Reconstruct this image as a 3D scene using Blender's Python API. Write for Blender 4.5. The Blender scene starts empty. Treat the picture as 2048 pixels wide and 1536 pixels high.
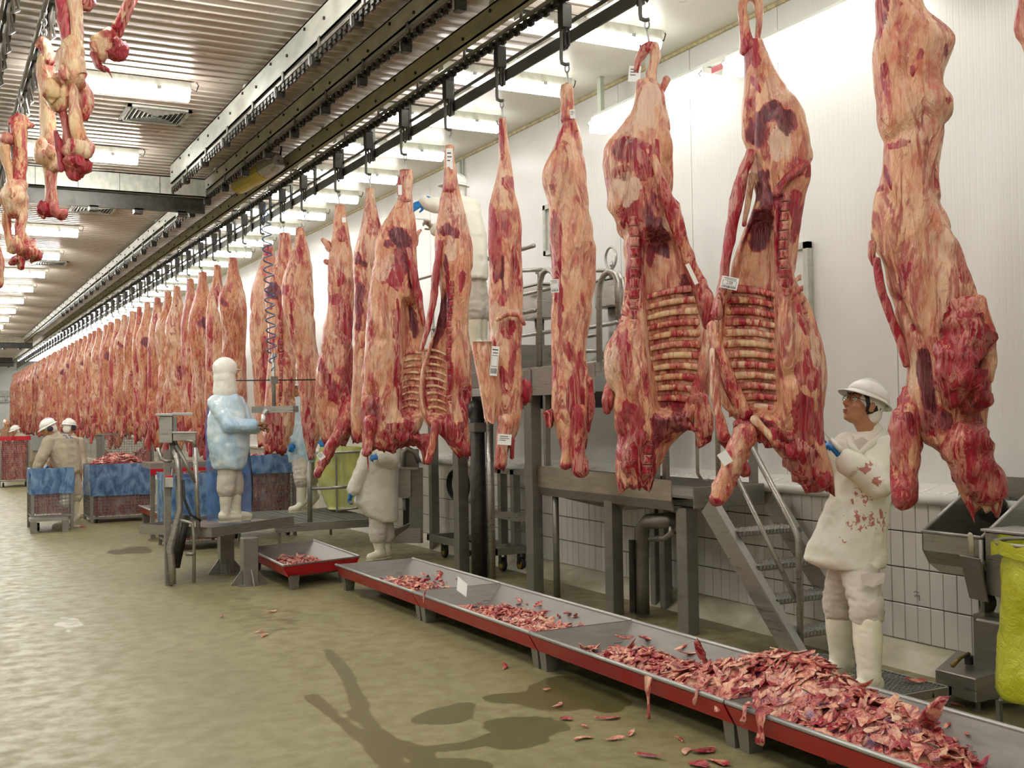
import bpy, bmesh, math, random
import numpy as np
from mathutils import Vector, Matrix

SC = bpy.context.scene
COL = SC.collection
random.seed(7)
RNG = np.random.default_rng(11)

# ------------------------------------------------------------------ camera
FPX, YAW, PITCH, ROLL, CAMH = 2247.196, 0.4803744, 0.02429654, -0.01655709, 1.7
def _rot():
    cy, sy, cp, sp = math.cos(YAW), math.sin(YAW), math.cos(PITCH), math.sin(PITCH)
    f = np.array([sy*cp, cy*cp, sp]); r = np.array([cy, -sy, 0.0]); u = np.cross(r, f)
    c, s = math.cos(ROLL), math.sin(ROLL)
    return np.array([c*r+s*u, -s*r+c*u, f])
CM = _rot()
cam = bpy.data.cameras.new('camera')
cam.sensor_width = 36.0; cam.lens = FPX/2048*36.0; cam.clip_start = 0.05; cam.clip_end = 200
camo = bpy.data.objects.new('camera', cam); COL.objects.link(camo)
M3 = Matrix((CM[0], CM[1], -CM[2])).transposed()
camo.matrix_world = Matrix.Translation((0, 0, CAMH)) @ M3.to_4x4()
SC.camera = camo

# ------------------------------------------------------------------ light and exposure
SC.view_settings.view_transform = 'Standard'; SC.view_settings.look = 'None'
SC.view_settings.gamma = 1.0; SC.view_settings.use_curve_mapping = False
SC.view_settings.exposure = 0.0
LAMP_E = 13.0                     # fluorescent diffusers
LAMP_LEFT = 60.0                 # left row and added aisle lamps, boosted for light from the left
WORLD_E = 0.62                   # faint ambient; the hall itself is closed on all sides
w = bpy.data.worlds.new('hall'); SC.world = w; w.use_nodes = True
w.node_tree.nodes['Background'].inputs[0].default_value = (1.0, 0.97, 0.92, 1)
w.node_tree.nodes['Background'].inputs[1].default_value = WORLD_E
try:
    SC.cycles.max_bounces = 7; SC.cycles.diffuse_bounces = 4; SC.cycles.glossy_bounces = 3
    SC.cycles.transparent_max_bounces = 10; SC.cycles.caustics_reflective = False; SC.cycles.caustics_refractive = False
    SC.cycles.sample_clamp_indirect = 4.0
except Exception: pass

# ------------------------------------------------------------------ survey helpers (the photograph's measured geometry)
def ray(u, v): return np.array([(u-1024)/FPX, (768-v)/FPX, 1.0]) @ CM
O3 = np.array([0, 0, CAMH])
def AX(u, v, x): d = ray(u, v); return O3 + d*(x/d[0])
def AY(u, v, y): d = ray(u, v); return O3 + d*(y/d[1])
def AZ(u, v, z): d = ray(u, v); return O3 + d*((z-CAMH)/d[2])
class Pl:
    """upright plane through (x, y) facing the hall's entrance; p() surveys a point on it, off metres nearer"""
    def __init__(s, x, y, turn=0.0):
        s.a = np.array([x, y, 0.0]); d = s.a/np.linalg.norm(s.a); s.d = d
        s.e = np.array([d[1], -d[0], 0.0]); s.n = -d
        c, t = math.cos(turn), math.sin(turn)
        s.e, s.n = c*s.e+t*s.n, c*s.n-t*s.e
    def p(s, u, v, off=0.0):
        r = ray(u, v); t = ((s.a+s.n*off) @ s.n - O3 @ s.n)/(r @ s.n)
        return O3 + r*t
    def l(s, u, v):
        q = s.p(u, v); return (q-s.a) @ s.e, q[2]
    def ppm(s, u, v): return abs(s.l(u+1, v)[0]-s.l(u, v)[0])

# ------------------------------------------------------------------ noise
_T = RNG.random((32, 32, 32))
def vnoise(p, scale=1.0):
    q = np.asarray(p, float)*scale + 100.0
    i = np.floor(q).astype(int); f = q-i; f = f*f*(3-2*f); i &= 31; j = (i+1) & 31
    x0, y0, z0 = i.T; x1, y1, z1 = j.T; a, b, c = f.T
    L = lambda A, B, t: A+(B-A)*t
    return L(L(L(_T[x0,y0,z0], _T[x1,y0,z0], a), L(_T[x0,y1,z0], _T[x1,y1,z0], a), b),
             L(L(_T[x0,y0,z1], _T[x1,y0,z1], a), L(_T[x0,y1,z1], _T[x1,y1,z1], a), b), c)
def fbm(p, scale, n=4):
    r = 0; a = 0.5
    for k in range(n): r = r+a*(vnoise(p, scale*2**k)-.5); a *= .55
    return r
def sstep(a, b, x): t = np.clip((x-a)/(b-a), 0, 1); return t*t*(3-2*t)

# ------------------------------------------------------------------ objects
def tag(o, label=None, cat=None, group=None, kind=None):
    if label: o['label'] = label
    if cat: o['category'] = cat
    if group: o['group'] = group
    if kind: o['kind'] = kind
    return o
LOC = {}
def thing(name, label, cat, loc, group=None):
    o = bpy.data.objects.new(name, None); COL.objects.link(o); o.location = tuple(loc); o.empty_display_size = .1
    LOC[o.name] = np.array(loc, float)
    return tag(o, label, cat, group)
def rootloc(o):
    while o is not None:
        if o.name in LOC: return LOC[o.name]
        o = o.parent
    return np.zeros(3)
def mk(name, V, F, mat, parent=None, smooth=False, loc=None, cols=None, bev=0.0, kind=None, mats=None, fmat=None):
    V = np.asarray(V, float).reshape(-1, 3)
    base = rootloc(parent) if parent is not None else (np.array(loc, float) if loc is not None else np.zeros(3))
    me = bpy.data.meshes.new(name); me.from_pydata((V-base).tolist(), [], [list(map(int, f)) for f in F])
    for m in (mats or [mat]): me.materials.append(m)
    if fmat is not None: me.polygons.foreach_set('material_index', np.asarray(fmat, np.int32))
    if smooth: me.polygons.foreach_set('use_smooth', np.ones(len(me.polygons), bool))
    if cols is not None:
        at = me.color_attributes.new('mk', 'FLOAT_COLOR', 'POINT')
        c = np.ones((len(V), 4), np.float32); c[:, :cols.shape[1]] = cols
        at.data.foreach_set('color', c.ravel())
    me.update()
    o = bpy.data.objects.new(name, me); COL.objects.link(o)
    if parent is not None: o.parent = parent
    else:
        o.location = tuple(base); LOC[o.name] = base
    if bev:
        b = o.modifiers.new('b', 'BEVEL'); b.width = bev; b.segments = 1; b.limit_method = 'ANGLE'; b.harden_normals = False
    if kind: o['kind'] = kind
    return o
def dup(o, loc=None, rz=None, label=None, group=None, name=None, scale=None):
    c = o.copy(); COL.objects.link(c)
    if loc is not None: c.location = tuple(loc); LOC[c.name] = np.array(loc, float)
    if rz is not None: c.rotation_euler = (0, 0, rz)
    if scale is not None: c.scale = scale if hasattr(scale, '__len__') else (scale,)*3
    if label: c['label'] = label
    if group: c['group'] = group
    def kids(a, b):
        for k in list(a.children):
            q = k.copy(); COL.objects.link(q); q.parent = b; kids(k, q)
    kids(o, c)
    return c

class MB:
    """collects shapes into one mesh"""
    def __init__(s): s.V = []; s.F = []; s.n = 0
    def add(s, V, F):
        V = np.asarray(V, float).reshape(-1, 3); s.V.append(V); s.F += [[i+s.n for i in f] for f in F]; s.n += len(V); return s
    def box(s, a, b):
        x0, y0, z0 = np.minimum(a, b); x1, y1, z1 = np.maximum(a, b)
        return s.add([(x0,y0,z0),(x1,y0,z0),(x1,y1,z0),(x0,y1,z0),(x0,y0,z1),(x1,y0,z1),(x1,y1,z1),(x0,y1,z1)],
                     [(3,2,1,0),(4,5,6,7),(0,1,5,4),(1,2,6,5),(2,3,7,6),(3,0,4,7)])
    def hexa(s, P): # 4 bottom, 4 top corners
        return s.add(P, [(3,2,1,0),(4,5,6,7),(0,1,5,4),(1,2,6,5),(2,3,7,6),(3,0,4,7)])
    def bar(s, p, q, w, h, up=(0,0,1)):
        p = np.asarray(p, float); q = np.asarray(q, float); d = q-p; d /= np.linalg.norm(d)
        u = np.asarray(up, float); r = np.cross(d, u)
        if np.linalg.norm(r) < 1e-4: r = np.cross(d, (1., 0, 0))
        r /= np.linalg.norm(r); u = np.cross(r, d); r = r*w/2; u = u*h/2
        return s.hexa([p-r-u, p+r-u, q+r-u, q-r-u, p-r+u, p+r+u, q+r+u, q-r+u])
    def tube(s, pts, rad, n=8, cap=True, closed=False, ell=1.0):
        P = [np.asarray(p, float) for p in pts]; m = len(P)
        R = [rad]*m if np.isscalar(rad) else list(rad)
        T = []
        for i in range(m):
            if closed: t = P[(i+1) % m]-P[i-1]
            else: t = P[min(i+1, m-1)]-P[max(i-1, 0)]
            T.append(t/(np.linalg.norm(t)+1e-9))
        a = np.array([0, 0, 1.]) if abs(T[0][2]) < .9 else np.array([1., 0, 0])
        r = np.cross(T[0], a); r /= np.linalg.norm(r)
        V = []
        for i in range(m):
            r = r-T[i]*(r @ T[i]); r /= np.linalg.norm(r)+1e-9; b = np.cross(T[i], r)
            for k in range(n):
                an = 2*math.pi*k/n; V.append(P[i]+R[i]*(math.cos(an)*r+ell*math.sin(an)*b))
        F = []
        for i in range(m if closed else m-1):
            j = (i+1) % m
            for k in range(n):
                l = (k+1) % n; F.append((i*n+k, i*n+l, j*n+l, j*n+k))
        if cap and not closed: F += [tuple(range(n-1, -1, -1)), tuple(range((m-1)*n, m*n))]
        return s.add(V, F)
    def cyl(s, p, q, r, n=12): return s.tube([p, q], r, n)
    def ell(s, c, r, n=10, m=7, R=None):
        V = []; c = np.asarray(c, float); r = np.ones(3)*r
        for i in range(m+1):
            th = math.pi*i/m
            for k in range(n):
                a = 2*math.pi*k/n; V.append(np.array([math.sin(th)*math.cos(a), math.sin(th)*math.sin(a), math.cos(th)])*r)
        V = np.array(V)
        if R is not None: V = V @ np.asarray(R).T
        F = [(i*n+k, (i+1)*n+k, (i+1)*n+(k+1) % n, i*n+(k+1) % n) for i in range(m) for k in range(n)]
        return s.add(V+c, F)
    def loft(s, rings, n=16, cap=True):
        """rings: (centre, rx vector, ry vector)"""
        V = []; F = []; m = len(rings)
        for c, a, b in rings:
            for k in range(n):
                t = 2*math.pi*k/n; V.append(np.asarray(c)+math.cos(t)*np.asarray(a)+math.sin(t)*np.asarray(b))
        for i in range(m-1):
            for k in range(n): l = (k+1) % n; F.append((i*n+k, i*n+l, (i+1)*n+l, (i+1)*n+k))
        if cap: F += [tuple(range(n-1, -1, -1)), tuple(range((m-1)*n, m*n))]
        return s.add(V, F)
    def sheet(s, P, thick, nrm):
        """a polygon given thickness along nrm"""
        P = [np.asarray(p, float) for p in P]; n = len(P); d = np.asarray(nrm, float)*thick
        return s.add(P+[p+d for p in P], [tuple(range(n-1, -1, -1)), tuple(range(n, 2*n))]+[(i, (i+1) % n, n+(i+1) % n, n+i) for i in range(n)])
    def build(s, name, mat, parent=None, **k):
        return mk(name, np.concatenate(s.V), s.F, mat, parent, **k)

# ------------------------------------------------------------------ materials
def lin(h):
    h = h.lstrip('#'); c = [int(h[i:i+2], 16)/255 for i in (0, 2, 4)]
    return tuple(x/12.92 if x <= .04045 else ((x+.055)/1.055)**2.4 for x in c)+(1,)
class NT:
    def __init__(s, name):
        s.m = bpy.data.materials.new(name); s.m.use_nodes = True; s.t = s.m.node_tree; s.N = s.t.nodes
        s.b = s.N['Principled BSDF']; s.out = s.N['Material Output']
        s.tc = None
    def n(s, typ, **k):
        o = s.N.new(typ)
        for a, v in k.items():
            if a.startswith('i_'):
                key = a[2:]; key = int(key) if key.isdigit() else key.replace('_', ' ')
                s.set(o.inputs[key], v)
            else: setattr(o, a, v)
        return o
    def set(s, sock, v):
        if hasattr(v, 'is_output'): s.t.links.new(v, sock)
        elif hasattr(v, 'outputs'): s.t.links.new(v.outputs[0], sock)
        else: sock.default_value = v
    def coord(s, sc=(1, 1, 1), kind='Object'):
        if s.tc is None: s.tc = s.n('ShaderNodeTexCoord')
        mp = s.n('ShaderNodeMapping'); s.t.links.new(s.tc.outputs[kind], mp.inputs[0]); mp.inputs['Scale'].default_value = sc
        return mp.outputs[0]
    def noise(s, scale, detail=4, sc=(1, 1, 1), dist=0.0, rough=.55, kind='Object'):
        o = s.n('ShaderNodeTexNoise', i_Scale=scale, i_Detail=detail, i_Roughness=rough, i_Distortion=dist)
        s.t.links.new(s.coord(sc, kind), o.inputs['Vector']); return o.outputs['Fac']
    def ramp(s, fac, stops, mode='LINEAR'):
        o = s.n('ShaderNodeValToRGB'); o.color_ramp.interpolation = mode; e = o.color_ramp.elements
        while len(e) < len(stops): e.new(.5)
        for q, (p, c) in zip(e, stops):
            q.position = p; q.color = c if hasattr(c, '__len__') else (c, c, c, 1)
        s.set(o.inputs[0], fac); return o.outputs[0]
    def mix(s, f, a, b, mode='MIX'):
        o = s.n('ShaderNodeMix', data_type='RGBA', blend_type=mode)
        s.set(o.inputs[0], f); s.set(o.inputs[6], a); s.set(o.inputs[7], b); return o.outputs[2]
    def math(s, op, a, b=None, c=None):
        o = s.n('ShaderNodeMath', operation=op); s.set(o.inputs[0], a)
        if b is not None: s.set(o.inputs[1], b)
        if c is not None: s.set(o.inputs[2], c)
        return o.outputs[0]
    def mr(s, v, a, b, c=0, d=1):
        o = s.n('ShaderNodeMapRange', interpolation_type='SMOOTHSTEP'); s.set(o.inputs[0], v)
        for i, x in enumerate((a, b, c, d)): s.set(o.inputs[1+i], x)
        return o.outputs[0]
    def bump(s, h, strength=.3, dist=.01):
        o = s.n('ShaderNodeBump', i_Strength=strength, i_Distance=dist); s.set(o.inputs['Height'], h)
        s.t.links.new(o.outputs[0], s.b.inputs['Normal']); return o
    def p(s, **k):
        for a, v in k.items(): s.set(s.b.inputs[a.replace('_', ' ')], v)
        return s
def simple(name, col, rough=.5, metal=0.0, var=.12, scale=8, sc=(1, 1, 1), bump=0.0, coat=0.0, rvar=.1):
    t = NT(name); c = lin(col) if isinstance(col, str) else col
    f = t.noise(scale, 5, sc)
    lo = tuple(x*(1-var) for x in c[:3])+(1,); hi = tuple(min(1, x*(1+var)) for x in c[:3])+(1,)
    t.p(Base_Color=t.ramp(f, [(.3, lo), (.7, hi)]), Metallic=metal, Roughness=t.mr(f, .2, .8, rough-rvar, rough+rvar))
    if coat: t.p(Coat_Weight=coat, Coat_Roughness=.1)
    if bump: t.bump(f, bump, .01)
    return t.m
# ------------------------------------------------------------------ material set
M = {}
M['steel'] = simple('brushed steel', '#a5a29a', .34, .8, .12, 5, (1, 1, 14), .05)
M['steel_dull'] = simple('dull steel', '#8b8880', .42, .66, .14, 6, (1, 1, 3), .06)
M['steel_bright'] = simple('bright steel', '#b0afaa', .42, .6, .06, 6)
M['dark'] = simple('oily dark iron', '#3b3934', .42, .55, .35, 14, bump=.2)
M['black'] = simple('black rubber', '#161616', .5, 0, .2, 9)
M['galv'] = simple('grimy galvanised', '#b4b5a9', .5, .15, .22, 5, (3, .6, 2), .05)
M['galv_dark'] = simple('dull grey rail', '#d2d2c6', .5, .0, .22, 5, (3, .6, 2), .05)
M['tray'] = simple('stained tray steel', '#85807a', .45, .35, .16, 6, (1, 1, 6), .05)
M['olive'] = simple('grimy olive paint', '#b2af96', .5, .0, .25, 5, (3, .6, 2), .05)
M['guide'] = simple('grey guide bar', '#62615a', .45, .55, .15, 6)
M['red'] = simple('red painted steel', '#bb0a22', .4, 0, .12, 6, coat=.2)
M['white_paint'] = simple('white paint', '#dcdcd4', .4, 0, .04, 4)
M['plastic_white'] = simple('white plastic', '#ecebe3', .32, 0, .03, 5, coat=.2)
M['print'] = simple('black print', '#30302f', .6, 0, .05)
M['paper'] = simple('white label', '#efefea', .5, 0, .03)
M['yellow'] = simple('yellow paint', '#b9a81c', .4, 0, .15, 8)
M['grout'] = simple('dark grout', '#5b5850', .8, 0, .2, 12)
M['boot'] = simple('cream rubber boot', '#e4dfc8', .42, 0, .06, 6)
M['orange'] = simple('yellow wheel', '#a98b16', .5, 0, .1)

t = NT('wet concrete floor'); at = t.n('ShaderNodeVertexColor', layer_name='mk'); sp = t.n('ShaderNodeSeparateColor')
t.set(sp.inputs[0], at.outputs[0])
n1 = t.noise(.55, 6, (1, .7, 1), .4); n2 = t.noise(7, 5); n3 = t.noise(60, 3)
c = t.ramp(n1, [(.3, lin('#7c7553')), (.5, lin('#89835c')), (.7, lin('#948d69'))])
c = t.mix(t.mr(n2, .35, .75), c, lin('#766f4b'))
c = t.mix(t.math('MULTIPLY', t.mr(n3, .62, .75), .35), c, lin('#5c573f'))
n4 = t.noise(18, 5)
wet = t.mr(t.math('ADD', sp.outputs[0], t.math('ADD', t.math('MULTIPLY', t.math('SUBTRACT', n2, .5), .6), t.math('MULTIPLY', t.math('SUBTRACT', n4, .5), .5))), .38, .64)
c = t.mix(t.math('MULTIPLY', wet, .75), c, lin('#524d29'))
dirt = t.mr(t.math('ADD', sp.outputs[1], t.math('MULTIPLY', t.math('SUBTRACT', n2, .5), 1.2)), .4, .7)
c = t.mix(t.math('MULTIPLY', dirt, .7), c, lin('#c9c6b4'))
t.p(Base_Color=c, Roughness=t.mix(wet, t.mr(n2, .3, .7, .42, .6), (.3,)*3+(1,)))
t.bump(n3, .05, .004); M['floor'] = t.m

def striped(name, col, axis, period, strength, rough):
    t = NT(name); cc = t.coord(); s = t.n('ShaderNodeSeparateXYZ'); t.set(s.inputs[0], cc)
    h = t.math('PINGPONG', s.outputs[axis], period/2)
    h = t.mr(h, 0, period*.16)
    f = t.noise(1.2, 4); c = lin(col)
    t.p(Base_Color=t.ramp(f, [(.3, tuple(x*.95 for x in c[:3])+(1,)), (.7, c)]), Roughness=rough)
    t.bump(h, strength, .004); return t.m
M['wall'] = striped('white ribbed wall panel', '#dfdfd9', 1, .05, .22, .34)
t = NT('taupe coated ceiling sheet'); f = t.noise(.5, 5, (1, 1, 1), .6)
t.p(Base_Color=t.ramp(f, [(.35, lin('#b3a699')), (.6, lin('#c6bdb1'))]), Roughness=t.mr(t.noise(2, 3), .3, .7, .27, .40), Metallic=.15); M['ceiling'] = t.m
M['ceiling_flat'] = simple('cream ceiling border', '#d9d6c8', .35, 0, .05, 2)
M['tile'] = simple('white glazed tile', '#d0cdc4', .22, 0, .05, 3)
t = NT('stained concrete kerb'); f = t.noise(3, 6, (1, .6, 1), .5)
t.p(Base_Color=t.ramp(f, [(.3, lin('#8b8669')), (.5, lin('#b3ad94')), (.7, lin('#c9c4b0'))]), Roughness=.45); t.bump(f, .2, .02); M['kerb'] = t.m
t = NT('lit fluorescent diffuser'); t.p(Base_Color=(.9, .9, .9, 1), Emission_Color=(1, .985, .95, 1), Emission_Strength=LAMP_E, Roughness=.3); M['lamp'] = t.m
t = NT('lit left row diffuser'); t.p(Base_Color=(.9, .9, .9, 1), Emission_Color=(1, .985, .95, 1), Emission_Strength=LAMP_LEFT, Roughness=.3); M['lamp_left'] = t.m
t = NT('lit wall lamp diffuser'); t.p(Base_Color=(.9, .9, .9, 1), Emission_Color=(1, .985, .95, 1), Emission_Strength=LAMP_E*.4, Roughness=.3); M['lamp_wall'] = t.m

def meat_mat(name, fatA, fatB, blush, red, red2, seed, bias=0.0, bump=.35, wet=.16, dkc='#4c1420', dkc2='#7c3a40'):
    t = NT(name); at = t.n('ShaderNodeVertexColor', layer_name='mk'); sp = t.n('ShaderNodeSeparateColor'); t.set(sp.inputs[0], at.outputs[0])
    R, G, B = sp.outputs[0], sp.outputs[1], sp.outputs[2]
    info = t.n('ShaderNodeObjectInfo'); tc = t.n('ShaderNodeTexCoord')
    off = t.n('ShaderNodeVectorMath', operation='ADD'); t.set(off.inputs[0], tc.outputs['Object'])
    sc = t.n('ShaderNodeVectorMath', operation='SCALE'); sc.inputs[0].default_value = (13.1, 7.7, 5.3); t.set(sc.inputs['Scale'], info.outputs['Random']); t.set(off.inputs[1], sc.outputs[0])
    def nz(scale, det, s, dist=0):
        mp = t.n('ShaderNodeMapping'); t.set(mp.inputs[0], off.outputs[0]); mp.inputs['Scale'].default_value = s; mp.inputs['Location'].default_value = (seed, seed*.7, 0)
        o = t.n('ShaderNodeTexNoise', i_Scale=scale, i_Detail=det, i_Distortion=dist, i_Roughness=.6); t.set(o.inputs['Vector'], mp.outputs[0]); return o.outputs['Fac']
    a = nz(6, 6, (1, 1, .4), .9); b = nz(21, 5, (1, 1, .28), .8); e = nz(3.0, 4, (1, 1, .6), .4); f = nz(70, 3, (1, 1, .45), .3)
    v1 = nz(8, 5, (1, 1, .22), 1.6); v2 = nz(15, 4, (1, 1, .2), 1.2)
    rid = lambda v, lo, hi: t.mr(t.math('SUBTRACT', 1.0, t.math('ABSOLUTE', t.math('MULTIPLY_ADD', v, 2.0, -1.0))), lo, hi)
    r1 = rid(v1, .84, .98); r2 = rid(v2, .82, .97)
    fat = t.ramp(e, [(.30, lin(fatA)), (.48, lin(fatB)), (.68, lin('#e9cdb0'))])
    fat = t.mix(t.math('MULTIPLY', t.mr(b, .44, .70), .75), fat, lin(blush))
    fat = t.mix(t.math('MULTIPLY', t.mr(f, .48, .72), .45), fat, lin('#ecd0b2'))
    fat = t.mix(t.math('MULTIPLY', r1, t.mr(a, .42, .6, .15, .8)), fat, lin(red))
    meat = t.ramp(b, [(.28, lin(red2)), (.46, lin(red)), (.62, lin('#a82838')), (.76, lin('#c05858'))])
    meat = t.mix(t.math('MULTIPLY', r2, t.mr(e, .4, .6, .15, .75)), meat, lin('#d9a08c'))
    msk = t.math('ADD', R, t.math('ADD', t.math('MULTIPLY', t.math('SUBTRACT', a, .5), 1.25), t.math('ADD', t.math('MULTIPLY', t.math('SUBTRACT', b, .5), 1.0), t.math('MULTIPLY', t.math('SUBTRACT', f, .5), .6))))
    msk = t.math('ADD', msk, bias)
    c = t.mix(t.math('MULTIPLY', t.mr(msk, .28, .46), .55), fat, lin('#c85f52'))
    c = t.mix(t.mr(msk, .42, .54), c, meat)
    pale = t.mr(t.math('ADD', B, t.math('ADD', t.math('MULTIPLY', t.math('SUBTRACT', b, .5), 1.1), t.math('MULTIPLY', t.math('SUBTRACT', f, .5), .5))), .42, .66)
    c = t.mix(t.math('MULTIPLY', pale, .85), c, lin('#e4c2aa'))
    dk = t.mr(t.math('ADD', G, t.math('ADD', t.math('MULTIPLY', t.math('SUBTRACT', a, .5), .8), t.math('MULTIPLY', t.math('SUBTRACT', b, .5), .5))), .38, .70)
    c = t.mix(t.math('MULTIPLY', dk, .9), c, t.mix(r2, lin(dkc), lin(dkc2)))
    t.p(Base_Color=c, Roughness=t.mr(a, .3, .7, .26, .5), Coat_Weight=wet, Coat_Roughness=.22, Specular_IOR_Level=.35)
    t.bump(t.math('ADD', t.math('ADD', a, t.math('MULTIPLY', r1, -.35)), t.math('ADD', t.math('MULTIPLY', b, .9), t.math('ADD', t.math('MULTIPLY', f, .4), t.math('MULTIPLY', r2, .3)))), bump, .03)
    return t.m
M['meat'] = meat_mat('beef fat and muscle', '#cd8962', '#e0aa84', '#c45a48', '#98102a', '#500a1a', 0.0, -.10, .55)
M['meat_far'] = meat_mat('beef fat, older', '#b5714c', '#cb8c62', '#a84430', '#921a28', '#54101a', 4.0, .0, .5)
M['raw'] = meat_mat('fresh cut muscle', '#cc7860', '#da9880', '#b83440', '#9c0c24', '#540816', 2.0, -.06, .6)
M['bone'] = meat_mat('bone and gristle', '#d8ac78', '#e8cc9c', '#cc6a4a', '#a61c30', '#6a101c', 3.0, -.06, .4)
M['scrap'] = meat_mat('trimmed fat and skin', '#df8a6a', '#eeb898', '#c04a48', '#941228', '#4c1838', 5.0, 0.04, .25, .2, '#4a2a48', '#8a7a96')

# ------------------------------------------------------------------ room shell
ZC, XW, XT, YE, XL, YB = 4.9, 5.95, 5.75, 66.0, -6.0, -4.0
# floor with wet tracks and puddles measured on the slab
def floor():
    xs = np.concatenate([np.arange(XL, -.5, .5), np.arange(-.5, 6.05, .06)]); ys = np.concatenate([np.arange(YB, 1.5, .5), np.arange(1.5, 12, .06), np.arange(12, YE+.6, .6)])
    X, Y = np.meshgrid(xs, ys); P = np.stack([X.ravel(), Y.ravel(), 0*X.ravel()], 1); nx, ny = len(xs), len(ys)
    wet = np.zeros(len(P)); dirt = np.zeros(len(P))
    def track(px, wd):
        q = np.array([AZ(u, v, 0)[:2] for u, v in px])
        d = np.full(len(P), 9.)
        for a, b in zip(q[:-1], q[1:]):
            t = np.clip(((P[:, :2]-a) @ (b-a))/((b-a) @ (b-a)), 0, 1); d = np.minimum(d, np.linalg.norm(P[:, :2]-a-t[:, None]*(b-a), axis=1))
        wet[:] = np.maximum(wet, 1-sstep(wd*.1, wd*1.3, d+fbm(P, 3, 2)*.06))
    track([(655, 1300), (690, 1340), (715, 1400), (745, 1470), (790, 1536), (800, 1560)], .07)
    track([(620, 1392), (680, 1440), (740, 1490), (790, 1540)], .08)
    track([(712, 1425), (770, 1480), (840, 1500), (940, 1490), (1010, 1465), (1080, 1440)], .09)
    track([(800, 1500), (880, 1530), (980, 1545)], .1)
    for u, v, rx, ry in ((890, 1430, 60, 18), (925, 1412, 30, 8), (1130, 1390, 110, 38), (1060, 1452, 90, 22), (1210, 1400, 50, 28), (1030, 1480, 70, 20), (1020, 1395, 60, 12),
                         (860, 1545, 120, 25), (1440, 1240, 60, 22), (1380, 1220, 50, 16), (1290, 1180, 40, 12), (1150, 1210, 50, 12), (1330, 1395, 40, 20), (250, 1105, 35, 7), (320, 1082, 40, 5), (740, 1190, 20, 6)):
        c = AZ(u, v, 0); a = abs(AZ(u+rx, v, 0)-AZ(u-rx, v, 0))/2; b = AZ(u, v-ry, 0)-AZ(u, v+ry, 0)
        e = AZ(u+rx, v, 0)-c; e /= np.linalg.norm(e); f = b/np.linalg.norm(b); rr = P-c
        r = np.hypot((rr @ e)/np.linalg.norm(AZ(u+rx, v, 0)-c), (rr @ f)/(np.linalg.norm(b)/2)); r += fbm(P*[1, 1, 0], 2.2)*.9
        wet[:] = np.maximum(wet, 1-sstep(.6, 1.3, r))
    dirt[:] = sstep(.12, .30, fbm(P*[2.2, .5, 0], .9)) * sstep(2.2, 1.0, P[:, 0])*.8
    wet[:] = np.maximum(wet, .45*sstep(.02, .2, fbm(P*[1, .6, 0], .8)))
    F = [(j*nx+i, j*nx+i+1, (j+1)*nx+i+1, (j+1)*nx+i) for j in range(ny-1) for i in range(nx-1)]
    mk('floor', P, F, M['floor'], loc=(0, 0, 0), cols=np.stack([wet, dirt, 0*wet], 1), kind='structure')
floor()
def ceiling():
    pr = []; y = YB; s = .17
    while y < YE: pr += [(y, ZC), (y+s-.030, ZC), (y+s-.024, ZC-.012), (y+s-.006, ZC-.012)]; y += s
    V = []; F = []
    for y, z in pr: V += [(XL, y, z), (4.75, y, z)]
    for i in range(len(pr)-1): F.append((2*i, 2*i+1, 2*i+3, 2*i+2))
    o = mk('ceiling', V, F, M['ceiling'], loc=(0, 0, 0), kind='structure')
    b = MB(); b.box((4.75, YB, ZC-.02), (XW+.1, YE, ZC+.05)); b.build('ceiling_border', M['ceiling_flat'], o)
    b = MB(); b.tube([(XW-.012, YB, ZC-.03), (XW-.012, YE, ZC-.03)], .022, 6); b.build('sealant_bead', simple('mould-flecked sealant', '#b9ae86', .6, 0, .35, 20), o)
ceiling()
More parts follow.
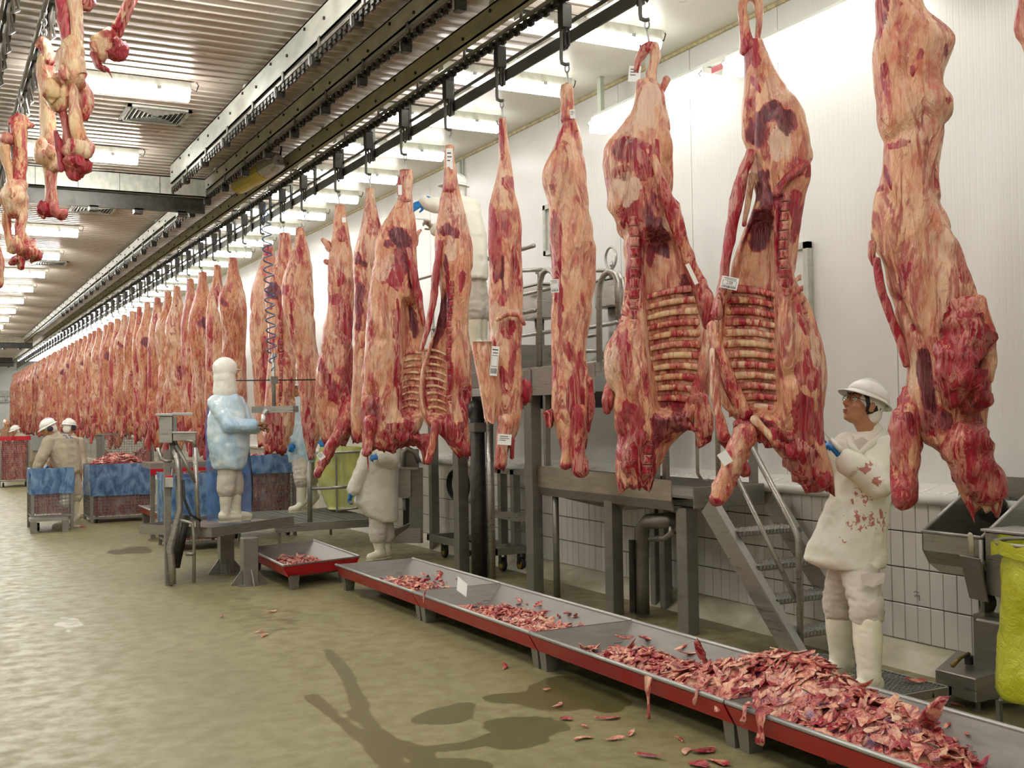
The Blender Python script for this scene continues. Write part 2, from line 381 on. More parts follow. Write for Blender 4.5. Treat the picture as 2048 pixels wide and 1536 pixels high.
def right_wall():
    b = MB(); b.box((XW+.02, YB, 0), (XW+.12, YE, ZC)); W = b.build('wall_right', M['wall'], kind='structure', loc=(XW, 0, 0))
    p = mk('wall_panel', [], [], M['wall'], W); bpy.data.objects.remove(p)
    b = MB(); b.box((XW, 0, 1.1), (XW+.03, 1.142, ZC-.01)); p0 = b.build('wall_panel', M['wall'], W); y = -3.55
    while y < YE-1:
        o = p0 if y == -3.55 else p0.copy()
        if y != -3.55: COL.objects.link(o)
        o.location = (0, y, 0); y += 1.15
    b = MB(); b.box((XT+.012, YB, 0), (XW+.05, YE, 1.10)); G = b.build('trim_1', M['grout'], kind='structure', loc=(XT, 0, 0))
    b = MB(); b.box((XT-.001, 0, 0), (XT+.014, .104, .232)); tl = b.build('tile', M['tile'], G, bev=.003)
    n = 0; rest = MB()
    for k in range(160):
        for r in range(4):
            y = 3.4+k*.108; z = .145+r*.24
            if y < 11.0:
                o = tl if n == 0 else tl.copy()
                if n: COL.objects.link(o)
                o.location = (random.uniform(-.002, .002), y, z); n += 1
            else: rest.box((XT-.001, y, z), (XT+.014, y+.104, z+.232))
    for y in np.arange(3.4-.108, -2, -.108):
        for r in range(4): rest.box((XT-.001, y, .145+r*.24), (XT+.014, y+.104, .377+r*.24))
    for y in np.arange(3.4+160*.108, 60, .108):
        for r in range(4): rest.box((XT-.001, y, .145+r*.24), (XT+.014, y+.104, .377+r*.24))
    rest.build('far_tile', M['tile'], G, kind='stuff')
    b = MB(); b.hexa([(XT-.01, 0, 1.10), (XT-.01, .204, 1.10), (XW, .204, 1.10), (XW, 0, 1.10), (XT-.01, 0, 1.118), (XT-.01, .204, 1.118), (XW, .204, 1.17), (XW, 0, 1.17)])
    lt = b.build('ledge_tile', M['tile'], G); 
    for i, y in enumerate(np.arange(3.0, 24, .208)):
        o = lt if i == 0 else lt.copy()
        if i: COL.objects.link(o)
        o.location = (0, y, 0)
    b = MB(); b.box((XT, 24, 1.1), (XW, YE, 1.15)); b.build('ledge_cap', M['tile'], G)
    b = MB(); b.tube([(XT-.02, -2, 1.085), (XT-.02, YE-1, 1.085)], .036, 10); b.build('bumper_rail', M['white_paint'], G, smooth=True)
    b = MB(); b.hexa([(XT-.2, YB, 0), (XT-.2, YE, 0), (XT+.02, YE, 0), (XT+.02, YB, 0), (XT-.07, YB, .10), (XT-.07, YE, .10), (XT+.02, YE, .145), (XT+.02, YB, .145)])
    b.build('baseboard_right', M['kerb'], kind='structure', loc=(XT, 0, 0))
right_wall()
W_ = bpy.data.objects['wall_right']; q = AX(924, 330, XW-.03)
for k_ in (0, .07): b = MB(); b.tube([(XW-.02, q[1]+k_, 3.2), (XW-.02, q[1]+k_, ZC-.03)], .014, 8); b.build('conduit', M['galv'], W_)
p = AX(1833, 1190, XT-.004); b = MB(); sc_ = lambda a, c: p+[0, -a*.0027, -c*.0027]
b.tube([sc_(-9, -5), sc_(-3, -8), sc_(8, -7)], .0018, 4); b.tube([sc_(-8, 2), sc_(-5, 5), sc_(-2, 0), sc_(1, 5), sc_(4, 0), sc_(7, 3), sc_(8, -1), sc_(8, 12)], .0018, 4); b.build('scribble', M['print'], bpy.data.objects['trim_1'])
b = MB(); b.box((XL, YE, 0), (XW+.1, YE+.1, ZC)); EW = b.build('wall_back', M['wall'], kind='structure', loc=(0, YE, 0))
b = MB(); b.box((XL-.1, YB, 0), (XL, YE, ZC)); b.build('wall_left', M['wall'], kind='structure', loc=(XL, 0, 0))
b = MB(); b.box((XL, YB-.1, 0), (XW+.1, YB, ZC)); b.build('wall_front', M['wall'], kind='structure', loc=(0, YB, 0))

# ------------------------------------------------------------------ lamps
def lamp_fixture(label, group):
    r = thing('ceiling_lamp', label, 'lamp', (0, 0, ZC), group)
    b = MB(); b.hexa([(0, -.06, -.11), (1.34, -.06, -.11), (1.34, .06, -.11), (0, .06, -.11), (0, -.045, -.02), (1.34, -.045, -.02), (1.34, .045, -.02), (0, .045, -.02)]); b.V = [v+np.array([0, 0, ZC]) for v in b.V]
    b.build('housing', M['galv'], r)
    pf = [(-.075, -.11), (-.085, -.135), (-.06, -.185), (-.02, -.2), (.02, -.2), (.06, -.185), (.085, -.135), (.075, -.11)]
    V = [(x, y, ZC+z) for x in (.015, 1.325) for y, z in pf]; n = len(pf)
    F = [(i, (i+1) % n, n+(i+1) % n, n+i) for i in range(n)]+[tuple(range(n-1, -1, -1)), tuple(range(n, 2*n))]
    mk('diffuser', V, F, M['lamp'], r)
    for q in (.3, 1.04):
        b = MB(); b.box((q-.02, -.088, ZC-.13), (q+.02, .088, ZC-.1)); b.build('clip', M['steel_bright'], r)
    b = MB(); b.tube([(1.34, 0, ZC-.07), (1.4, .0, ZC-.09), (1.42, 0, ZC-.03), (1.40, 0, ZC-.005)], .006, 5); b.build('cable', M['black'], r)
    return r
L0 = lamp_fixture('', '')
first = True
names = ['nearest', 'second', 'third', 'fourth', 'fifth', 'sixth', 'seventh', 'eighth']
vis = 0
for i in range(-4, 38):
    y = 7.75+1.49*i
    if i < 0: lb = 'unseen fluorescent lamp continuing the right-hand row above the entrance end'
    elif i < 8: lb = names[i]+' fluorescent ceiling lamp of the right-hand ladder of lamps above the meat hooks'
    else: lb = 'small far fluorescent lamp of the right-hand lamp row above the beef'
    if first: o = L0; o.location = (4.14, y, ZC); first = False
    else: o = dup(L0, (4.14, y, ZC))
    o['label'] = lb; o['group'] = 'ceiling lamps of the right-hand row'
L1 = dup(L0, (.90, 10.85, ZC)); [setattr(k, 'data', k.data.copy()) or k.data.materials.clear() or k.data.materials.append(M['lamp_left']) for k in L1.children if k.name.startswith('diffuser')]
for i in range(-4, 18):
    y = 10.85+2.97*i
    nm = {0: 'nearest white ceiling lamp on the left, just beyond the hanging bones', 2: 'ceiling lamp on the left just past the dark cross beam', 3: 'ceiling lamp on the left beyond the lowest bones, above the second vent',
          1: 'left ceiling lamp partly hidden by the cross beam'}.get(i, 'distant white fluorescent lamp of the left-hand ceiling row')
    if i < 0: nm = 'unseen fluorescent lamp continuing the left-hand row above the entrance end'
    if i == 0: L1['label'] = nm; L1['group'] = 'ceiling lamps of the left-hand row'
    else: dup(L1, (.90, y, ZC), label=nm, group='ceiling lamps of the left-hand row')
for i in range(-4, 13):  # extra row out of view, added to brighten left-facing sides
    dup(L1, (-2.6, 10.85+2.97*i, ZC), label='unseen fluorescent ceiling lamp added over the left aisle for side light', group='added lamps over the left aisle')

def wall_lamp(P0, P1, label):
    P0 = np.array(P0); P1 = np.array(P1); d = P1-P0; L = np.linalg.norm(d); m = (P0+P1)/2
    r = thing('hung_lamp', label, 'lamp', m)
    b = MB(); b.bar(P0+[0, 0, .03], P1+[0, 0, .03], .20, .05); b.build('housing', M['white_paint'], r)
    b = MB()
    for s, w0, w1 in ((0, .10, .09),):
        b.hexa([P0+[-.10, .03, -.085], P0+[.08, .03, -.085], P1+[.08, -.03, -.085], P1+[-.10, -.03, -.085], P0+[-.12, 0, .005], P0+[.10, 0, .005], P1+[.10, 0, .005], P1+[-.12, 0, .005]])
    b.build('diffuser', M['lamp_wall'], r)
    for q in (P0, P1):
        b = MB(); b.tube([q+[-.11, 0, .02], q+[-.14, 0, -.01], q+[-.12, 0, -.03]], .006, 5); b.build('clip', M['steel_bright'], r)
    return r
YA, ZA = AX(1200, 240, 5.72)[1], AX(1200, 240, 5.72)[2]
YBB, ZBB = AX(1425, 150, 5.72)[1], AX(1425, 150, 5.72)[2]
ZL = (ZA+ZBB)/2-.02
wall_lamp((5.72, YA, ZL), (5.72, YBB, ZL), 'lit lamp on the hung rail left of the torn-open carcass pair')
Y3 = AX(1470, 110, 5.72)[1]
wall_lamp((5.72, Y3, ZL), (5.72, Y3-1.75, ZL), 'large lit lamp on the hung rail at the top right, behind the shank')
hr = thing('lamp_rail', 'grey hung rail carrying the two lamps along the white wall', 'rail', (5.72, 7, ZL+.1))
b = MB(); b.box((5.67, 2.0, ZL+.06), (5.77, YA+.02, ZL+.10)); b.build('channel', M['galv'], hr)
for y in (YA-.02, YBB+.9, 5.2, 3.0):
    b = MB(); b.box((5.70, y-.03, ZL+.1), (5.74, y+.03, ZC-.01)); b.build('hanger', simple('pale green hanger', '#aab3a2', .5) if y == YA-.02 else M['galv'], hr)
b = MB(); b.box((5.655, Y3+.05, ZL-.02), (5.665, Y3+.22, ZL+.03)); b.build('red_sticker', M['red'], hr)

def vent(c, s, label):
    r = thing('ceiling_vent', label, 'vent', (c[0], c[1], ZC))
    x, y = c[:2]; fr = MB()
    for a, bb in (((x-s, y-s), (x+s, y-s+.04)), ((x-s, y+s-.04), (x+s, y+s)), ((x-s, y-s), (x-s+.04, y+s)), ((x+s-.04, y-s), (x+s, y+s))): fr.box((*a, ZC-.035), (*bb, ZC-.012))
    fr.build('frame', M['galv'], r)
    bb = MB(); bb.box((x-s+.03, y-s+.03, ZC-.012), (x+s-.03, y+s-.03, ZC-.008)); bb.build('backing', M['dark'], r)
    for k in range(6):
        q = s-.06-k*.045
        for sx, sy, ax in ((0, -1, 0), (0, 1, 0), (-1, 0, 1), (1, 0, 1)):
            sl = MB()
            if ax == 0: sl.bar((x-q, y+sy*q, ZC-.022), (x+q, y+sy*q, ZC-.022), .004, .028, (0, sy*.6, 1))
            else: sl.bar((x+sx*q, y-q, ZC-.022), (x+sx*q, y+q, ZC-.022), .004, .028, (sx*.6, 0, 1))
            sl.build('slat', M['galv'], r)
v1 = [AZ(u, v, ZC-.03) for u, v in ((250, 210), (390, 225), (365, 253), (232, 240))]; c1 = sum(v1)/4
vent(c1, .32, 'square grey air vent beside the nearest left lamp')
vent(AZ(185, 420, ZC-.03), .32, 'square air vent behind the dark cross beam')
vent(AZ(100, 527, ZC-.03), .32, 'small far air vent right of the lowest hanging bones')
# ------------------------------------------------------------------ overhead conveyors
def chain_mesh(x, z, y0, y1, step=.115):
    b = MB(); y = y0; k = 0
    while y < y1:
        b.box((x-.026, y, z-.018), (x+.026, y+step*.55, z+.018)); b.box((x-.01, y+step*.5, z-.03-.012*(k % 2)), (x+.01, y+step*1.02, z+.008)); y += step; k += 1
    return b
def trolley_block(x, y, z, label, group, mat):
    r = thing('chain_trolley', label, 'trolley', (x, y, z), group); h = .07
    b = MB(); b.hexa([(x-.035, y-.04, z-h), (x+.04, y-.04, z-h), (x+.035, y+.04, z-h), (x-.03, y+.04, z-h), (x-.04, y-.045, z), (x+.045, y-.045, z), (x+.045, y+.045, z), (x-.04, y+.045, z)]); b.build('block', mat, r, bev=.005)
    for s in (-1, 1):
        b = MB(); b.cyl((x+s*.03, y-.04, z+.012), (x+s*.03, y+.04, z+.012), .014, 8); b.build('roller', M['dark'], r)
    b = MB(); b.box((x-.047, y-.012, z-h+.01), (x-.041, y+.012, z+.02)); b.build('side_plate', M['steel_bright'], r)
    return r
def rail(label, xb, xt, y0, y1, zt, zb, ztr, mat, bolts=True, cz=.03):
    """xb/zt/zb: web of the channel; xt/ztr: chain track hung below it"""
    r = thing('overhead_conveyor', label, 'conveyor rail', (xb, y0, zt)); w = .06
    b = MB(); b.box((xb, y0, zb), (xb+.012, y1, zt)); b.box((xb, y0, zt-.014), (xb+w, y1, zt)); b.box((xb, y0, zb), (xb+w, y1, zb+.012)); b.build('beam', mat, r)
    b = MB(); b.box((xt-.034, y0, ztr-.03), (xt-.022, y1, ztr)); b.build('track', M['steel'], r)
    b = MB(); b.box((xt+.022, y0, ztr-.03), (xt+.034, y1, ztr)); b.build('track', M['steel_dull'], r)
    chain_mesh(xt, ztr-.05, y0, min(y1, 40)).build('chain', M['dark'], r, kind='stuff')
    hb = None; n = 0
    for y in np.arange(y0+.35, min(y1, y0+58), 1.0):
        if hb is None:
            b = MB(); b.box((xt-.046, y-.022, ztr-.035), (xt-.038, y+.022, zb+.02)); hb = b.build('bracket', M['steel_dull'], r); yh = y
            c = MB(); c.box((xt-.046, y-.03, zb+.012), (xt+.05, y+.03, zb+.022)); c.box((xt+.038, y-.022, ztr-.035), (xt+.046, y+.022, zb+.012)); c.build('back_bracket', M['dark'], hb); cb_ = hb.children[0]
        else:
            o = hb.copy(); COL.objects.link(o); o.location = (0, y-yh, 0); q = cb_.copy(); COL.objects.link(q); q.parent = o
    bo = None
    if bolts:
        for y in np.arange(y0+.2, min(y1, y0+40), .5):
            if bo is None:
                b = MB(); b.cyl((xb-.014, y, zt-.05), (xb+.001, y, zt-.05), .014, 6); bo = b.build('bolt', M['dark'], r); yh = y
            else:
                o = bo.copy(); COL.objects.link(o); o.location = (0, y-yh, (n % 2)*-.07); n += 1
    for y in np.arange(y0+1.5, min(y1, 60), 4.2):
        b = MB(); b.box((xb+.01, y-.05, zt), (xb+.05, y+.05, ZC-.012)); b.build('ceiling_mount', mat, r)
    return r
RA = rail('leftmost pale overhead rail that ends at the cross beam', 2.71, 2.75, 5.0, 14.35, 4.85, 4.61, 4.585, M['galv'])
RC = rail('middle grey overhead rail running far down the hall', 3.285, 3.33, 4.6, 46.5, 4.85, 4.685, 4.655, M['galv_dark'])
RD = rail('right olive overhead rail carrying the meat hooks', 3.88, 4.0, 2.0, 64.0, 4.85, 4.68, 4.655, M['olive'])
for (x, z, y0, y1, g, lb) in ((2.75, 4.545, 5.6, 14.2, 'trolleys on the leftmost rail', 'dark square chain trolley under the leftmost pale rail'), (3.33, 4.585, 5.1, 34, 'trolleys on the middle rail', 'dark square chain trolley under the middle grey rail')):
    t0 = None
    for y in np.arange(y0, y1, 1.0):
        if t0 is None: t0 = trolley_block(x, y, z, lb, g, M['dark'])
        else: dup(t0, (x, y, z))
# guide ladder right of the hooks
gr = thing('hook_guide', 'ladder-like flat guide bar beside the meat hooks', 'guide rail', (4.2, 2, 4.5))
b = MB(); b.box((4.195, 1.5, 4.395), (4.207, 64, 4.487)); b.build('flat_bar', M['guide'], gr)
b = MB(); b.tube([(4.2, 1.5, 4.548), (4.2, 64, 4.548)], .016, 8); b.build('round_bar', M['guide'], gr)
st = None
for i, y in enumerate(np.arange(3.1, 40, 1.0)):
    if st is None:
        b = MB(); b.box((4.17, y-.03, 4.36), (4.195, y+.03, 4.70)); b.box((4.03, y-.03, 4.66), (4.195, y+.03, 4.70)); st = b.build('strut', M['dark'], gr); y9 = y
    else:
        o = st.copy(); COL.objects.link(o); o.location = (0, y-y9, 0)
# cross beams
def cross(label, x0, x1, y, mat):
    r = thing('cross_beam', label, 'beam', (x0, y, 4.85))
    b = MB(); b.box((x0, y, 4.60), (x1, y+.012, 4.85)); b.box((x0, y, 4.60), (x1, y+.12, 4.614)); b.box((x0, y, 4.836), (x1, y+.12, 4.85)); b.build('beam', mat, r)
    b = MB(); b.box((x0, y+.16, 4.42), (x1, y+.24, 4.50)); b.build('track', M['dark'], r)
    b = MB(); b.box((x0, y+.10, 4.40), (x1, y+.13, 4.62)); b.build('cover_plate', M['dark'], r)
    for x in np.arange(x0+.3, x1, .55):
        b = MB(); b.box((x-.05, y+.1, 4.36), (x+.06, y+.26, 4.42)); b.build('bracket', M['dark'], r)
    for x in np.arange(x0+.2, x1-.1, .5):
        b = MB(); b.box((x, y-.004, 4.61), (x+.006, y+.001, 4.84)); b.build('seam', M['dark'], r)
    return r
yc = AZ(200, 341, 4.85)[1]
cross('nearest dark cross beam joining the left rails overhead', .5, 3.3, yc, M['galv'])
cross('distant cross beam at the end of the middle rail', -1, 3.6, 46.4, M['olive'])
cross('farthest cross beam at the end wall', -1, 3.95, 62.5, M['dark'])
# two rails with chain loops at the upper left
for xr, lb in ((.78, 'dark rail with looped chains at the upper left, nearer the bones'), (.52, 'dark rail with looped chains at the left edge')):
    r = thing('chain_rail', lb, 'conveyor rail', (xr, 4, 4.62))
    b = MB(); b.box((xr-.02, 4, 4.58), (xr+.02, yc, 4.70)); b.build('track', M['dark'], r)
    b = MB(); b.tube([(xr-.06, 4, 4.5), (xr-.06, yc, 4.5)], .018, 6); b.build('rod', M['steel_dull'], r)
    for i, y in enumerate(np.arange(7.2, yc-.4, .45)):
        b = MB(); b.tube([(xr, y, 4.6), (xr-.03, y+.04, 4.42), (xr-.02, y+.12, 4.30), (xr+.02, y+.24, 4.36), (xr, y+.42, 4.58)], .011, 5); b.build('chain_loop', M['steel_dull'], r)
        b = MB(); b.box((xr-.04, y-.04, 4.5), (xr+.04, y+.04, 4.6)); b.build('roller_block', M['dark'], r)
# yellow gear motor
pm = AX(505, 352, 3.62); r = thing('gear_motor', 'yellow gear motor between the overhead rails', 'motor', pm)
a = AX(475, 372, 3.6); c = AX(532, 336, 3.66); d = AX(556, 322, 3.7)
b = MB(); b.tube([a, a+(c-a)*.08, a+(c-a)*.5, a+(c-a)*.52, c], [.09, .12, .12, .13, .13], 14); b.build('body', M['yellow'], r, smooth=False)
b = MB(); b.tube([c, c+(d-c)*.8, d], [.125, .12, .07], 14); b.build('end_cap', M['steel_bright'], r)
b = MB(); b.tube([d, d+[.05, .1, .06], d+[.06, .05, .18], d+[.0, .1, .25]], .012, 6); b.build('cable', M['black'], r)
b = MB(); b.box(a*.5+c*.5+[-.05, -.05, .1], a*.5+c*.5+[.05, .05, .3]); b.build('mount', M['olive'], r)

# hooks: trolley, bent rod, swivel hook
def hook(y, drop, label, group, dz=0):
    x = 4.0; r = thing('meat_hook', label, 'hook', (x, y, 4.5), group)
    b = MB(); b.box((x-.04, y-.035, 4.39), (x+.04, y+.035, 4.56)); b.build('trolley', M['dark'], r, bev=.005)
    e = np.array([y, -x, 0.])/math.hypot(x, y); c = np.array([x, y, 0.])
    P = lambda s, z: c+e*s+[0, 0, z]
    b = MB(); b.tube([P(-.005, 4.40), P(-.03, 4.37), P(-.032, 4.18), P(-.028, 4.15), P(.0, 4.135), P(.028, 4.135)], .0135, 8); b.build('bent_rod', M['guide'], r, smooth=True)
    b = MB(); b.tube([P(.03, 4.42), P(.03, 4.27), P(.015, 4.25), P(.0, 4.27), P(.0, 4.40)], .009, 6); b.build('shackle', M['dark'], r)
    zz = np.linspace(0, 1, 12)
    b = MB(); b.tube([P(.012+.016*math.cos(t*6.28), 4.105+.026*math.sin(t*6.28)) for t in zz[:-1]], .006, 6, closed=True); b.build('ring', M['steel_bright'], r)
    b = MB(); b.tube([P(.012, 4.085), P(.014, 4.06-drop*.2), P(.022, 4.0-drop), P(.02, 3.96-drop), P(-.005, 3.935-drop), P(-.03, 3.955-drop), P(-.036, 3.985-drop)], .0075, 6); b.build('swivel_hook', M['steel_bright'], r, smooth=True)
    return r
HY = [2.79, 3.79, 4.79, 5.79, 6.78, 7.79, 8.78, 9.8, 10.76, 11.73, 12.98, 13.88, 14.85, 15.8]
HN = ['first', 'second', 'third', 'fourth', 'fifth', 'sixth', 'seventh', 'eighth', 'ninth', 'tenth']
h0 = None
FARY = [16.7+.98*i for i in range(46)]
for i, y in enumerate(HY+FARY):
    lb = {3: 'bent rod hook above the loop-shanked torn-open half', 4: 'bent rod hook above the narrow fat-covered side with two legs', 5: 'bent rod hook above the slim red side with the long flap',
          6: 'bent rod hook in front of the high platform worker', 7: 'bent rod hook holding the left of the ribbed pair', 8: 'bent rod hook holding the half-hidden side behind the ribbed pair', 9: 'bent rod hook holding the blood-smeared side with the slanting foreleg',
          10: 'bent rod hook right of the blue coiled hose, pale side below', 11: 'bent rod hook just right of the blue coiled hose', 12: 'bent rod hook hidden behind the blue coiled hose', 13: 'bent rod hook left of the blue coiled hose'}.get(i, 'small far rod hook above the crowded beef row' if i > 13 else 'bent rod hook above the photo edge at right')
    g = 'bent hooks on the right rail'
    if h0 is None: h0 = hook(y, 0.0, lb, g); h0y = y
    else:
        # swing of the rod follows the row; copies keep the same build
        dup(h0, (4.0, y, 4.5), label=lb)
# ------------------------------------------------------------------ sides of beef
class Side:
    """one hanging side: an outline surveyed at its own plane, turned into a thick body with cut surfaces"""
    def __init__(s, name, label, hx, hy, rows, patches=(), depth=.17, N=110, Mr=56, seed=1, base=.0, mat='meat', cav=None, edge=.35, group=None, ztop=None, rag=.03, turn=0.0, smear=0.0):
        s.pl = Pl(hx, hy, turn); pl = s.pl; s.mat = M[mat]; s.seed = seed
        s.root = thing(name, label, 'meat', (hx, hy, ztop or pl.l(*[(rows[0][1]+rows[0][2])/2, rows[0][0]])[1]), group)
        R = []
        for r in rows:
            v, a, b = r[:3]; sa, z = pl.l(a, v); sb, z2 = pl.l(b, v); R.append(((z+z2)/2, sa, sb, r[3] if len(r) > 3 else 1.0))
        R = np.array(R)[::-1]; z = np.linspace(R[0, 0], R[-1, 0], N)
        f = lambda c: np.convolve(np.pad(np.interp(z, R[:, 0], R[:, c]), 2, 'edge'), [.1, .2, .4, .2, .1], 'valid')
        L, Rr, dk = f(1), f(2), f(3)
        w = Rr-L; c = (L+Rr)/2; dp = depth*np.clip(w/.55, .12, 1)**.6*dk
        t = np.linspace(0, 2*np.pi, Mr, endpoint=False); ct = np.sign(np.cos(t))*abs(np.cos(t))**.9; sn = np.sign(np.sin(t))*abs(np.sin(t))**.8
        S = c[:, None]+w[:, None]/2*ct; D = dp[:, None]*sn; Z = np.repeat(z[:, None], Mr, 1)
        # ragged lower end
        ang = np.stack([np.cos(t)*3, np.sin(t)*3, np.full(Mr, seed*3.1)], 1); rg = (vnoise(ang, 1.7)-.5)*2*rag*2
        k = np.clip(1-np.arange(N)/7., 0, 1)[:, None]; Z = Z+k*rg
        s.c0 = None
        front = sn[None, :] > 0
        if cav:   # cavity: list of (v, uL, uR), depth
            cv, cd = cav; Q = np.array([[pl.l(a, v)[1], pl.l(a, v)[0], pl.l(b, v)[0]] for v, a, b in cv])[::-1]
            ql = np.interp(z, Q[:, 0], Q[:, 1])[:, None]; qr = np.interp(z, Q[:, 0], Q[:, 2])[:, None]
            inz = (sstep(Q[0, 0]-.03, Q[0, 0]+.08, z)*(1-sstep(Q[-1, 0]-.08, Q[-1, 0]+.03, z)))[:, None]
            uu = (S-ql)/(qr-ql+1e-6); wgt = sstep(-.04, .10, uu)*(1-sstep(.88, 1.06, uu))*inz*front
            D = D*(1-wgt)+wgt*(dp[:, None]*.30-cd*np.sin(np.clip(uu, 0, 1)*np.pi)**.7)
            s.cavw = wgt
        else: wgt = np.zeros_like(S)
        P = np.stack([pl.a[0]+pl.e[0]*S+pl.n[0]*D, pl.a[1]+pl.e[1]*S+pl.n[1]*D, Z], -1).reshape(-1, 3)
        loc = np.stack([S, D, Z], -1).reshape(-1, 3)+[seed*9.7, 0, 0]
        nr = np.stack([pl.e[0]*ct+pl.n[0]*sn, pl.e[1]*ct+pl.n[1]*sn, 0*ct], 1); nr = np.tile(nr, (N, 1))
        amp = np.repeat(np.clip(w/.4, .25, 1)*1.0, Mr)*(1-.5*wgt.ravel())
        dsp = fbm(loc*[1, 1, .45], 5.0, 4)*.055+fbm(loc*[1, 1, .22], 17, 3)*.028-.030*np.exp(-(fbm(loc*[1, 1, .3]+3, 6.0, 2)/.035)**2)*np.repeat(np.clip(w/.4, .2, 1), Mr)
        P = P+nr*(dsp*amp)[:, None]
        cols = np.zeros((N*Mr, 3)); sg = np.repeat(np.tile(sn, 1)[None], N, 0).ravel()
        wob = fbm(loc*[1, 1, .6], 9, 4)*2.0+fbm(loc*[1, 1, .4], 30, 2)*.6
        cols[:, 0] = base+edge*.9*np.tile(sstep(.80, 1.0, abs(np.cos(t))), N)+smear*sstep(.0, .25, fbm(loc*[1, 1, .25], 3.5))
        cols[:, 0] += .7*np.repeat(1-sstep(0, .12, (z-z[0])), Mr)      # cut end
        for p in patches:
            u, v, ru, rv, rot, m, g, b = p
            sc, zc = pl.l(u, v); q = pl.ppm(u, v); ds = S.ravel()-sc; dz = Z.ravel()-zc
            a = math.radians(rot); x = (ds*math.cos(a)-dz*math.sin(a))/(ru*q); y = (ds*math.sin(a)+dz*math.cos(a))/(rv*q)
            k = (1-sstep(.75, 1.15, np.hypot(x, y)+wob*1.1))*(sg > -.35)
            for i, val in enumerate((m, g, b)): cols[:, i] = np.where(abs(val) > 0, np.maximum(cols[:, i]*(1-k*(val < 0)), cols[:, i]*(1-k)+val*k if val > 0 else cols[:, i]*(1-k)), cols[:, i])
        F = [(i*Mr+j, i*Mr+(j+1) % Mr, (i+1)*Mr+(j+1) % Mr, (i+1)*Mr+j) for i in range(N-1) for j in range(Mr)]
        n0 = len(P); P = np.vstack([P, P[:Mr].mean(0)+[0, 0, .02], P[-Mr:].mean(0)]); cols = np.vstack([cols, [1, .3, 0], [.6, 0, 0]])
        F += [(j, n0, (j+1) % Mr) for j in range(Mr)]+[((N-1)*Mr+j, (N-1)*Mr+(j+1) % Mr, n0+1) for j in range(Mr)]
        s.body = mk('carcass_body', P, F, s.mat, s.root, smooth=True, cols=np.clip(cols, -.3, 1.2))
    def rod(s, name, pts, rad, mat='meat', meat=.35, dark=0., pale=0., n=14, amp=.012, ell=.85, knob=0, sub=7):
        """a limb, strip or bone: pts = (u, v, off), rad in metres"""
        C = np.array([s.pl.p(*p) for p in pts]); r = np.array(rad if hasattr(rad, '__len__') else [rad]*len(C))
        t = np.linspace(0, len(C)-1, (len(C)-1)*sub+1); i = np.arange(len(C))
        C = np.stack([np.interp(t, i, C[:, k]) for k in range(3)], 1); r = np.interp(t, i, r)
        if len(C) > 6:
            for _ in range(3): C[1:-1] = .25*C[:-2]+.5*C[1:-1]+.25*C[2:]; r[1:-1] = .25*r[:-2]+.5*r[1:-1]+.25*r[2:]
        # rounded ends
        d0 = (C[0]-C[1]); d1 = C[-1]-C[-2]; d0 /= np.linalg.norm(d0); d1 /= np.linalg.norm(d1)
        C = np.vstack([C[0]+d0*r[0]*.7, C[0]+d0*r[0]*.4, C, C[-1]+d1*r[-1]*.4, C[-1]+d1*r[-1]*.7]); r = np.concatenate([[r[0]*.25, r[0]*.8], r, [r[-1]*.8, r[-1]*.25]])
        b = MB(); b.tube(C, r, n, ell=ell); V = np.concatenate(b.V); V0 = V-np.repeat(C, n, 0)
        L = V+[s.seed*5.3, 0, 0]; dn = V0/(np.linalg.norm(V0, axis=1)[:, None]+1e-9)
        V = V+dn*(((fbm(L*[1, 1, .4], 14, 3)+.8*fbm(L*[1, 1, .25], 34, 2))*amp*3.6)*np.repeat(np.clip(r/.05, .2, 1.2), n))[:, None]
        k = np.repeat(np.linspace(0, 1, len(C)), n)
        cols = np.stack([np.full(len(V), meat+.06)+.5*sstep(.82, 1.0, k)*(meat < .8), np.full(len(V), dark), np.full(len(V), pale)], 1)
        return mk(name, V, b.F, M[mat], s.root, smooth=True, cols=cols)
    def lump(s, name, u, v, off, rad, mat='raw', meat=.9, dark=.2, tilt=0):
        b = MB(); b.ell((0, 0, 0), 1, 18, 12); V = np.concatenate(b.V); L = V*2+s.seed*3
        V = V*(1+fbm(L, 1.2, 4)*.9)[:, None]*rad; c, q = math.cos(tilt), math.sin(tilt)
        x = V[:, 0]*c-V[:, 2]*q; z = V[:, 0]*q+V[:, 2]*c
        W = s.pl.p(u, v, off)+x[:, None]*s.pl.e+V[:, 1:2]*s.pl.n+z[:, None]*np.array([0, 0, 1.])
        cols = np.tile([meat, dark, 0.], (len(V), 1)); return mk(name, W, b.F, M[mat], s.root, smooth=True, cols=cols)
    def flap(s, name, px, off, thick, mat='meat', meat=.2, bow=.04, dark=0., pale=0., n=14):
        """a thick curtain of flesh from left and right edges (v, uL, uR)"""
        q = np.array(px, float); v = np.linspace(q[0, 0], q[-1, 0], 22); a = np.interp(v, q[:, 0], q[:, 1]); b_ = np.interp(v, q[:, 0], q[:, 2])
        V = []; 
        for side in (1, -1):
            for i in range(len(v)):
                for k in range(n):
                    f = k/(n-1); u = a[i]+(b_[i]-a[i])*f; e = math.sin(math.pi*f)**.5
                    V.append(s.pl.p(u, v[i], off+bow*math.sin(math.pi*f)+side*thick*e))
        V = np.array(V); L = V+s.seed; V = V+s.pl.n*(fbm(L*[1, 1, .5], 9, 3)*.035)[:, None]; V[:, 2] += np.where(np.tile(np.repeat(np.arange(22), n), 2) > 18, fbm(L*[1, 1, 0], 24, 2)*.10, 0)
        m = len(v); F = []
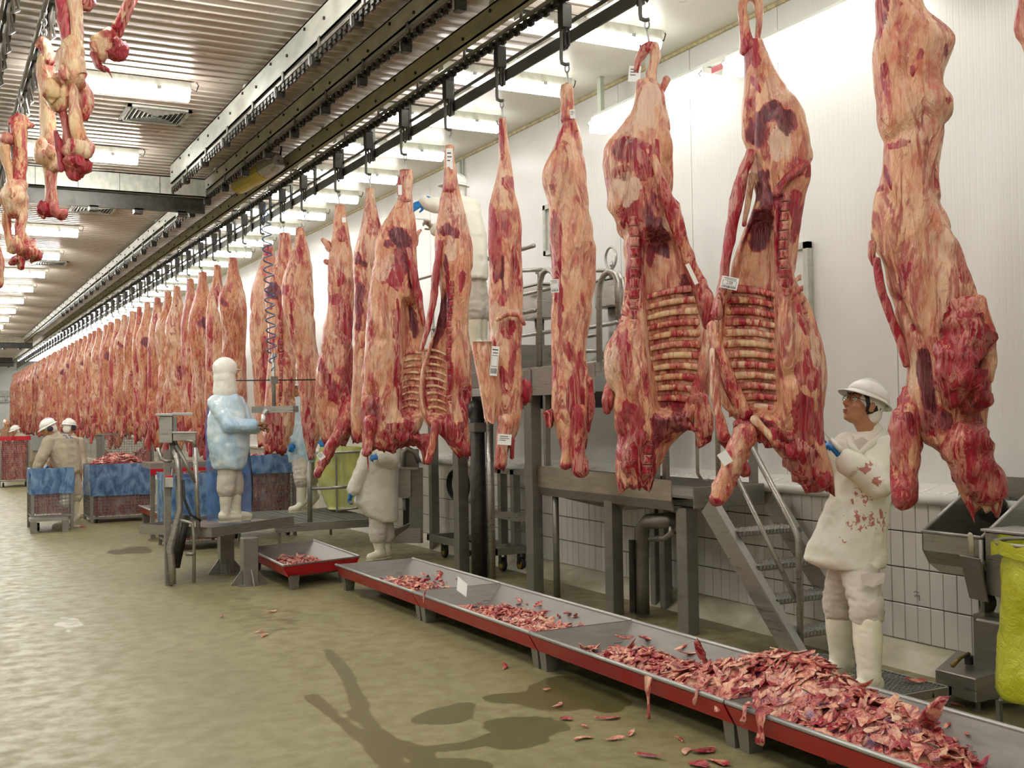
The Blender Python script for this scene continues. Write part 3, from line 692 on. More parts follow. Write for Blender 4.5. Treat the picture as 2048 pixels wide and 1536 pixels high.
        for sd in (0, 1):
            o = sd*m*n
            for i in range(m-1):
                for k in range(n-1):
                    f = (o+i*n+k, o+i*n+k+1, o+(i+1)*n+k+1, o+(i+1)*n+k); F.append(f if sd == 1 else f[::-1])
        o = m*n
        for i in range(m-1): F += [(i*n, (i+1)*n, o+(i+1)*n, o+i*n), (i*n+n-1, o+i*n+n-1, o+(i+1)*n+n-1, (i+1)*n+n-1)]
        for k in range(n-1): F += [(k, o+k, o+k+1, k+1), ((m-1)*n+k, (m-1)*n+k+1, o+(m-1)*n+k+1, o+(m-1)*n+k)]
        cols = np.tile([meat, dark, pale], (len(V), 1)); return mk(name, V, F, M[mat], s.root, smooth=True, cols=cols)
    def rib(s, p0, p1, w, off0, off1, bow, mat='bone', meat=.25):
        A = s.pl.p(*p0, off0); B = s.pl.p(*p1, off1); n = 9; V = []
        for i in range(n):
            f = i/(n-1); c = A+(B-A)*f-s.pl.n*bow*math.sin(math.pi*f)+np.array([0, 0, .02*math.sin(math.pi*f)]); ww = w*(.75+.4*f)
            for dz, dn in ((-.55, -.2), (-.38, .3), (.38, .3), (.55, -.2), (0, -.5)): V.append(c+np.array([0, 0, dz*ww])+s.pl.n*dn*ww*.6)
        V = np.array(V); V = V+s.pl.n*(fbm(V+s.seed, 25, 2)*.012)[:, None]; F = [(i*5+k, i*5+(k+1) % 5, (i+1)*5+(k+1) % 5, (i+1)*5+k) for i in range(n-1) for k in range(5)]+[(4, 3, 2, 1, 0), tuple((n-1)*5+k for k in range(5))]
        cols = np.tile([meat+.05+random.uniform(-.12, .14), 0, .0], (len(V), 1)); return mk('rib', V, F, M[mat], s.root, smooth=True, cols=cols)
    def spine(s, px, n, wpx, off, mat='raw', meat=.95):
        """a column of split vertebrae along (u, v) points"""
        q = np.array(px, float); v = np.linspace(q[0, 1], q[-1, 1], n+1); u = np.interp(v, q[:, 1], q[:, 0])
        for i in range(n):
            A = s.pl.p(u[i], v[i]+1.2, off); B = s.pl.p(u[i+1], v[i+1]-1.2, off); w = wpx*s.pl.ppm(u[i], v[i])
            b = MB(); m = (A+B)/2; h = (A-B)/2; rng = []
            for f, k in ((1, .8), (.8, 1.05), (.25, .86), (-.25, .86), (-.8, 1.05), (-1, .8)): rng.append((m+h*f, s.pl.e*w*.5*k, s.pl.n*w*.42*k))
            b.loft(rng, 10); V = np.concatenate(b.V); V = V+s.pl.n*(fbm(V+s.seed, 22, 2)*.012)[:, None]
            cols = np.tile([meat*random.uniform(.6, 1.1), random.uniform(0, .35), random.uniform(0, .25)], (len(V), 1)); cols[:10, 2] = .8; cols[-10:, 2] = .8
            mk('vertebra', V, b.F, M[mat], s.root, smooth=True, cols=cols)
    def tag(s, u, v, w, h, rot=0, off=.2, kind=0, text=None):
        """a paper label with printing"""
        q = s.pl.ppm(u, v); c = s.pl.p(u, v, off); a = math.radians(rot)
        X = s.pl.e*math.cos(a)+np.array([0, 0, math.sin(a)]); Y = -s.pl.e*math.sin(a)+np.array([0, 0, math.cos(a)]); n = s.pl.n; W, H = w*q/2, h*q/2
        b = MB(); b.sheet([c-X*W-Y*H, c+X*W-Y*H, c+X*W+Y*H, c-X*W+Y*H], .003, n); o = b.build('tag', M['paper'], s.root)
        b = MB(); nn = c+n*.0036
        def bar(x0, x1, y0, y1): b.sheet([nn+X*W*x0+Y*H*y0, nn+X*W*x1+Y*H*y0, nn+X*W*x1+Y*H*y1, nn+X*W*x0+Y*H*y1], .0006, n)
        if kind == 0:
            bar(-.75, .7, .72, .80); bar(-.6, .75, .52, .58)
            for x in np.arange(-.8, .8, .14): bar(x, x+.05+.05*random.random(), -.85, -.5)
            bar(-.8, .8, .35, .38); bar(-.8, .8, -.38, -.35); bar(-.8, -.76, -.35, .35); bar(.76, .8, -.35, .35)
        elif kind == 1:
            bar(-.7, .5, .5, .62); bar(-.7, .7, .15, .25); bar(-.7, .2, -.2, -.1)
        if kind in (0, 1): b.build('print', M['print'], o)
        if text:
            cu = bpy.data.curves.new('digits', 'FONT'); cu.body = text; cu.align_x = 'CENTER'; cu.align_y = 'CENTER'; cu.size = H*.72
            to = bpy.data.objects.new('digits', cu); dg = bpy.context.evaluated_depsgraph_get(); me = bpy.data.meshes.new_from_object(to)
            V = np.array([tuple(k.co) for k in me.vertices]); 
            if len(V): mk('digits', nn+V[:, :1]*X+V[:, 1:2]*Y+n*.0008, [tuple(p.vertices) for p in me.polygons], M['print'], o)
            bpy.data.objects.remove(to)
        return o
    def collect(s): return s.root

D_ = 1.0
def beef():
    S = {}
    # ---- torn-open pair, left half (loop shank)
    k = Side('beef_side', 'torn-open left half with a hooked loop shank and bare ribs, nearest ribbed pair', 4.0, 5.79,
        [(163,1274,1312),(185,1270,1328),(215,1264,1331),(245,1249,1338),(265,1234,1342),(290,1214,1346),(330,1207,1350),(370,1211,1348),(400,1213,1343),(413,1209,1340),(440,1222,1338),(480,1243,1352),(520,1250,1372),(560,1249,1392),(600,1247,1408),(640,1240,1415),(670,1224,1418),(700,1209,1420),(740,1206,1420),(770,1213,1418),(800,1222,1414),(830,1229,1405),(855,1231,1385),(885,1233,1345),(920,1234,1325),(950,1234,1312),(973,1238,1303)],
        [(1262,312,44,26,-12,1.1,.55,0),(1287,338,30,26,0,1.1,.35,0),(1245,355,28,16,0,.9,.5,0),(1240,375,20,20,0,.2,0,.6),(1258,385,22,30,0,.3,0,.7),(1290,240,26,60,15,.1,0,.75),(1262,265,30,16,0,.15,0,.5),
         (1312,330,10,26,0,1,.3,0),(1270,175,10,8,0,1,.4,0),(1322,195,14,30,0,.5,0,.3),(1265,440,26,38,-15,.95,.2,0),(1300,430,18,60,0,.5,.45,0),(1330,500,18,60,-25,.9,.75,0),(1300,500,14,70,0,.7,.5,0),(1330,560,40,46,0,.12,.12,.3),(1375,570,22,50,-25,.6,.6,0),
         (1270,520,20,120,0,.9,.1,0),(1340,720,70,120,0,.5,.40,0),(1345,630,60,30,0,.3,.3,.2),(1230,640,14,50,0,.4,0,.3),(1225,735,18,50,0,.35,0,.6),(1250,700,18,80,0,.75,.1,0),
         (1260,860,30,60,0,1.1,.35,0),(1285,930,30,50,0,1.1,.45,0),(1245,950,10,40,0,.5,0,.3),(1340,845,44,28,0,1.2,.7,0),(1330,870,30,30,0,1.2,.6,0),(1395,820,18,30,0,.5,0,.3)],
        depth=.19, N=150, Mr=84, seed=1, base=.05, cav=([(470,1278,1372),(560,1284,1398),(640,1287,1408),(700,1292,1410),(760,1300,1408),(830,1308,1392)], .05))
    k.rod('hind_shank', [(1306,92,.02),(1312,112,.03),(1306,135,.03),(1302,160,.03),(1300,185,.04)], [.036,.034,.032,.036,.045], 'meat', .35)
    k.rod('tendon_loop', [(1304,90,.02),(1288,100,.02),(1276,122,.02),(1272,142,.02)], [.03,.034,.03,.026], 'meat', .55)
    k.rod('knuckle', [(1322,185,0),(1330,165,0),(1333,158,0)], [.03,.03,.03], 'meat', .3)
    k.rod('flank_strip', [(1305,315,.16),(1325,370,.17),(1345,420,.15),(1368,490,.12),(1392,555,.1),(1412,600,.1),(1420,650,.1)], [.03,.035,.045,.04,.045,.06,.05], 'meat', .55, pale=.2)
    k.rod('spine_edge', [(1262,430,.13),(1290,445,.13),(1284,520,.12),(1284,600,.11),(1288,680,.11),(1300,760,.11),(1308,820,.11)], [.014,.014,.012,.012,.012,.014,.016], 'raw', .8)
    k.spine([(1268,432),(1270,520),(1270,620),(1276,700),(1288,790),(1298,880),(1292,950)], 25, 21, .13)
    for i in range(12):
        v = 590+i*20.5; k.rib((1288+i*1.2, v+6), (1408-max(0, i-6)*4.5, v-14+i*2.2), .041, .070, .056, .045, 'bone', .46)
    for i in range(11):
        v = 595+i*17; w = min(i*6, 46); k.rib((1266+i*1.2, v+24), (1250-w*.75+i*.4, v-6+i*1.0), .026, .11, .07, -.02, 'meat', .45)
    k.rod('neck', [(1268,860,.05),(1262,910,.06),(1266,960,.05)], [.11,.10,.085], 'raw', .9, .4, amp=.03, ell=.7)
    k.rod('brisket', [(1420,640,.08),(1412,700,.09),(1400,760,.10),(1388,812,.10),(1372,830,.1)], [.03,.034,.036,.045,.05], 'meat', .45)
    k.rod('foreleg_muscle', [(1325,838,.06),(1350,842,.08),(1380,852,.09),(1405,868,.09)], [.05,.06,.055,.04], 'raw', 1.0, .45, amp=.035, ell=.6)
    k.rod('breast_flap', [(1400,800,.13),(1404,850,.13),(1398,885,.12)], [.07,.085,.05], 'meat', .45, amp=.03, ell=.5)
    k.rod('shin_end', [(1450,880,-.08),(1480,925,-.1),(1493,945,-.1)], [.05,.045,.04], 'raw', .8)
    k.rod('shoulder_lump', [(1222,770,.02),(1218,800,.03),(1214,822,.02)], [.035,.05,.03], 'raw', .6)
    k.tag(1269,148,24,32,-6,.03,1); k.tag(1384,548,8,44,24,.18,-1)
    S['A'] = k
    # ---- torn-open pair, right half
    k = Side('beef_side', 'torn-open right half of the nearest ribbed pair, reached by the white-helmeted woman', 4.0, 4.79,
        [(85,1488,1526),(110,1487,1538),(140,1489,1550),(180,1488,1574),(210,1485,1600),(230,1484,1609),(270,1486,1618),(300,1495,1622),(315,1500,1628),(350,1502,1624),(390,1512,1612),(430,1503,1606),(470,1488,1600),(520,1470,1598),(560,1456,1602),(600,1444,1614),(640,1436,1627),(680,1426,1641),(720,1424,1650),(760,1430,1652),(800,1440,1646),(830,1462,1645),(860,1498,1647),(890,1540,1650),(920,1568,1658),(950,1588,1666),(975,1612,1668)],
        [(1500,110,16,50,5,.9,.15,0),(1512,135,16,20,0,.95,.35,0),(1512,180,9,34,-22,1.1,.3,0),(1540,215,36,40,0,0,0,.45),(1505,215,12,14,0,.9,.4,0),(1530,240,36,24,-15,1.1,.75,0),(1518,275,24,34,0,1.1,.75,0),(1580,255,28,26,0,1.2,.7,0),(1555,300,26,40,0,.05,0,.7),(1585,320,20,80,0,.1,0,.4),
         (1590,345,30,20,-20,.7,.0,.2),(1508,330,14,40,0,.6,.1,.3),(1525,385,16,50,0,.7,.75,0),(1520,460,24,60,20,1.0,.75,0),(1510,560,40,50,0,.15,.2,.3),(1562,480,14,120,0,1.0,.2,0),(1590,420,16,60,0,.95,.3,0),(1585,540,18,60,0,.5,.1,.2),(1495,720,55,115,0,.5,.40,0),
         (1500,620,50,40,0,.3,.3,.2),(1605,640,20,40,0,.65,.1,.2),(1632,690,16,44,0,.35,0,.6),(1610,740,26,50,0,.8,.3,0),(1600,840,34,60,0,1.05,.4,0),(1640,850,12,60,0,.9,.3,0),(1610,930,30,34,0,1.0,.3,0),(1640,965,22,22,0,1.2,.35,0),(1520,855,40,24,0,1.2,.6,0),(1560,880,40,24,0,1.2,.5,0)],
        depth=.19, N=150, Mr=84, seed=2, base=.05, cav=([(430,1508,1550),(520,1478,1552),(600,1450,1556),(700,1436,1558),(780,1448,1560),(835,1478,1562)], .05))
    k.rod('hind_shank', [(1494,-14,.02),(1484,15,.03),(1489,55,.03),(1496,100,.03)], [.034,.03,.035,.05], 'meat', .35)
    k.rod('tendon_loop', [(1500,-14,.0),(1518,10,.0),(1519,45,.0),(1514,85,.0),(1524,115,0)], [.03,.028,.018,.016,.02], 'meat', .2, pale=.4)
    k.rod('flank_strip', [(1500,305,.12),(1486,350,.12),(1473,410,.12),(1464,460,.11),(1453,520,.1),(1444,580,.1),(1436,630,.1)], [.03,.036,.046,.036,.03,.03,.04], 'raw', .8, .1)
    k.rod('membrane', [(1503,350,.05),(1497,400,.04),(1488,450,.05)], [.02,.018,.015], 'bone', .3)
    k.rod('spine_edge', [(1555,410,.14),(1551,480,.13),(1554,560,.12),(1558,640,.12),(1560,720,.12),(1563,800,.12)], [.012]*6, 'raw', .9, .2)
    k.rod('pelvic_edge', [(1610,325,.1),(1590,345,.14),(1565,365,.15),(1552,390,.15)], [.02,.026,.026,.02], 'raw', .7)
    k.spine([(1573,385),(1567,470),(1568,560),(1571,640),(1572,720),(1576,800),(1580,880)], 26, 19, .14)
    for i in range(12):
        v = 590+i*20.5; k.rib((1556+i*.4, v+2), (1446-min(i, 6)*3.4+max(0, i-7)*8, v-12+i*2), .041, .070, .056, .045, 'bone', .46)
    for i in range(12):
        v = 560+i*22; w = 20+min(i*5, 42); k.rib((1580+i*.2, v+26), (1584+w*.9, v-6), .026, .12, .08, -.02, 'meat', .5)
    k.rod('neck', [(1585,870,.06),(1610,920,.07),(1636,962,.06)], [.10,.105,.085], 'raw', .85, .38, amp=.03, ell=.75)
    k.rod('brisket', [(1424,650,.08),(1436,700,.10),(1455,750,.11),(1476,805,.11),(1490,830,.1)], [.03,.036,.036,.04,.045], 'meat', .5, .1)
    k.rod('breastbone', [(1425,700,.13),(1428,760,.14),(1436,830,.14),(1448,872,.13)], [.02,.028,.03,.05], 'meat', .2, pale=.2, ell=.6)
    k.rod('foreleg_muscle', [(1480,850,.1),(1515,862,.1),(1560,885,.1),(1600,915,.08)], [.055,.06,.065,.06], 'raw', .95, .4, amp=.035, ell=.7)
    k.rod('shank_bone', [(1508,838,.16),(1535,868,.16),(1552,888,.15)], [.028,.024,.03], 'bone', .35, .45)
    k.rod('foreshank', [(1492,868,.16),(1472,912,.20),(1450,958,.22),(1432,1000,.23)], [.085,.068,.058,.05], 'meat', .45, .05, amp=.02)
    k.tag(1459,566,34,24,-14,.16,0,'238'); k.tag(1450,916,20,26,32,.29,-1)
    S['B'] = k
    # ---- far right, outside of a side
    k = Side('beef_side', 'fat-covered side at the far right hanging neck and foreleg over the steel sink', 4.0, 3.79,
        [(-175,1800,1828,.5),(-150,1797,1830,.5),(-120,1790,1834,.6),(-60,1766,1838),(0,1749,1843),(35,1751,1858),(58,1753,1890),(85,1747,1919),(108,1742,1913),(140,1743,1894),(180,1744,1890),(205,1746,1911),(232,1748,1911),(270,1758,1893),(300,1766,1886),(340,1765,1880),(380,1749,1882),(420,1741,1895),(460,1738,1906),(500,1749,1921),(540,1759,1931),(580,1769,1945),(620,1789,1966),(660,1800,1980),(700,1808,1981),(740,1816,1977),(790,1812,1980),(825,1820,1976),(860,1834,1976),(885,1842,1976),(905,1884,1980),(940,1900,1987),(975,1915,2002),(1000,1930,2008),(1018,1945,1995)],
        [(1768,40,16,50,8,.95,.3,0),(1812,20,30,22,0,.6,.2,.1),(1770,160,14,34,0,.7,.35,0),(1768,220,14,34,0,.7,.3,0),(1838,125,10,24,20,.9,.5,0),(1828,150,5,16,10,1.1,.5,0),(1820,155,14,18,0,.4,.25,0),(1895,112,8,16,0,1,.6,0),(1880,180,6,5,0,1,.8,0),(1903,205,8,9,0,1,.3,0),(1888,240,7,18,20,.3,.5,0),(1795,298,24,9,0,.9,0,0),(1855,295,14,8,0,.2,.4,0),
         (1776,365,5,34,-12,1.1,.5,0),(1760,385,6,10,0,.9,.5,0),(1877,370,5,34,0,1,.2,0),(1795,415,20,24,0,0,0,.5),(1805,560,26,40,20,.75,.4,0),(1790,585,12,34,20,.9,.3,0),(1880,570,18,40,0,.4,.2,0),(1858,590,20,44,0,.5,0,0),(1820,660,10,20,0,.9,0,0),(1925,560,12,20,0,.8,.2,0),(1940,540,8,16,-20,.9,.2,0),
         (1850,760,13,62,-6,.6,.85,0),(1848,722,8,16,0,.3,.9,0),(1858,690,18,26,20,.7,0,0),(1870,840,34,28,0,1.2,.45,0),(1893,845,15,30,8,.9,.7,.1),(1930,700,34,60,0,1,.3,0),(1955,880,20,60,0,1.1,.4,0),(1925,910,22,34,0,.5,.1,.3),(1945,960,24,28,0,.6,0,.2),(1990,960,12,50,-10,1.2,.4,0),(1965,990,30,14,0,1.2,.5,0)],
        depth=.17, N=150, Mr=72, seed=3, base=-.10, edge=.3, rag=.03)
    k.rod('hind_shank', [(1808,-190,0),(1812,-120,0),(1800,-50,.0),(1795,0,-.02)], [.04,.05,.075,.06], 'meat', .5)
    k.rod('shoulder_flap', [(1948,610,.13),(1934,660,.17),(1916,710,.19),(1912,745,.19),(1935,775,.19),(1965,795,.17)], [.06,.09,.10,.095,.09,.07], 'raw', .75, .12, amp=.04)
    k.rod('flap_edge', [(1960,600,.14),(1972,660,.14),(1976,720,.13),(1970,760,.13)], [.035,.04,.035,.04], 'meat', .25)
    k.rod('foreshank', [(1830,790,-.02),(1818,830,.02),(1813,870,.05),(1811,905,.06),(1808,950,.06),(1806,990,.06),(1804,1010,.06)], [.07,.074,.064,.056,.044,.05,.036], 'meat', .55, .1, amp=.022)
    k.rod('elbow_muscle', [(1812,835,.07),(1822,872,.09)], [.04,.03], 'raw', .9, .4)
    k.rod('neck', [(1925,880,.08),(1945,935,.09),(1968,985,.08)], [.12,.125,.09], 'raw', .6, .1, amp=.03, ell=.7)
    k.rod('side_strip', [(1745,485,.03),(1742,510,.04),(1748,528,.04)], [.018,.02,.015], 'raw', .6)
    k.rod('belly_edge', [(1752,520,.06),(1764,585,.07),(1785,640,.07),(1805,690,.06),(1812,730,.05)], [.02,.022,.025,.022,.018], 'raw', .75)
    k.rod('blood_string', [(1938,995,.1),(1944,1020,.1),(1949,1045,.1)], [.014,.010,.003], 'raw', 1.2); k.rod('blood_string', [(1976,992,.1),(1984,1012,.1),(1994,1034,.1)], [.008,.005,.005], 'raw', 1.2)
    S['C'] = k
    # ---- narrow, two legs
    k = Side('beef_side', 'narrow fat-covered side seen edge-on with two dangling forelegs, left of the ribbed pair', 4.0, 6.78,
        [(172,1123,1145),(190,1118,1147),(207,1124,1147),(230,1126,1147),(250,1124,1156),(270,1115,1161),(300,1105,1165),(320,1093,1168),(350,1083,1172),(370,1086,1174),(400,1098,1178),(430,1102,1181),(470,1102,1189),(490,1102,1193),(510,1104,1189),(560,1104,1190),(600,1104,1187),(640,1103,1181),(680,1103,1174),(720,1104,1174),(760,1103,1182),(800,1101,1184),(830,1104,1182),(860,1112,1178),(890,1122,1172)],
        [(1120,265,8,30,10,.9,.2,0),(1147,260,8,40,-8,.6,.2,0),(1108,385,8,22,0,.8,.5,0),(1112,480,9,70,0,1.1,.35,0),(1110,560,6,60,0,.9,.3,0),(1120,620,5,160,0,.9,.3,0),(1108,720,8,60,0,.8,.3,.2),(1140,700,6,34,0,1.1,.4,0),(1160,735,13,30,0,1.1,.25,0),(1150,800,14,50,0,1.1,.3,0),(1130,340,30,14,0,.4,0,.1),(1150,600,34,80,0,.1,0,0),(1120,450,30,40,0,.0,0,.3),(1185,492,5,8,0,1,0,0)],
        depth=.19, N=120, Mr=48, seed=4, base=.05, edge=.35)
    k.rod('hind_shank', [(1133,172,.02),(1131,195,.03),(1134,240,.03)], [.034,.036,.045], 'meat', .3, pale=.3); k.rod('tendon', [(1143,180,.04),(1145,230,.05),(1152,262,.06)], [.016,.013,.02], 'meat', .4)
    k.rod('foreshank', [(1140,800,.06),(1134,850,.08),(1132,900,.09),(1131,930,.09)], [.05,.042,.04,.048], 'meat', .45); k.rod('foreshank', [(1156,820,.1),(1154,870,.11),(1156,910,.11),(1162,942,.11)], [.075,.062,.06,.068], 'meat', .6, .05)
    k.rod('torn_tuft', [(1104,830,.04),(1101,850,.05)], [.055,.035], 'raw', 1.1, .2, amp=.04); k.rod('side_muscle', [(1176,760,.06),(1180,810,.06),(1174,860,.05)], [.035,.045,.03], 'raw', .6)
    k.tag(1109,572,16,26,5,.2,0); k.tag(1145,228,10,18,4,.12,1)
    S['D'] = k
    # ---- slim with flap
    k = Side('beef_side', 'slim red and white side with a pale hanging flap and two long paper labels', 4.0, 7.79,
        [(238,996,1012),(270,997,1015),(320,998,1022),(350,994,1028),(380,988,1032),(410,979,1038),(450,976,1043),(500,975,1045),(560,976,1046),(600,976,1046),(640,977,1046),(665,976,1043),(700,974,1040),(750,977,1043),(800,985,1044),(840,994,1042),(870,998,1034),(895,996,1018),(915,993,1015),(935,988,1010)],
        [(1003,290,6,40,0,.9,0,0),(1010,330,8,14,0,.6,.35,0),(1018,370,16,12,0,.9,0,0),(985,430,8,30,0,.7,.35,0),(1015,460,9,40,-14,1.1,.4,0),(990,500,9,50,0,1.0,.1,0),(1028,520,8,40,-10,.9,.1,0),(1005,560,3,40,0,1,1,0),(1015,590,9,26,30,1.0,.1,0),(990,620,10,14,0,.3,0,.5),(1020,625,24,14,0,.2,0,.6),(1015,660,22,18,0,1.15,.15,0),(985,690,9,24,0,.8,.45,0),(1025,730,8,60,8,1.0,.2,0),(1005,760,8,30,0,.8,.3,0),(1000,800,12,14,0,.2,0,.6),(1025,830,14,30,0,.3,0,.4),(1012,865,7,24,8,.9,.4,0)],
        depth=.17, N=120, Mr=48, seed=5, base=.3, edge=.25)
    k.flap('flap', [(683,944,984),(700,944,985),(750,954,999),(800,963,1004),(830,968,998),(846,974,990)], .1, .018, meat=.0)
    k.rod('skin_fold', [(994,640,.17),(1015,628,.19),(1038,630,.18),(1048,648,.16)], [.016,.02,.022,.02], 'meat', .3, pale=.4)
    k.lump('kidney', 1050, 785, -.02, (.055, .05, .10)); k.rod('torn_shred', [(1024,880,.05),(1024,915,.05)], [.028,.02], 'raw', 1.1); k.rod('foreshank', [(1010,840,.08),(1005,880,.1),(1001,930,.1)], [.07,.05,.05], 'meat', .4, pale=.2)
    k.tag(989,722,15,58,-6,.19,0); k.tag(1009,879,27,21,-5,.2,1)
    S['E'] = k
    # ---- second ribbed pair
    k = Side('beef_side', 'right half of the second ribbed pair, in front of the high platform worker', 4.0, 8.78,
        [(292,891,907),(320,889,908),(345,888,913),(370,887,917),(400,880,923),(430,876,932),(460,871,938),(500,870,944),(540,872,946),(580,880,944),(620,880,939),(660,868,936),(700,852,938),(740,843,940),(780,840,943),(820,842,940),(850,856,940),(870,878,940),(895,903,942),(910,920,942)],
        [(893,355,5,22,0,.9,.3,0),(903,365,5,24,0,1,.2,0),(910,420,26,26,0,0,0,.5),(885,465,15,16,0,1.1,.7,0),(912,472,10,10,0,1.1,.5,0),(903,505,14,30,0,.1,0,.7),(892,530,5,20,0,.8,.7,0),(924,565,8,24,15,1,.1,0),(898,680,6,170,0,1.1,.45,0),(878,640,14,50,15,.7,.75,0),(870,720,18,30,0,.3,.3,.2),(870,800,22,60,0,.5,.25,0),(915,720,12,90,0,.4,0,.2),(930,800,10,50,0,.9,.3,0),(900,860,24,30,0,1,.35,0)],
        depth=.18, N=120, Mr=60, seed=6, base=.08, cav=([(580,880,894),(660,872,894),(740,848,894),(800,846,894),(840,856,896)], .04))
    k.rod('hind_shank', [(899,296,.02),(898,330,.03),(898,380,.05)], [.03,.035,.06], 'meat', .4); k.tag(899,318,13,42,0,.07,1)
    k.rod('flank_strip', [(880,485,.12),(872,550,.12),(866,610,.1),(852,670,.1),(843,700,.1)], [.03,.04,.034,.025,.02], 'raw', .85, .25)
    k.spine([(905,560),(899,640),(898,730),(900,830)], 20, 9, .12)
    for i in range(10): k.rib((893, 710+i*14), (848+i*1, 700+i*14.5), .022, .07, .05, .03)
    k.rod('foreshank', [(872,848,.1),(864,890,.12),(856,924,.13)], [.05,.042,.036], 'meat', .5); k.rod('neck', [(905,850,.06),(922,885,.06),(933,905,.06)], [.07,.06,.045], 'raw', .7, .1)
    S['F'] = k
    k = Side('beef_side', 'left half of the second ribbed pair, its foreleg gripped by the blue gloved worker', 4.0, 9.8,
        [(342,798,825),(365,796,827),(385,799,823),(400,794,826),(430,776,829),(460,760,833),(490,749,832),(520,749,834),(560,740,836),(600,736,840),(650,732,850),(700,726,850),(740,721,848),(790,716,848),(830,718,848),(860,722,842),(880,723,822),(900,724,790)],
        [(800,375,6,18,0,.3,0,.3),(805,385,6,26,0,.6,.2,0),(790,420,30,26,0,0,0,.3),(795,478,26,18,20,1.1,.75,0),(772,492,16,12,0,.9,.65,0),(815,500,10,20,0,1.2,.4,0),(770,540,20,30,0,.1,0,.5),(790,560,22,24,25,1.1,0,0),(750,640,16,100,0,.1,0,.2),(735,560,6,120,0,.8,.3,0),(796,680,6,150,0,1.15,.4,0),(825,560,12,50,-12,1.0,.6,0),(830,650,14,50,-12,.6,.7,0),(820,720,20,40,0,.15,.1,.3),(820,800,22,44,0,.6,.3,0),(765,760,30,60,0,.45,.1,.2),(750,830,30,40,0,1.1,.5,0),(790,865,40,24,0,1.2,.3,0),(735,870,12,30,0,.7,.1,0)],
        depth=.2, N=120, Mr=60, seed=7, base=.12, cav=([(600,803,842),(700,803,846),(780,803,846),(835,800,842)], .04))
    k.rod('hind_shank', [(818,346,.02),(814,372,.03),(810,400,.05)], [.045,.04,.07], 'meat', .35); k.rod('tendon_loop', [(812,344,.03),(800,362,.03),(799,388,.03)], [.036,.034,.024], 'meat', .5); k.tag(800,380,8,20,0,.1,-1)
    k.rod('tail', [(830,490,0),(833,470,0),(841,461,0)], [.025,.03,.02], 'meat', .3)
    k.rod('flank_strip', [(815,500,.12),(827,550,.12),(838,600,.12),(848,650,.1)], [.04,.045,.04,.02], 'raw', .8, .3)
    k.spine([(792,570),(797,650),(796,740),(793,840)], 22, 10, .14)
    for i in range(10): k.rib((803, 712+i*13), (843-i*.8, 706+i*13.5), .022, .08, .05, .03)
    for i in range(10): k.rib((788, 690+i*15), (758-i*1.5, 668+i*15), .022, .12, .1, -.02, 'meat', .4)
    k.rod('foreshank', [(742,840,.14),(738,875,.16),(733,905,.17)], [.075,.06,.058], 'meat', .6, .1); k.rod('blood_string', [(735,912,.17),(737,945,.17)], [.012,.004], 'raw', 1.2)
    k.rod('torn_neck', [(770,870,.08),(800,872,.08),(845,880,.06),(853,925,.05)], [.08,.09,.07,.03], 'raw', 1.1, .1, amp=.04)
    S['G'] = k
    k = Side('beef_side', 'half-hidden side hanging directly behind the left of the second ribbed pair', 4.0, 10.76,
        [(378,731,748),(400,730,750),(450,723,762),(480,715,770),(500,708,768),(530,706,762),(560,708,756),(640,708,752),(720,706,745),(800,702,738),(850,702,735),(880,706,730)],
        [(740,440,6,30,0,.7,.1,0),(755,455,5,24,0,.9,.3,0),(715,520,8,14,0,.7,.5,0),(728,530,12,12,0,.2,.5,0),(718,600,10,70,0,1.1,.65,0),(735,760,10,60,0,.2,.3,.1)], depth=.2, N=90, Mr=40, seed=8, base=.1)
    k.rod('hind_shank', [(739,380,.02),(739,410,.03),(741,450,.05)], [.04,.035,.055], 'meat', .3, pale=.3); k.tag(741,405,9,34,0,.06,1)
    S['H'] = k
    k = Side('beef_side', 'blood-smeared fat side with a tail stub and one foreleg slanting down to the left', 4.0, 11.73,
        [(412,670,691),(440,667,693),(470,664,699),(500,660,705),(530,655,708),(560,654,710),(600,655,709),(630,652,708),(660,645,708),(700,639,707),(760,632,706),(800,631,706),(840,634,706),(870,640,702),(890,650,690)],
        [(672,440,5,20,0,.5,.2,.2),(690,470,8,24,-12,.9,.1,.1),(665,520,8,30,0,.2,.2,0),(680,560,12,14,0,.7,0,0),(690,650,14,50,-8,1.1,0,0),(680,720,20,40,0,.6,0,0),(690,780,18,40,0,1.1,0,0),(660,770,14,50,-25,.9,.45,0),(670,600,14,10,0,1,0,0),(640,790,8,40,0,.1,0,0)], depth=.2, N=100, Mr=44, seed=9, base=.05, smear=.3)
    k.rod('hind_shank', [(681,415,.02),(679,445,.03),(680,480,.05)], [.05,.045,.07], 'meat', .5); k.rod('tail', [(664,500,0),(655,488,0),(645,480,0)], [.05,.045,.03], 'meat', .5, .2); k.rod('tail', [(664,528,0),(654,524,0),(650,522,0)], [.03,.03,.025], 'meat', .3)
    k.rod('foreshank', [(700,815,.16),(684,855,.2),(660,900,.24),(634,950,.26)], [.10,.095,.065,.055], 'meat', .55, .15, amp=.02); k.tag(642,912,13,14,35,.36,1); k.tag(688,440,8,10,0,.1,-1)
    k.rod('elbow', [(700,800,.12),(706,850,.12),(716,880,.1)], [.08,.09,.05], 'raw', .7, .2)
    S['I'] = k
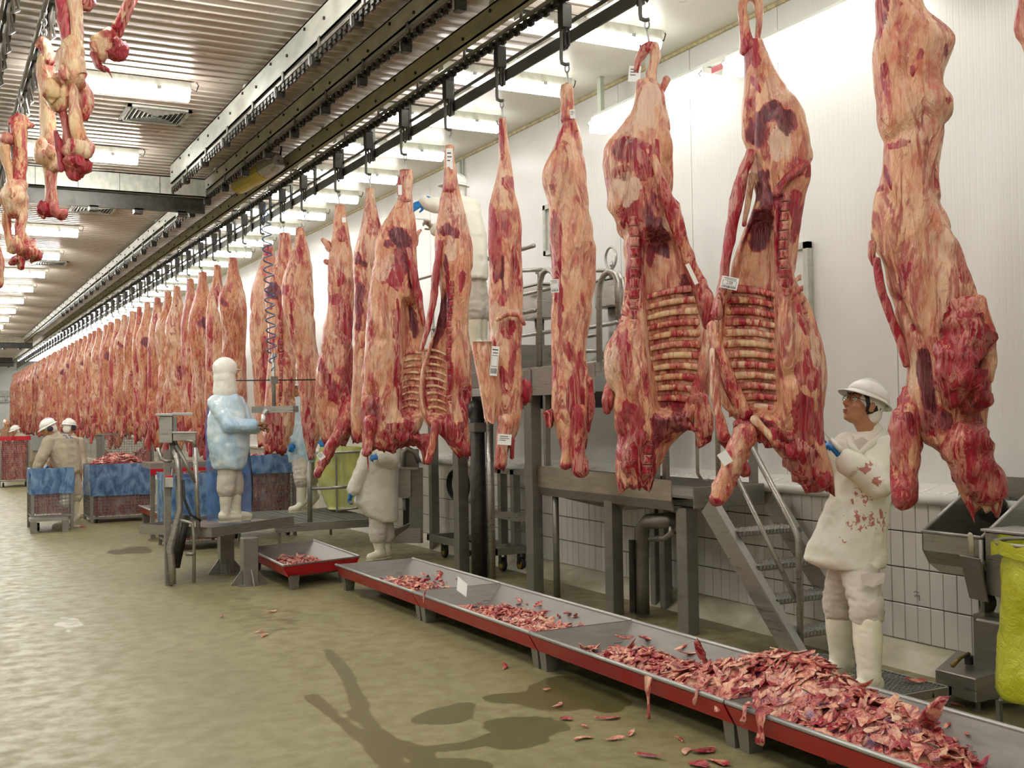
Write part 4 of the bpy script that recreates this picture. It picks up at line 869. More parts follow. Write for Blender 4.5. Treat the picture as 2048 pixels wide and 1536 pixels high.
    k = Side('beef_side', 'pale fat-backed side right of the blue coiled hose', 4.0, 12.98,
        [(458,591,608),(480,590,612),(500,586,617),(540,569,624),(570,564,627),(620,567,630),(680,580,632),(720,592,640),(780,598,650),(830,602,652),(870,606,642),(900,614,630),(915,618,628)],
        [(598,510,5,16,0,.9,.3,0),(606,500,5,26,0,.5,.1,.2),(572,580,8,12,0,.9,.2,0),(590,620,14,60,0,.05,0,0),(600,740,10,50,0,.5,0,0),(612,850,12,40,0,1,.3,0),(585,640,3,70,0,.9,.2,0)], depth=.2, N=90, Mr=40, seed=10, base=.02)
    k.rod('hind_shank', [(600,460,.02),(600,490,.03)], [.045,.05], 'meat', .4); k.rod('foreshank', [(622,850,.08),(622,890,.1),(624,915,.1)], [.06,.05,.045], 'meat', .6)
    S['J'] = k
    k = Side('beef_side', 'side with a dark hollow pelvis behind the blue coiled hose', 4.0, 13.88,
        [(467,559,580),(500,557,585),(530,547,590),(560,533,592),(590,528,592),(650,535,590),(720,536,592),(800,530,592),(850,526,590),(880,524,582),(905,528,572)],
        [(572,510,5,24,0,.6,.1,.1),(548,585,18,14,15,1.1,.7,0),(565,620,12,26,0,.3,.1,.3),(562,700,5,120,0,1.1,.4,0),(580,740,10,80,0,.4,.3,.2),(545,720,8,80,0,.5,.1,.2),(550,860,24,36,0,1.1,.4,0)], depth=.2, N=90, Mr=40, seed=11, base=.15)
    k.rod('hind_shank', [(568,470,.02),(570,500,.03)], [.05,.05], 'meat', .5)
    k.spine([(562,640),(562,720),(560,820)], 14, 7, .15)
    for i in range(8): k.rib((568, 730+i*13), (588, 728+i*13), .022, .13, .08, .02)
    S['K'] = k
    k = Side('beef_side', 'red-shanked side the white-hooded worker is trimming', 4.0, 14.85,
        [(490,526,547),(520,522,551),(560,510,556),(590,500,560),(620,498,560),(680,500,560),(740,505,556),(800,510,552),(850,512,548),(890,516,540)],
        [(535,500,10,14,0,.9,.1,0),(530,560,14,24,0,.5,.3,0),(525,640,16,50,0,.1,0,0),(530,740,12,60,0,.8,.3,0)], depth=.2, N=80, Mr=36, seed=12, base=.15)
    k.rod('hind_shank', [(537,494,.02),(538,525,.03)], [.05,.05], 'meat', .7)
    S['L'] = k
    # ---- the crowded far row: six sides repeated along the rail
    FV = []
    def far(seed, rows, patches, base, cav=None, rodl=()):
        hy = 15.8+0*seed; pl = Pl(4.0, 15.8); u0, v0 = 462., 515.
        ww = [(v0+dv, u0+a, u0+b) for dv, a, b in rows]; pt = [(u0+a, v0+dv, ru, rv, ro, m, g, bb) for a, dv, ru, rv, ro, m, g, bb in patches]
        k = Side('beef_side', '', 4.0, 15.8, ww, pt, depth=.2, N=84, Mr=32, seed=20+seed, base=base, mat='meat_far', ztop=3.95)
        k.rod('hind_shank', [(u0, v0+2, .02), (u0+1, v0+24, .03), (u0, v0+48, .05)], [.045, .04, .06], 'meat_far', .45)
        for p, r, m in rodl: k.rod('foreshank', [(u0+a, v0+b, c) for a, b, c in p], r, 'meat_far', m)
        FV.append(k.root); return k
    far(0, [(0,-8,8),(20,-9,9),(50,-16,18),(80,-30,26),(110,-33,30),(150,-28,28),(200,-26,26),(250,-30,28),(300,-30,30),(340,-26,26),(370,-18,16),(385,-10,8)], [(-10,95,12,12,0,1,.6,0),(6,60,5,20,0,.7,.1,0),(-16,290,10,34,10,1,.4,0),(10,330,16,30,0,1,.3,0)], .02, rodl=[([(14,330,.08),(18,365,.1),(20,392,.1)], [.06,.05,.045], .6)])
    far(1, [(0,-8,8),(20,-8,9),(50,-14,14),(80,-22,22),(120,-25,26),(180,-24,24),(240,-26,30),(300,-28,30),(340,-24,26),(375,-14,18),(395,-6,8)], [(0,70,6,24,0,.9,.2,0),(12,250,12,30,0,.2,.1,.3),(-14,200,6,90,0,1,.3,0),(0,340,18,34,0,1.1,.4,0)], .12, rodl=[([(-12,330,.08),(-16,370,.1),(-17,396,.1)], [.06,.05,.045], .7)])
    far(2, [(0,-8,8),(20,-9,9),(50,-16,15),(85,-28,24),(120,-30,28),(170,-24,26),(230,-22,26),(290,-26,28),(340,-20,24),(370,-10,16),(388,-4,6)], [(-6,110,20,14,10,1.1,.7,0),(4,150,16,30,0,.2,0,.4),(2,230,4,90,0,1.1,.4,0),(16,270,10,50,0,.4,.2,.3),(0,350,18,24,0,1.1,.5,0)], .1, rodl=[([(10,340,.1),(4,372,.12),(0,394,.12)], [.06,.05,.04], .6)])
    far(3, [(0,-7,7),(25,-8,8),(60,-14,13),(100,-20,18),(160,-20,20),(220,-18,20),(280,-20,22),(330,-20,20),(365,-12,14),(390,-5,6)], [(0,150,10,40,0,.8,.1,0),(-6,260,8,40,0,.9,.3,0),(6,320,10,30,0,1,.3,0)], .25, rodl=[([(-4,340,.08),(-8,372,.1),(-8,398,.1)], [.055,.045,.045], .8)])
    far(4, [(0,-8,8),(20,-9,9),(50,-15,18),(85,-26,30),(130,-28,32),(180,-26,28),(240,-30,30),(290,-32,32),(330,-28,28),(365,-18,18),(382,-8,10)], [(10,210,14,20,0,.9,.5,0),(-8,250,20,14,0,.4,.1,0),(-18,320,12,30,0,1,.4,0),(14,340,12,24,0,1.1,.3,0)], .0, rodl=[([(-14,330,.1),(-20,366,.12),(-26,392,.14)], [.065,.05,.045], .6)])
    FN = ['first', 'second', 'third', 'fourth', 'fifth', 'sixth', 'seventh', 'eighth', 'ninth', 'tenth', 'eleventh', 'twelfth']
    h0 = (4.0, 15.8)
    for i, y in enumerate([15.8]+FARY):
        src = FV[i % 5]; sc = random.uniform(.94, 1.05)
        if i < 9: lb = FN[i]+' whole side to the left of the blue coiled hose'
        elif i < 14: lb = FN[i-9]+' crowded side left of the steel sterilizer box, above the meat bins'
        else: lb = 'small distant side of beef in the crowded far row'
        ang = math.atan2(4.0, y)-math.atan2(*h0)
        rz = -ang+random.uniform(-.5, .5)
        if i < 5: src.location = (4.0, y, 3.95); src.rotation_euler = (0, 0, rz); src['label'] = lb; src['group'] = 'far beef sides'; src.scale = (sc, sc, sc)
        else: dup(src, (4.0, y, 3.95), rz, lb, 'far beef sides', scale=sc)
    # the sliver of one more side at the right edge
    dup(FV[0], (4.078, 2.648, 3.95), -(math.atan2(4.05, 2.7)-math.atan2(*h0)), 'sliver of one more side at the right edge of the photo', 'far beef sides', scale=1.0)
    return S
BEEF = beef()
# ------------------------------------------------------------------ trim trays on short red-skirted stands
def tray(label, o, a, b, z=.25, dz=.135, red_end=True, group='red skirted trim trays'):
    """o corner, a across (to the wall side), b along the row"""
    o = np.array([*o, 0.]); a = np.array([*a, 0.]); b = np.array([*b, 0.]); up = np.array([0, 0, 1.])
    r = thing('trim_tray', label, 'tray', o+a/2+b/2, group)
    la, lb = np.linalg.norm(a), np.linalg.norm(b); ia, ib = .22/la, .10/lb; th = .006
    top = [o+z*up, o+a+z*up, o+a+b+z*up, o+b+z*up]
    bot = [o+a*ia+b*ib+(z-dz)*up, o+a*(1-ia*.8)+b*ib+(z-dz)*up, o+a*(1-ia*.8)+b*(1-ib)+(z-dz)*up, o+a*ia+b*(1-ib)+(z-dz)*up]
    V = top+bot+[p-up*th*2 for p in top]+[p-up*th*2 for p in bot]; F = [(4, 5, 6, 7), (12, 15, 14, 13)]
    for i in range(4): j = (i+1) % 4; F += [(i, j, 4+j, 4+i), (8+j, 8+i, 12+i, 12+j), (i, 8+i, 8+j, j)]
    mk('pan', V, F, M['tray'], r)
    na, nb = a/la, b/lb
    for nm, p, q in (('front_lip', top[0], top[3]), ('back_lip', top[1], top[2])):
        m = MB(); m.tube([p-up*.004, q-up*.004], .014, 8); m.build(nm, M['steel_bright'], r, smooth=True)
    m = MB(); m.hexa([o+na*.055+up*(z-.125), o+na*.061+up*(z-.125), o+b+na*.061+up*(z-.125), o+b+na*.055+up*(z-.125), o-na*.008+up*(z-.018), o-na*.002+up*(z-.018), o+b-na*.002+up*(z-.018), o+b-na*.008+up*(z-.018)]); m.build('front_skirt', M['red'], r)
    m = MB(); oo = o+a; m.hexa([oo-na*.061+up*(z-.11), oo-na*.055+up*(z-.11), oo+b-na*.055+up*(z-.11), oo+b-na*.061+up*(z-.11), oo+na*.002+up*(z-.018), oo+na*.008+up*(z-.018), oo+b+na*.008+up*(z-.018), oo+b+na*.002+up*(z-.018)]); m.build('back_skirt', M['red'], r)
    for nm, p, s in (('near_end', o, 1), ('far_end', o+b, -1)):
        m = MB(); m.sheet([p+up*(z-.018), p+a+up*(z-.018), p+a-na*.06+nb*s*.05+up*(z-.125), p+na*.06+nb*s*.05+up*(z-.125)], .006, nb*s); m.build(nm, M['red'], r)
    for fb in (.14, .80):
        for s in (0, 1):
            c = o+a*fb+(b*s)+nb*(.045 if s == 0 else -.045); m = MB()
            m.hexa([c-na*.04-nb*.035, c+na*.04-nb*.035, c+na*.04+nb*.035, c-na*.04+nb*.035, c-na*.055-nb*.045+up*(z-.115), c+na*.055-nb*.045+up*(z-.115), c+na*.055+nb*.045+up*(z-.115), c-na*.055+nb*.045+up*(z-.115)]); m.build('leg', M['steel_dull'], r)
    return r
XF, WD = 3.5, .80
T = [tray('nearest long trim tray carrying the big heap of trimmings', (XF, 2.45), (WD, 0), (0, 2.03)),
     tray('second trim tray from the front, thinly covered with pale trimmings', (XF, 4.5), (WD, 0), (0, 2.01)),
     tray('third trim tray with pink trimmings and a white paper', (XF, 6.53), (WD, 0), (0, 1.98)),
     tray('fourth trim tray of the row with a small dark red heap', (XF, 8.53), (WD, 0), (0, 1.93)),
     tray('separate skewed red tray behind, beside the raised worker platform', (3.05, 10.68), (.86, .27), (.06, 1.7))]

# ---- trimmings
def flake(seed, L, W, n=13):
    g = np.random.default_rng(seed); V = []; a = np.linspace(0, 2*np.pi, n, endpoint=False); rr = 1+.32*(g.random(n)-.5)*1.6; kink = g.uniform(-.7, .7)
    bend = g.uniform(-1.5, 1.5); tw = g.uniform(-.8, .8); th = g.uniform(.003, .009); bw = g.uniform(-1.5, 1.5)
    def pt(f, k):
        x = f*rr[k]*math.cos(a[k])*L/2; y = f*rr[k]*math.sin(a[k])*W/2+kink*x*x/L; z = bend*x*x*2.2+tw*x*y*9+bw*y*y*6; return x, y, z
    R = (1.0, .78, .4)
    for s in (1, -1):
        for f in R:
            for k in range(n): x, y, z = pt(f, k); V.append((x, y, z+s*th*(1-f**6)**.5))
        V.append((0, 0, s*th))
    m = 3*n+1; F = []
    for s in (0, 1):
        o = s*m
        for q in range(2):
            for k in range(n): l = (k+1) % n; f = (o+q*n+k, o+q*n+l, o+(q+1)*n+l, o+(q+1)*n+k); F.append(f if s == 0 else f[::-1])
        for k in range(n): l = (k+1) % n; f = (o+2*n+k, o+2*n+l, o+3*n); F.append(f if s == 0 else f[::-1])
    for k in range(n): l = (k+1) % n; F.append((k, m+k, m+l, l))
    V = np.array(V); mt = np.zeros(len(V)); c = g.random()
    q = V*[1, 1, 0]+g.random(3)*9; mt = np.clip(.45*(c > .4)+fbm(q, 14, 2)*2.6, 0, 1); mt[m:] = np.clip(mt[m:]+.5*g.random(), 0, 1)
    dk = np.clip(.1+fbm(q+3, 10, 2)*2.0, 0, .62)*(g.random() > .45); pl = np.clip(fbm(q+7, 9, 2)*1.5, 0, .6)
    return V, F, np.stack([mt, dk, pl], 1)
FL = [flake(100+i, random.uniform(.11, .2), random.uniform(.05, .085)) for i in range(14)]
FS = [flake(200+i, random.uniform(.05, .11), random.uniform(.02, .045), 9) for i in range(8)]
def heap(x, y):  # height of the trimmings above the pan, over all trays
    h = .30*np.exp(-((y-4.42)/.52)**2-((x-3.93)/.25)**2)+.14*np.exp(-((y-3.75)/.38)**2-((x-3.84)/.20)**2)+.10*np.exp(-((y-4.95)/.45)**2-((x-3.76)/.18)**2)
    h += .085*np.exp(-((y-5.82)/.40)**2-((x-3.90)/.22)**2)+.04*np.exp(-((y-5.35)/.4)**2-((x-3.78)/.2)**2)+.08*np.exp(-((y-7.6)/.52)**2-((x-3.90)/.23)**2)+.055*np.exp(-((y-9.65)/.36)**2-((x-3.95)/.18)**2)+.05*np.exp(-((y-6.95)/.3)**2-((x-3.85)/.2)**2)
    return h
def pan_z(x): return np.interp(x, [XF, XF+.22, XF+WD-.18, XF+WD], [.25, .118, .118, .25])
def base_mound(y0, y1, name, label):
    xs = np.linspace(XF+.03, XF+WD-.03, 34); ys = np.arange(y0, y1, .03); X, Y = np.meshgrid(xs, ys); H = heap(X, Y)
    P = np.stack([X, Y, X*0], -1).reshape(-1, 3); Hn = H.ravel()+fbm(P, 13, 3)*.05*(H.ravel() > .02); Z = np.maximum(pan_z(P[:, 0])-.03, .112+Hn-.028)
    P[:, 2] = np.where(H.ravel() > .022, np.maximum(pan_z(P[:, 0])+.004, .112+Hn-.02), pan_z(P[:, 0])-.03)
    nx = len(xs); F = [(j*nx+i, j*nx+i+1, (j+1)*nx+i+1, (j+1)*nx+i) for j in range(len(ys)-1) for i in range(nx-1) if max(H[j, i], H[j+1, i+1], H[j+1, i], H[j, i+1]) > .022]
    cols = np.stack([.5+fbm(P, 10, 3)*2, .35+fbm(P+5, 9, 2), 0*P[:, 0]], 1)
    o = mk(name, P, F, M['scrap'], smooth=True, loc=(XF+.4, (y0+y1)/2, .12), cols=np.clip(cols, 0, 1)); tag(o, label, 'meat', kind='stuff'); return o
base_mound(2.6, 6.5, 'trimmings_bed', 'matted trimmings beneath the loose slices on the two nearest trays')
base_mound(6.6, 8.45, 'trimmings_bed', 'matted pink trimmings on the third tray')
base_mound(8.6, 10.4, 'trimmings_bed', 'matted trimmings on the fourth tray')
meshes = {}
def flake_obj(k, small, label, group, name='meat_slice'):
    key = (k, small)
    if key not in meshes:
        V, F, c = (FS if small else FL)[k]; o = mk(name, V, F, M['scrap'], smooth=True, cols=c, loc=(0, 0, 0)); meshes[key] = o.data
    else:
        o = bpy.data.objects.new(name, meshes[key]); COL.objects.link(o)
    return tag(o, label, 'meat', group)
def rest_rot(x, y, jit):
    e = .02; gx = (heap(x+e, y)-heap(x-e, y))/(2*e); gy = (heap(x, y+e)-heap(x, y-e))/(2*e)
    n = Vector((-gx*.8+random.gauss(0, jit), -gy*.8+random.gauss(0, jit), 1)).normalized()
    q = n.to_track_quat('Z', 'Y'); return (q @ Matrix.Rotation(random.uniform(0, 6.28), 3, 'Z').to_quaternion()).to_euler()
n = 0
while n < 292:
    y = random.choice([random.gauss(4.35, .42), random.gauss(3.9, .5), random.gauss(4.2, .5), random.gauss(4.9, .5), random.gauss(5.8, .36)]); x = random.gauss(3.88, .2)
    if not (3.54 < x < 4.27 and 2.75 < y < 6.3): continue
    h = heap(x, y)
    if h < .018: continue
    big = h > .05 or random.random() < .35
    o = flake_obj(random.randrange(14 if big else 8), not big, ('loose slice of trimmed fat and meat on the heap of the nearest tray' if y < 4.5 else 'thin slice of pale trimming lying on the second tray'), 'slices on the nearest tray' if y < 4.5 else 'slices on the second tray')
    o.location = (x, y, max(pan_z(x)+.012, .118+h+random.uniform(-.02, .012))); o.rotation_euler = rest_rot(x, y, .28); s = random.uniform(.55, 1.08) if y < 4.6 else random.uniform(.5, .8)
    o.scale = (s, s, s); n += 1
def scatter(n, y0, y1, name, label, small=.7, sc=(.6, 1.)):
    b = MB(); C = []; k = 0; tries = 0
    while k < n and tries < n*60:
        tries += 1; y = random.uniform(y0, y1); x = random.uniform(XF+.06, XF+WD-.06); h = heap(x, y)
        if random.random() > h*14: continue
        V, F, c = random.choice(FS) if random.random() < small else random.choice(FL)
        R = np.array(rest_rot(x, y, .35).to_matrix()); s = random.uniform(*sc); b.add(V*s @ R.T+[x, y, max(pan_z(x)+.01, .116+h+random.uniform(-.015, .012))], F); C.append(np.clip(c+random.uniform(-.15, .25), 0, 1)); k += 1
    o = b.build(name, M['scrap'], smooth=True, cols=np.concatenate(C), loc=(XF+.4, (y0+y1)/2, .15)); tag(o, label, 'meat', kind='stuff')
scatter(700, 2.8, 6.4, 'small_trimmings', 'crumbs and shreds of fat among the slices on the two nearest trays', .75, (.5, 1.0))
scatter(520, 6.62, 8.4, 'small_trimmings', 'shreds of pink fat spread over the third tray', .8, (.5, .9))
scatter(150, 8.7, 10.3, 'small_trimmings', 'shreds of dark meat and fat on the fourth tray', .8, (.5, .9))
for u_, v_, x_, k_, s_, rt, lb in ((1664, 1490, 3.72, 3, 1.5, (.5, -.5, .9), 'large slice with a white fat tongue across dark red meat, low on the big heap'), (1852, 1440, 4.15, 8, 1.7, (.2, .9, 1.2), 'broad orange slice curled against the back wall of the nearest tray'), (1640, 1345, 3.95, 5, 1.5, (.2, -.3, 2.0), 'wide mauve slice draped over the crest of the big heap'), (1250, 1275, 3.95, 10, 1.4, (.1, .1, 1.4), 'thick pink slab on top of the pale trimmings of the second tray'), (1400, 1300, 4.1, 6, 1.2, (.1, 1.2, .4), 'dark slice standing up against the back wall of the second tray')):
    o = flake_obj(k_, False, lb, None); q = AX(u_, v_, x_); o.location = tuple(q); o.rotation_euler = rt; o.scale = (s_,)*3
# heap on the separate tray
b = MB(); C = []
for k in range(170):
    f, g_ = random.gauss(.5, .16), random.gauss(.45, .18)
    if not (.15 < f < .85 and .08 < g_ < .92): continue
    x = 3.05+.86*f+.06*g_; y = 10.68+.27*f+1.7*g_; V, F, c = random.choice(FS if random.random() < .6 else FL); R = np.array(Vector((random.gauss(0, .3), random.gauss(0, .3), 1)).to_track_quat('Z', 'Y').to_matrix()) @ np.array(Matrix.Rotation(random.uniform(0, 6), 3, 'Z'))
    b.add(V*.9 @ R.T+[x, y, .125+.07*math.exp(-((f-.5)/.2)**2-((g_-.45)/.25)**2)*random.uniform(.2, 1)], F); C.append(np.clip(c+random.uniform(0, .3), 0, 1))
tag(b.build('small_trimmings', M['scrap'], smooth=True, cols=np.concatenate(C), loc=(3.5, 11.5, .15)), 'loose pink trimmings heaped in the separate red tray', 'meat', kind='stuff')
# single pieces on the floor, over the lips and on the grating
def piece(u, v, label, k, small=False, s=1.0, z=.006, rot=None, P=None):
    o = flake_obj(k % (8 if small else 14), small, label, None, 'meat_scrap'); p = AZ(u, v, z) if P is None else P
    o.location = (p[0], p[1], p[2]+.008); o.rotation_euler = rot or (random.uniform(-.15, .15), random.uniform(-.15, .15), random.uniform(0, 6.28)); o.scale = (s, s, s*.6 if rot is None else s); LOC[o.name] = np.array(p); return o
FP = [(520, 1264, 'small dark scrap left of a pink one on the open floor', 0, 1, .9), (528, 1271, 'pink scrap lying alone in the middle of the open floor', 3, 1, 1.0), (382, 1303, 'faint pink crumb on the open floor, farthest left', 5, 1, .7), (443, 1233, 'tiny red scrap on the floor near the raised platform legs', 2, 1, .7), (545, 1224, 'dark red strip on the floor near the raised platform legs', 6, 1, 1.0),
      (1012, 1334, 'long pale strip on the floor beside the second pair of tray legs', 1, 1, 1.3), (1094, 1380, 'pale pink scrap on the wet floor beside the tray legs', 4, 1, 1.2), (1120, 1411, 'bright red scrap on the wet patch', 7, 1, 1.0), (1133, 1438, 'pale white slice on the wet floor', 2, 1, 1.1), (1165, 1476, 'tan slice lowest left of the scatter on the floor', 4, 0, .6), (1170, 1453, 'blue-grey scrap above the tan slice on the floor', 5, 1, 1.), (1222, 1437, 'long two-tone slice of skin and meat on the floor', 6, 0, .8), (1230, 1478, 'mauve slice below the two-tone slice on the floor', 7, 0, .65), (1262, 1467, 'thin dark scrap right of the mauve slice', 0, 1, 1.0),
      (1302, 1513, 'bright red slice at the bottom of the floor scatter', 8, 0, .75), (1362, 1480, 'small pale sliver near the nearest tray leg', 1, 1, .7), (1372, 1503, 'small purple scrap left of the largest floor slice', 3, 1, 1.), (1412, 1503, 'largest pink and purple slice on the floor by the nearest leg', 9, 0, 1.1), (1400, 1530, 'red slice at the very bottom edge by the nearest leg', 10, 0, .9), (1440, 1526, 'purple slice at the bottom edge right of the red one', 11, 0, .9),
      (1908, 1409, 'dark red scrap on the floor beyond the grating leg', 6, 1, 1.), (1975, 1442, 'orange crumb on the floor under the yellow bag', 5, 1, .6), (165, 1054, 'orange scrap on the floor beside the stooping worker', 2, 1, 1.6), (1035, 1152, 'tiny scrap on the floor near the cart wheel', 3, 1, .5)]
for i, (u, v, lb, k, sm, s) in enumerate(FP): piece(u, v, lb, k, bool(sm), s)
piece(1828, 1362, 'long red slice lying on the woman\'s grating', 2, False, .9, z=.165)
def hang(u, v0, v1, label, k, wpx=12):
    a = AX(u, v0, XF-.025); b_ = AX(u, v1, XF-.03); Lh = abs(a[2]-b_[2]); m = MB(); w = wpx/330
    zs = np.linspace(0, 1, 8); V = []; 
    for f in zs:
        p = a*(1-f)+b_*f
        if f < .15: p = p+[.05-f*.3, 0, .03]
        ww = w/2*(1-.5*f+.3*math.sin(f*7+k)); V += [p+[-.004, -ww+.012*math.sin(f*5+k), 0], p+[-.004, ww+.012*math.sin(f*5+k), 0], p+[.004, ww, 0], p+[.004, -ww, 0]]
    V = np.array(V); F = [(4*i+j, 4*i+(j+1) % 4, 4*i+4+(j+1) % 4, 4*i+4+j) for i in range(7) for j in range(4)]+[(3, 2, 1, 0), (28, 29, 30, 31)]
    cols = np.stack([.45+.3*np.sin(np.arange(len(V))+k), np.full(len(V), .1), np.full(len(V), .2)], 1)
    tag(mk('hanging_strip', V, F, M['scrap'], smooth=True, cols=np.clip(cols, 0, 1), loc=a), label, 'meat')
hang(1296, 1356, 1437, 'longest strip of skin hanging over the red skirt of the second tray', 1, 15); hang(1520, 1432, 1490, 'reddish strip hanging over the lip of the nearest tray', 2, 24); hang(1487, 1420, 1450, 'short torn shred hanging just left of the reddish strip', 3, 14)
hang(1391, 1385, 1412, 'dark shred hanging over the joint of the two nearest trays', 4, 10); hang(848, 1187, 1208, 'thin pale shred over the joint of the third and fourth trays', 5, 5)
p = AX(914, 1180, 3.62); b = MB(); b.sheet([p+[0, -.17, -.03], p+[.0, .0, -.0], p+[.02, .02, .10], p+[.02, -.15, .06]], .003, (-1, 0, 0)); tag(b.build('paper_card', M['paper'], loc=p), 'white paper card leaning in the third tray', 'paper')

# ------------------------------------------------------------------ work platform, stairs
def posts(r, L, nm='post', m='steel_dull'):
    for x, y, z0, z1, w, d in L:
        b = MB(); b.box((x-w/2, y-d/2, z0), (x+w/2, y+d/2, z1)); b.build(nm, M[m], r, bev=.006)
wp = thing('work_platform', 'low steel work platform with a scratched side panel behind the carcasses', 'platform', (5.3, 8, 1.0))
X5 = 5.0
b = MB(); b.hexa([(X5-.012, 7.0, 1.0), (X5+.0, 7.0, 1.0), (X5, 9.36, 1.0), (X5-.012, 9.36, 1.0), (X5-.012, 7.0, 1.155), (X5, 7.0, 1.155), (X5, 9.36, 1.2), (X5-.012, 9.36, 1.2)]); b.build('side_panel', simple('scratched panel', '#9a8f80', .45, .45, .2, 9, (1, .4, 3)), wp)
b = MB(); b.hexa([(X5+.015, 7.0, .925), (X5+.03, 7.0, .925), (X5+.03, 9.36, .925), (X5+.015, 9.36, .925), (X5-.012, 7.0, 1.0), (X5, 7.0, 1.0), (X5, 9.36, 1.0), (X5-.012, 9.36, 1.0)]); b.build('lower_fold', M['steel_dull'], wp)
b = MB(); b.box((X5, 6.74, 1.03), (5.66, 9.36, 1.05)); b.build('deck', M['steel_dull'], wp)
b = MB(); b.box((X5-.005, 6.725, .96), (5.66, 6.74, 1.12)); b.build('end_panel', M['steel_dull'], wp, bev=.004)
b = MB(); b.box((5.65, 6.74, .96), (5.66, 9.36, 1.12)); b.build('rear_panel', M['steel_dull'], wp)
b = MB(); b.hexa([(5.1, 7.9, .86), (5.5, 7.9, .86), (5.5, 8.7, .9), (5.1, 8.7, .9), (5.02, 7.6, .95), (5.6, 7.6, .95), (5.6, 9.0, .95), (5.02, 9.0, .95)]); b.build('drip_pan', M['steel_dull'], wp)
posts(wp, [(5.06, 7.93, 0, .95, .11, .12), (5.09, 6.95, 0, .95, .11, .13), (5.58, 7.93, 0, .95, .08, .08)], 'leg')
b = MB(); P = [AX(1345, 1040, 5.2), AX(1296, 1043, 5.2), AX(1284, 1056, 5.2), AX(1283, 1150, 5.2)]; b.tube(P+[np.array([P[3][0], P[3][1], .02])], .062, 12); b.build('drain_pipe', M['steel_dull'], wp, smooth=True)
b = MB(); b.tube([AX(1343, 1052, 5.18), AX(1342, 1066, 5.18), AX(1330, 1076, 5.18), AX(1300, 1079, 5.18)], .022, 8); b.build('side_pipe', M['steel'], wp, smooth=True)
b = MB(); b.tube([AX(1264, 1080, 5.12), AX(1266, 1225, 5.12)], .028, 8); b.build('thin_pipe', M['dark'], wp)
tp = thing('support_pipe', 'thin upright pipe between the wide steel posts', 'pipe', (5.08, 8.93, 0)); b = MB(); b.cyl((5.08, 8.93, 0), (5.08, 8.93, 1.03), .03, 10); b.build('pipe', M['steel_dull'], tp, smooth=True)
# guard rails of the low platform
for u in (1332, 1437, 1568):
    q = AX(u, 950, 5.06 if u < 1500 else 5.6)
    if u < 1500: b = MB(); b.tube([(q[0], q[1], 1.05), (q[0], q[1], 2.1)], .02 if u > 1400 else .03, 10); b.build('rail_post', M['steel'], wp, smooth=True)
q = AX(1568, 950, 5.6); b = MB(); b.box((5.57, 6.76, 1.05), (5.63, 6.80, 1.9)); b.build('rail_post', M['steel_dull'], wp)
b = MB(); q = AX(1395, 930, 5.06); b.tube([(5.06, q[1], 2.1), (5.06, q[1], 1.22), (5.1, q[1], 1.16), (5.2, q[1]+.05, 1.16)], .014, 8); b.build('hook_rod', M['steel'], wp, smooth=True)
b = MB(); b.tube([(5.06, 6.8, 2.1), (5.06, 9.3, 2.1)], .02, 8); b.build('rail_bar', M['steel'], wp, smooth=True)

st = thing('platform_stairs', 'steel stairs with four studded treads and bent handrails beside the woman', 'stairs', (5.3, 6.2, 0))
for x in (5.04, 5.62):
    b = MB(); p0 = np.array([x, 5.70, .05]); p1 = np.array([x, 6.62, 1.0]); up = np.array([0, -.6, .6]); b.bar(p0, p1, .022, .17, (0, -1, 1)); o_ = b.build('stringer', M['steel'], st)
    b = MB(); q0 = np.array([x-.0, 5.64, .11]); q1 = np.array([x-.0, 6.56, 1.06]); b.bar(q0, q1, .06, .008, (0, -1, 1)); b.build('flange', M['steel_bright'], o_)
    b = MB(); b.box((x-.04, 5.64, 0), (x+.04, 5.76, .02)); b.build('foot_plate', M['steel_dull'], st)
for y, z in ((6.36, .83), (6.19, .61), (6.01, .405), (5.84, .205)):
    b = MB(); b.box((5.055, y-.10, z-.035), (5.605, y-.094, z)); b.box((5.055, y-.10, z-.006), (5.605, y+.10, z)); b.box((5.055, y+.094, z-.035), (5.605, y+.10, z)); tr = b.build('tread', M['steel_dull'], st)
    b = MB()
    for i in range(18):
        for j in range(6): xx = 5.075+i*.0305; yy = y-.085+j*.034+(i % 2)*.012; b.hexa([(xx-.012, yy-.008, z), (xx+.012, yy-.008, z), (xx+.012, yy+.008, z), (xx-.012, yy+.008, z), (xx-.006, yy-.004, z+.008), (xx+.006, yy-.004, z+.008), (xx+.006, yy+.004, z+.008), (xx-.006, yy+.004, z+.008)])
    b.build('stud', M['steel_bright'], tr, kind='stuff')
    b = MB()
    for i in range(18): xx = 5.075+i*.0305; b.hexa([(xx-.011, y-.103, z-.024), (xx+.011, y-.103, z-.024), (xx+.011, y-.099, z-.024), (xx-.011, y-.099, z-.024), (xx-.011, y-.108, z), (xx+.011, y-.108, z), (xx+.011, y-.099, z), (xx-.011, y-.099, z)])
    b.build('serration', M['steel_bright'], tr, kind='stuff')
ps = np.array([5.1, 5.80, 0]); tp_ = AX(1592, 1062, 5.1); ps = np.array([5.1, tp_[1]-.02, 0]); 
b = MB(); b.tube([AX(1490, 868, 5.1), AX(1588, 1056, 5.1), AX(1595, 1070, 5.1)-[0, 0, .01], np.array([5.1, ps[1], .8]), np.array([5.1, ps[1], .01])], .021, 10); b.build('handrail', M['steel'], st, smooth=True)
b = MB(); b.tube([AX(1462, 930, 5.1), AX(1590, 1196, 5.1)], .018, 10); b.build('mid_rail', M['steel'], st, smooth=True)

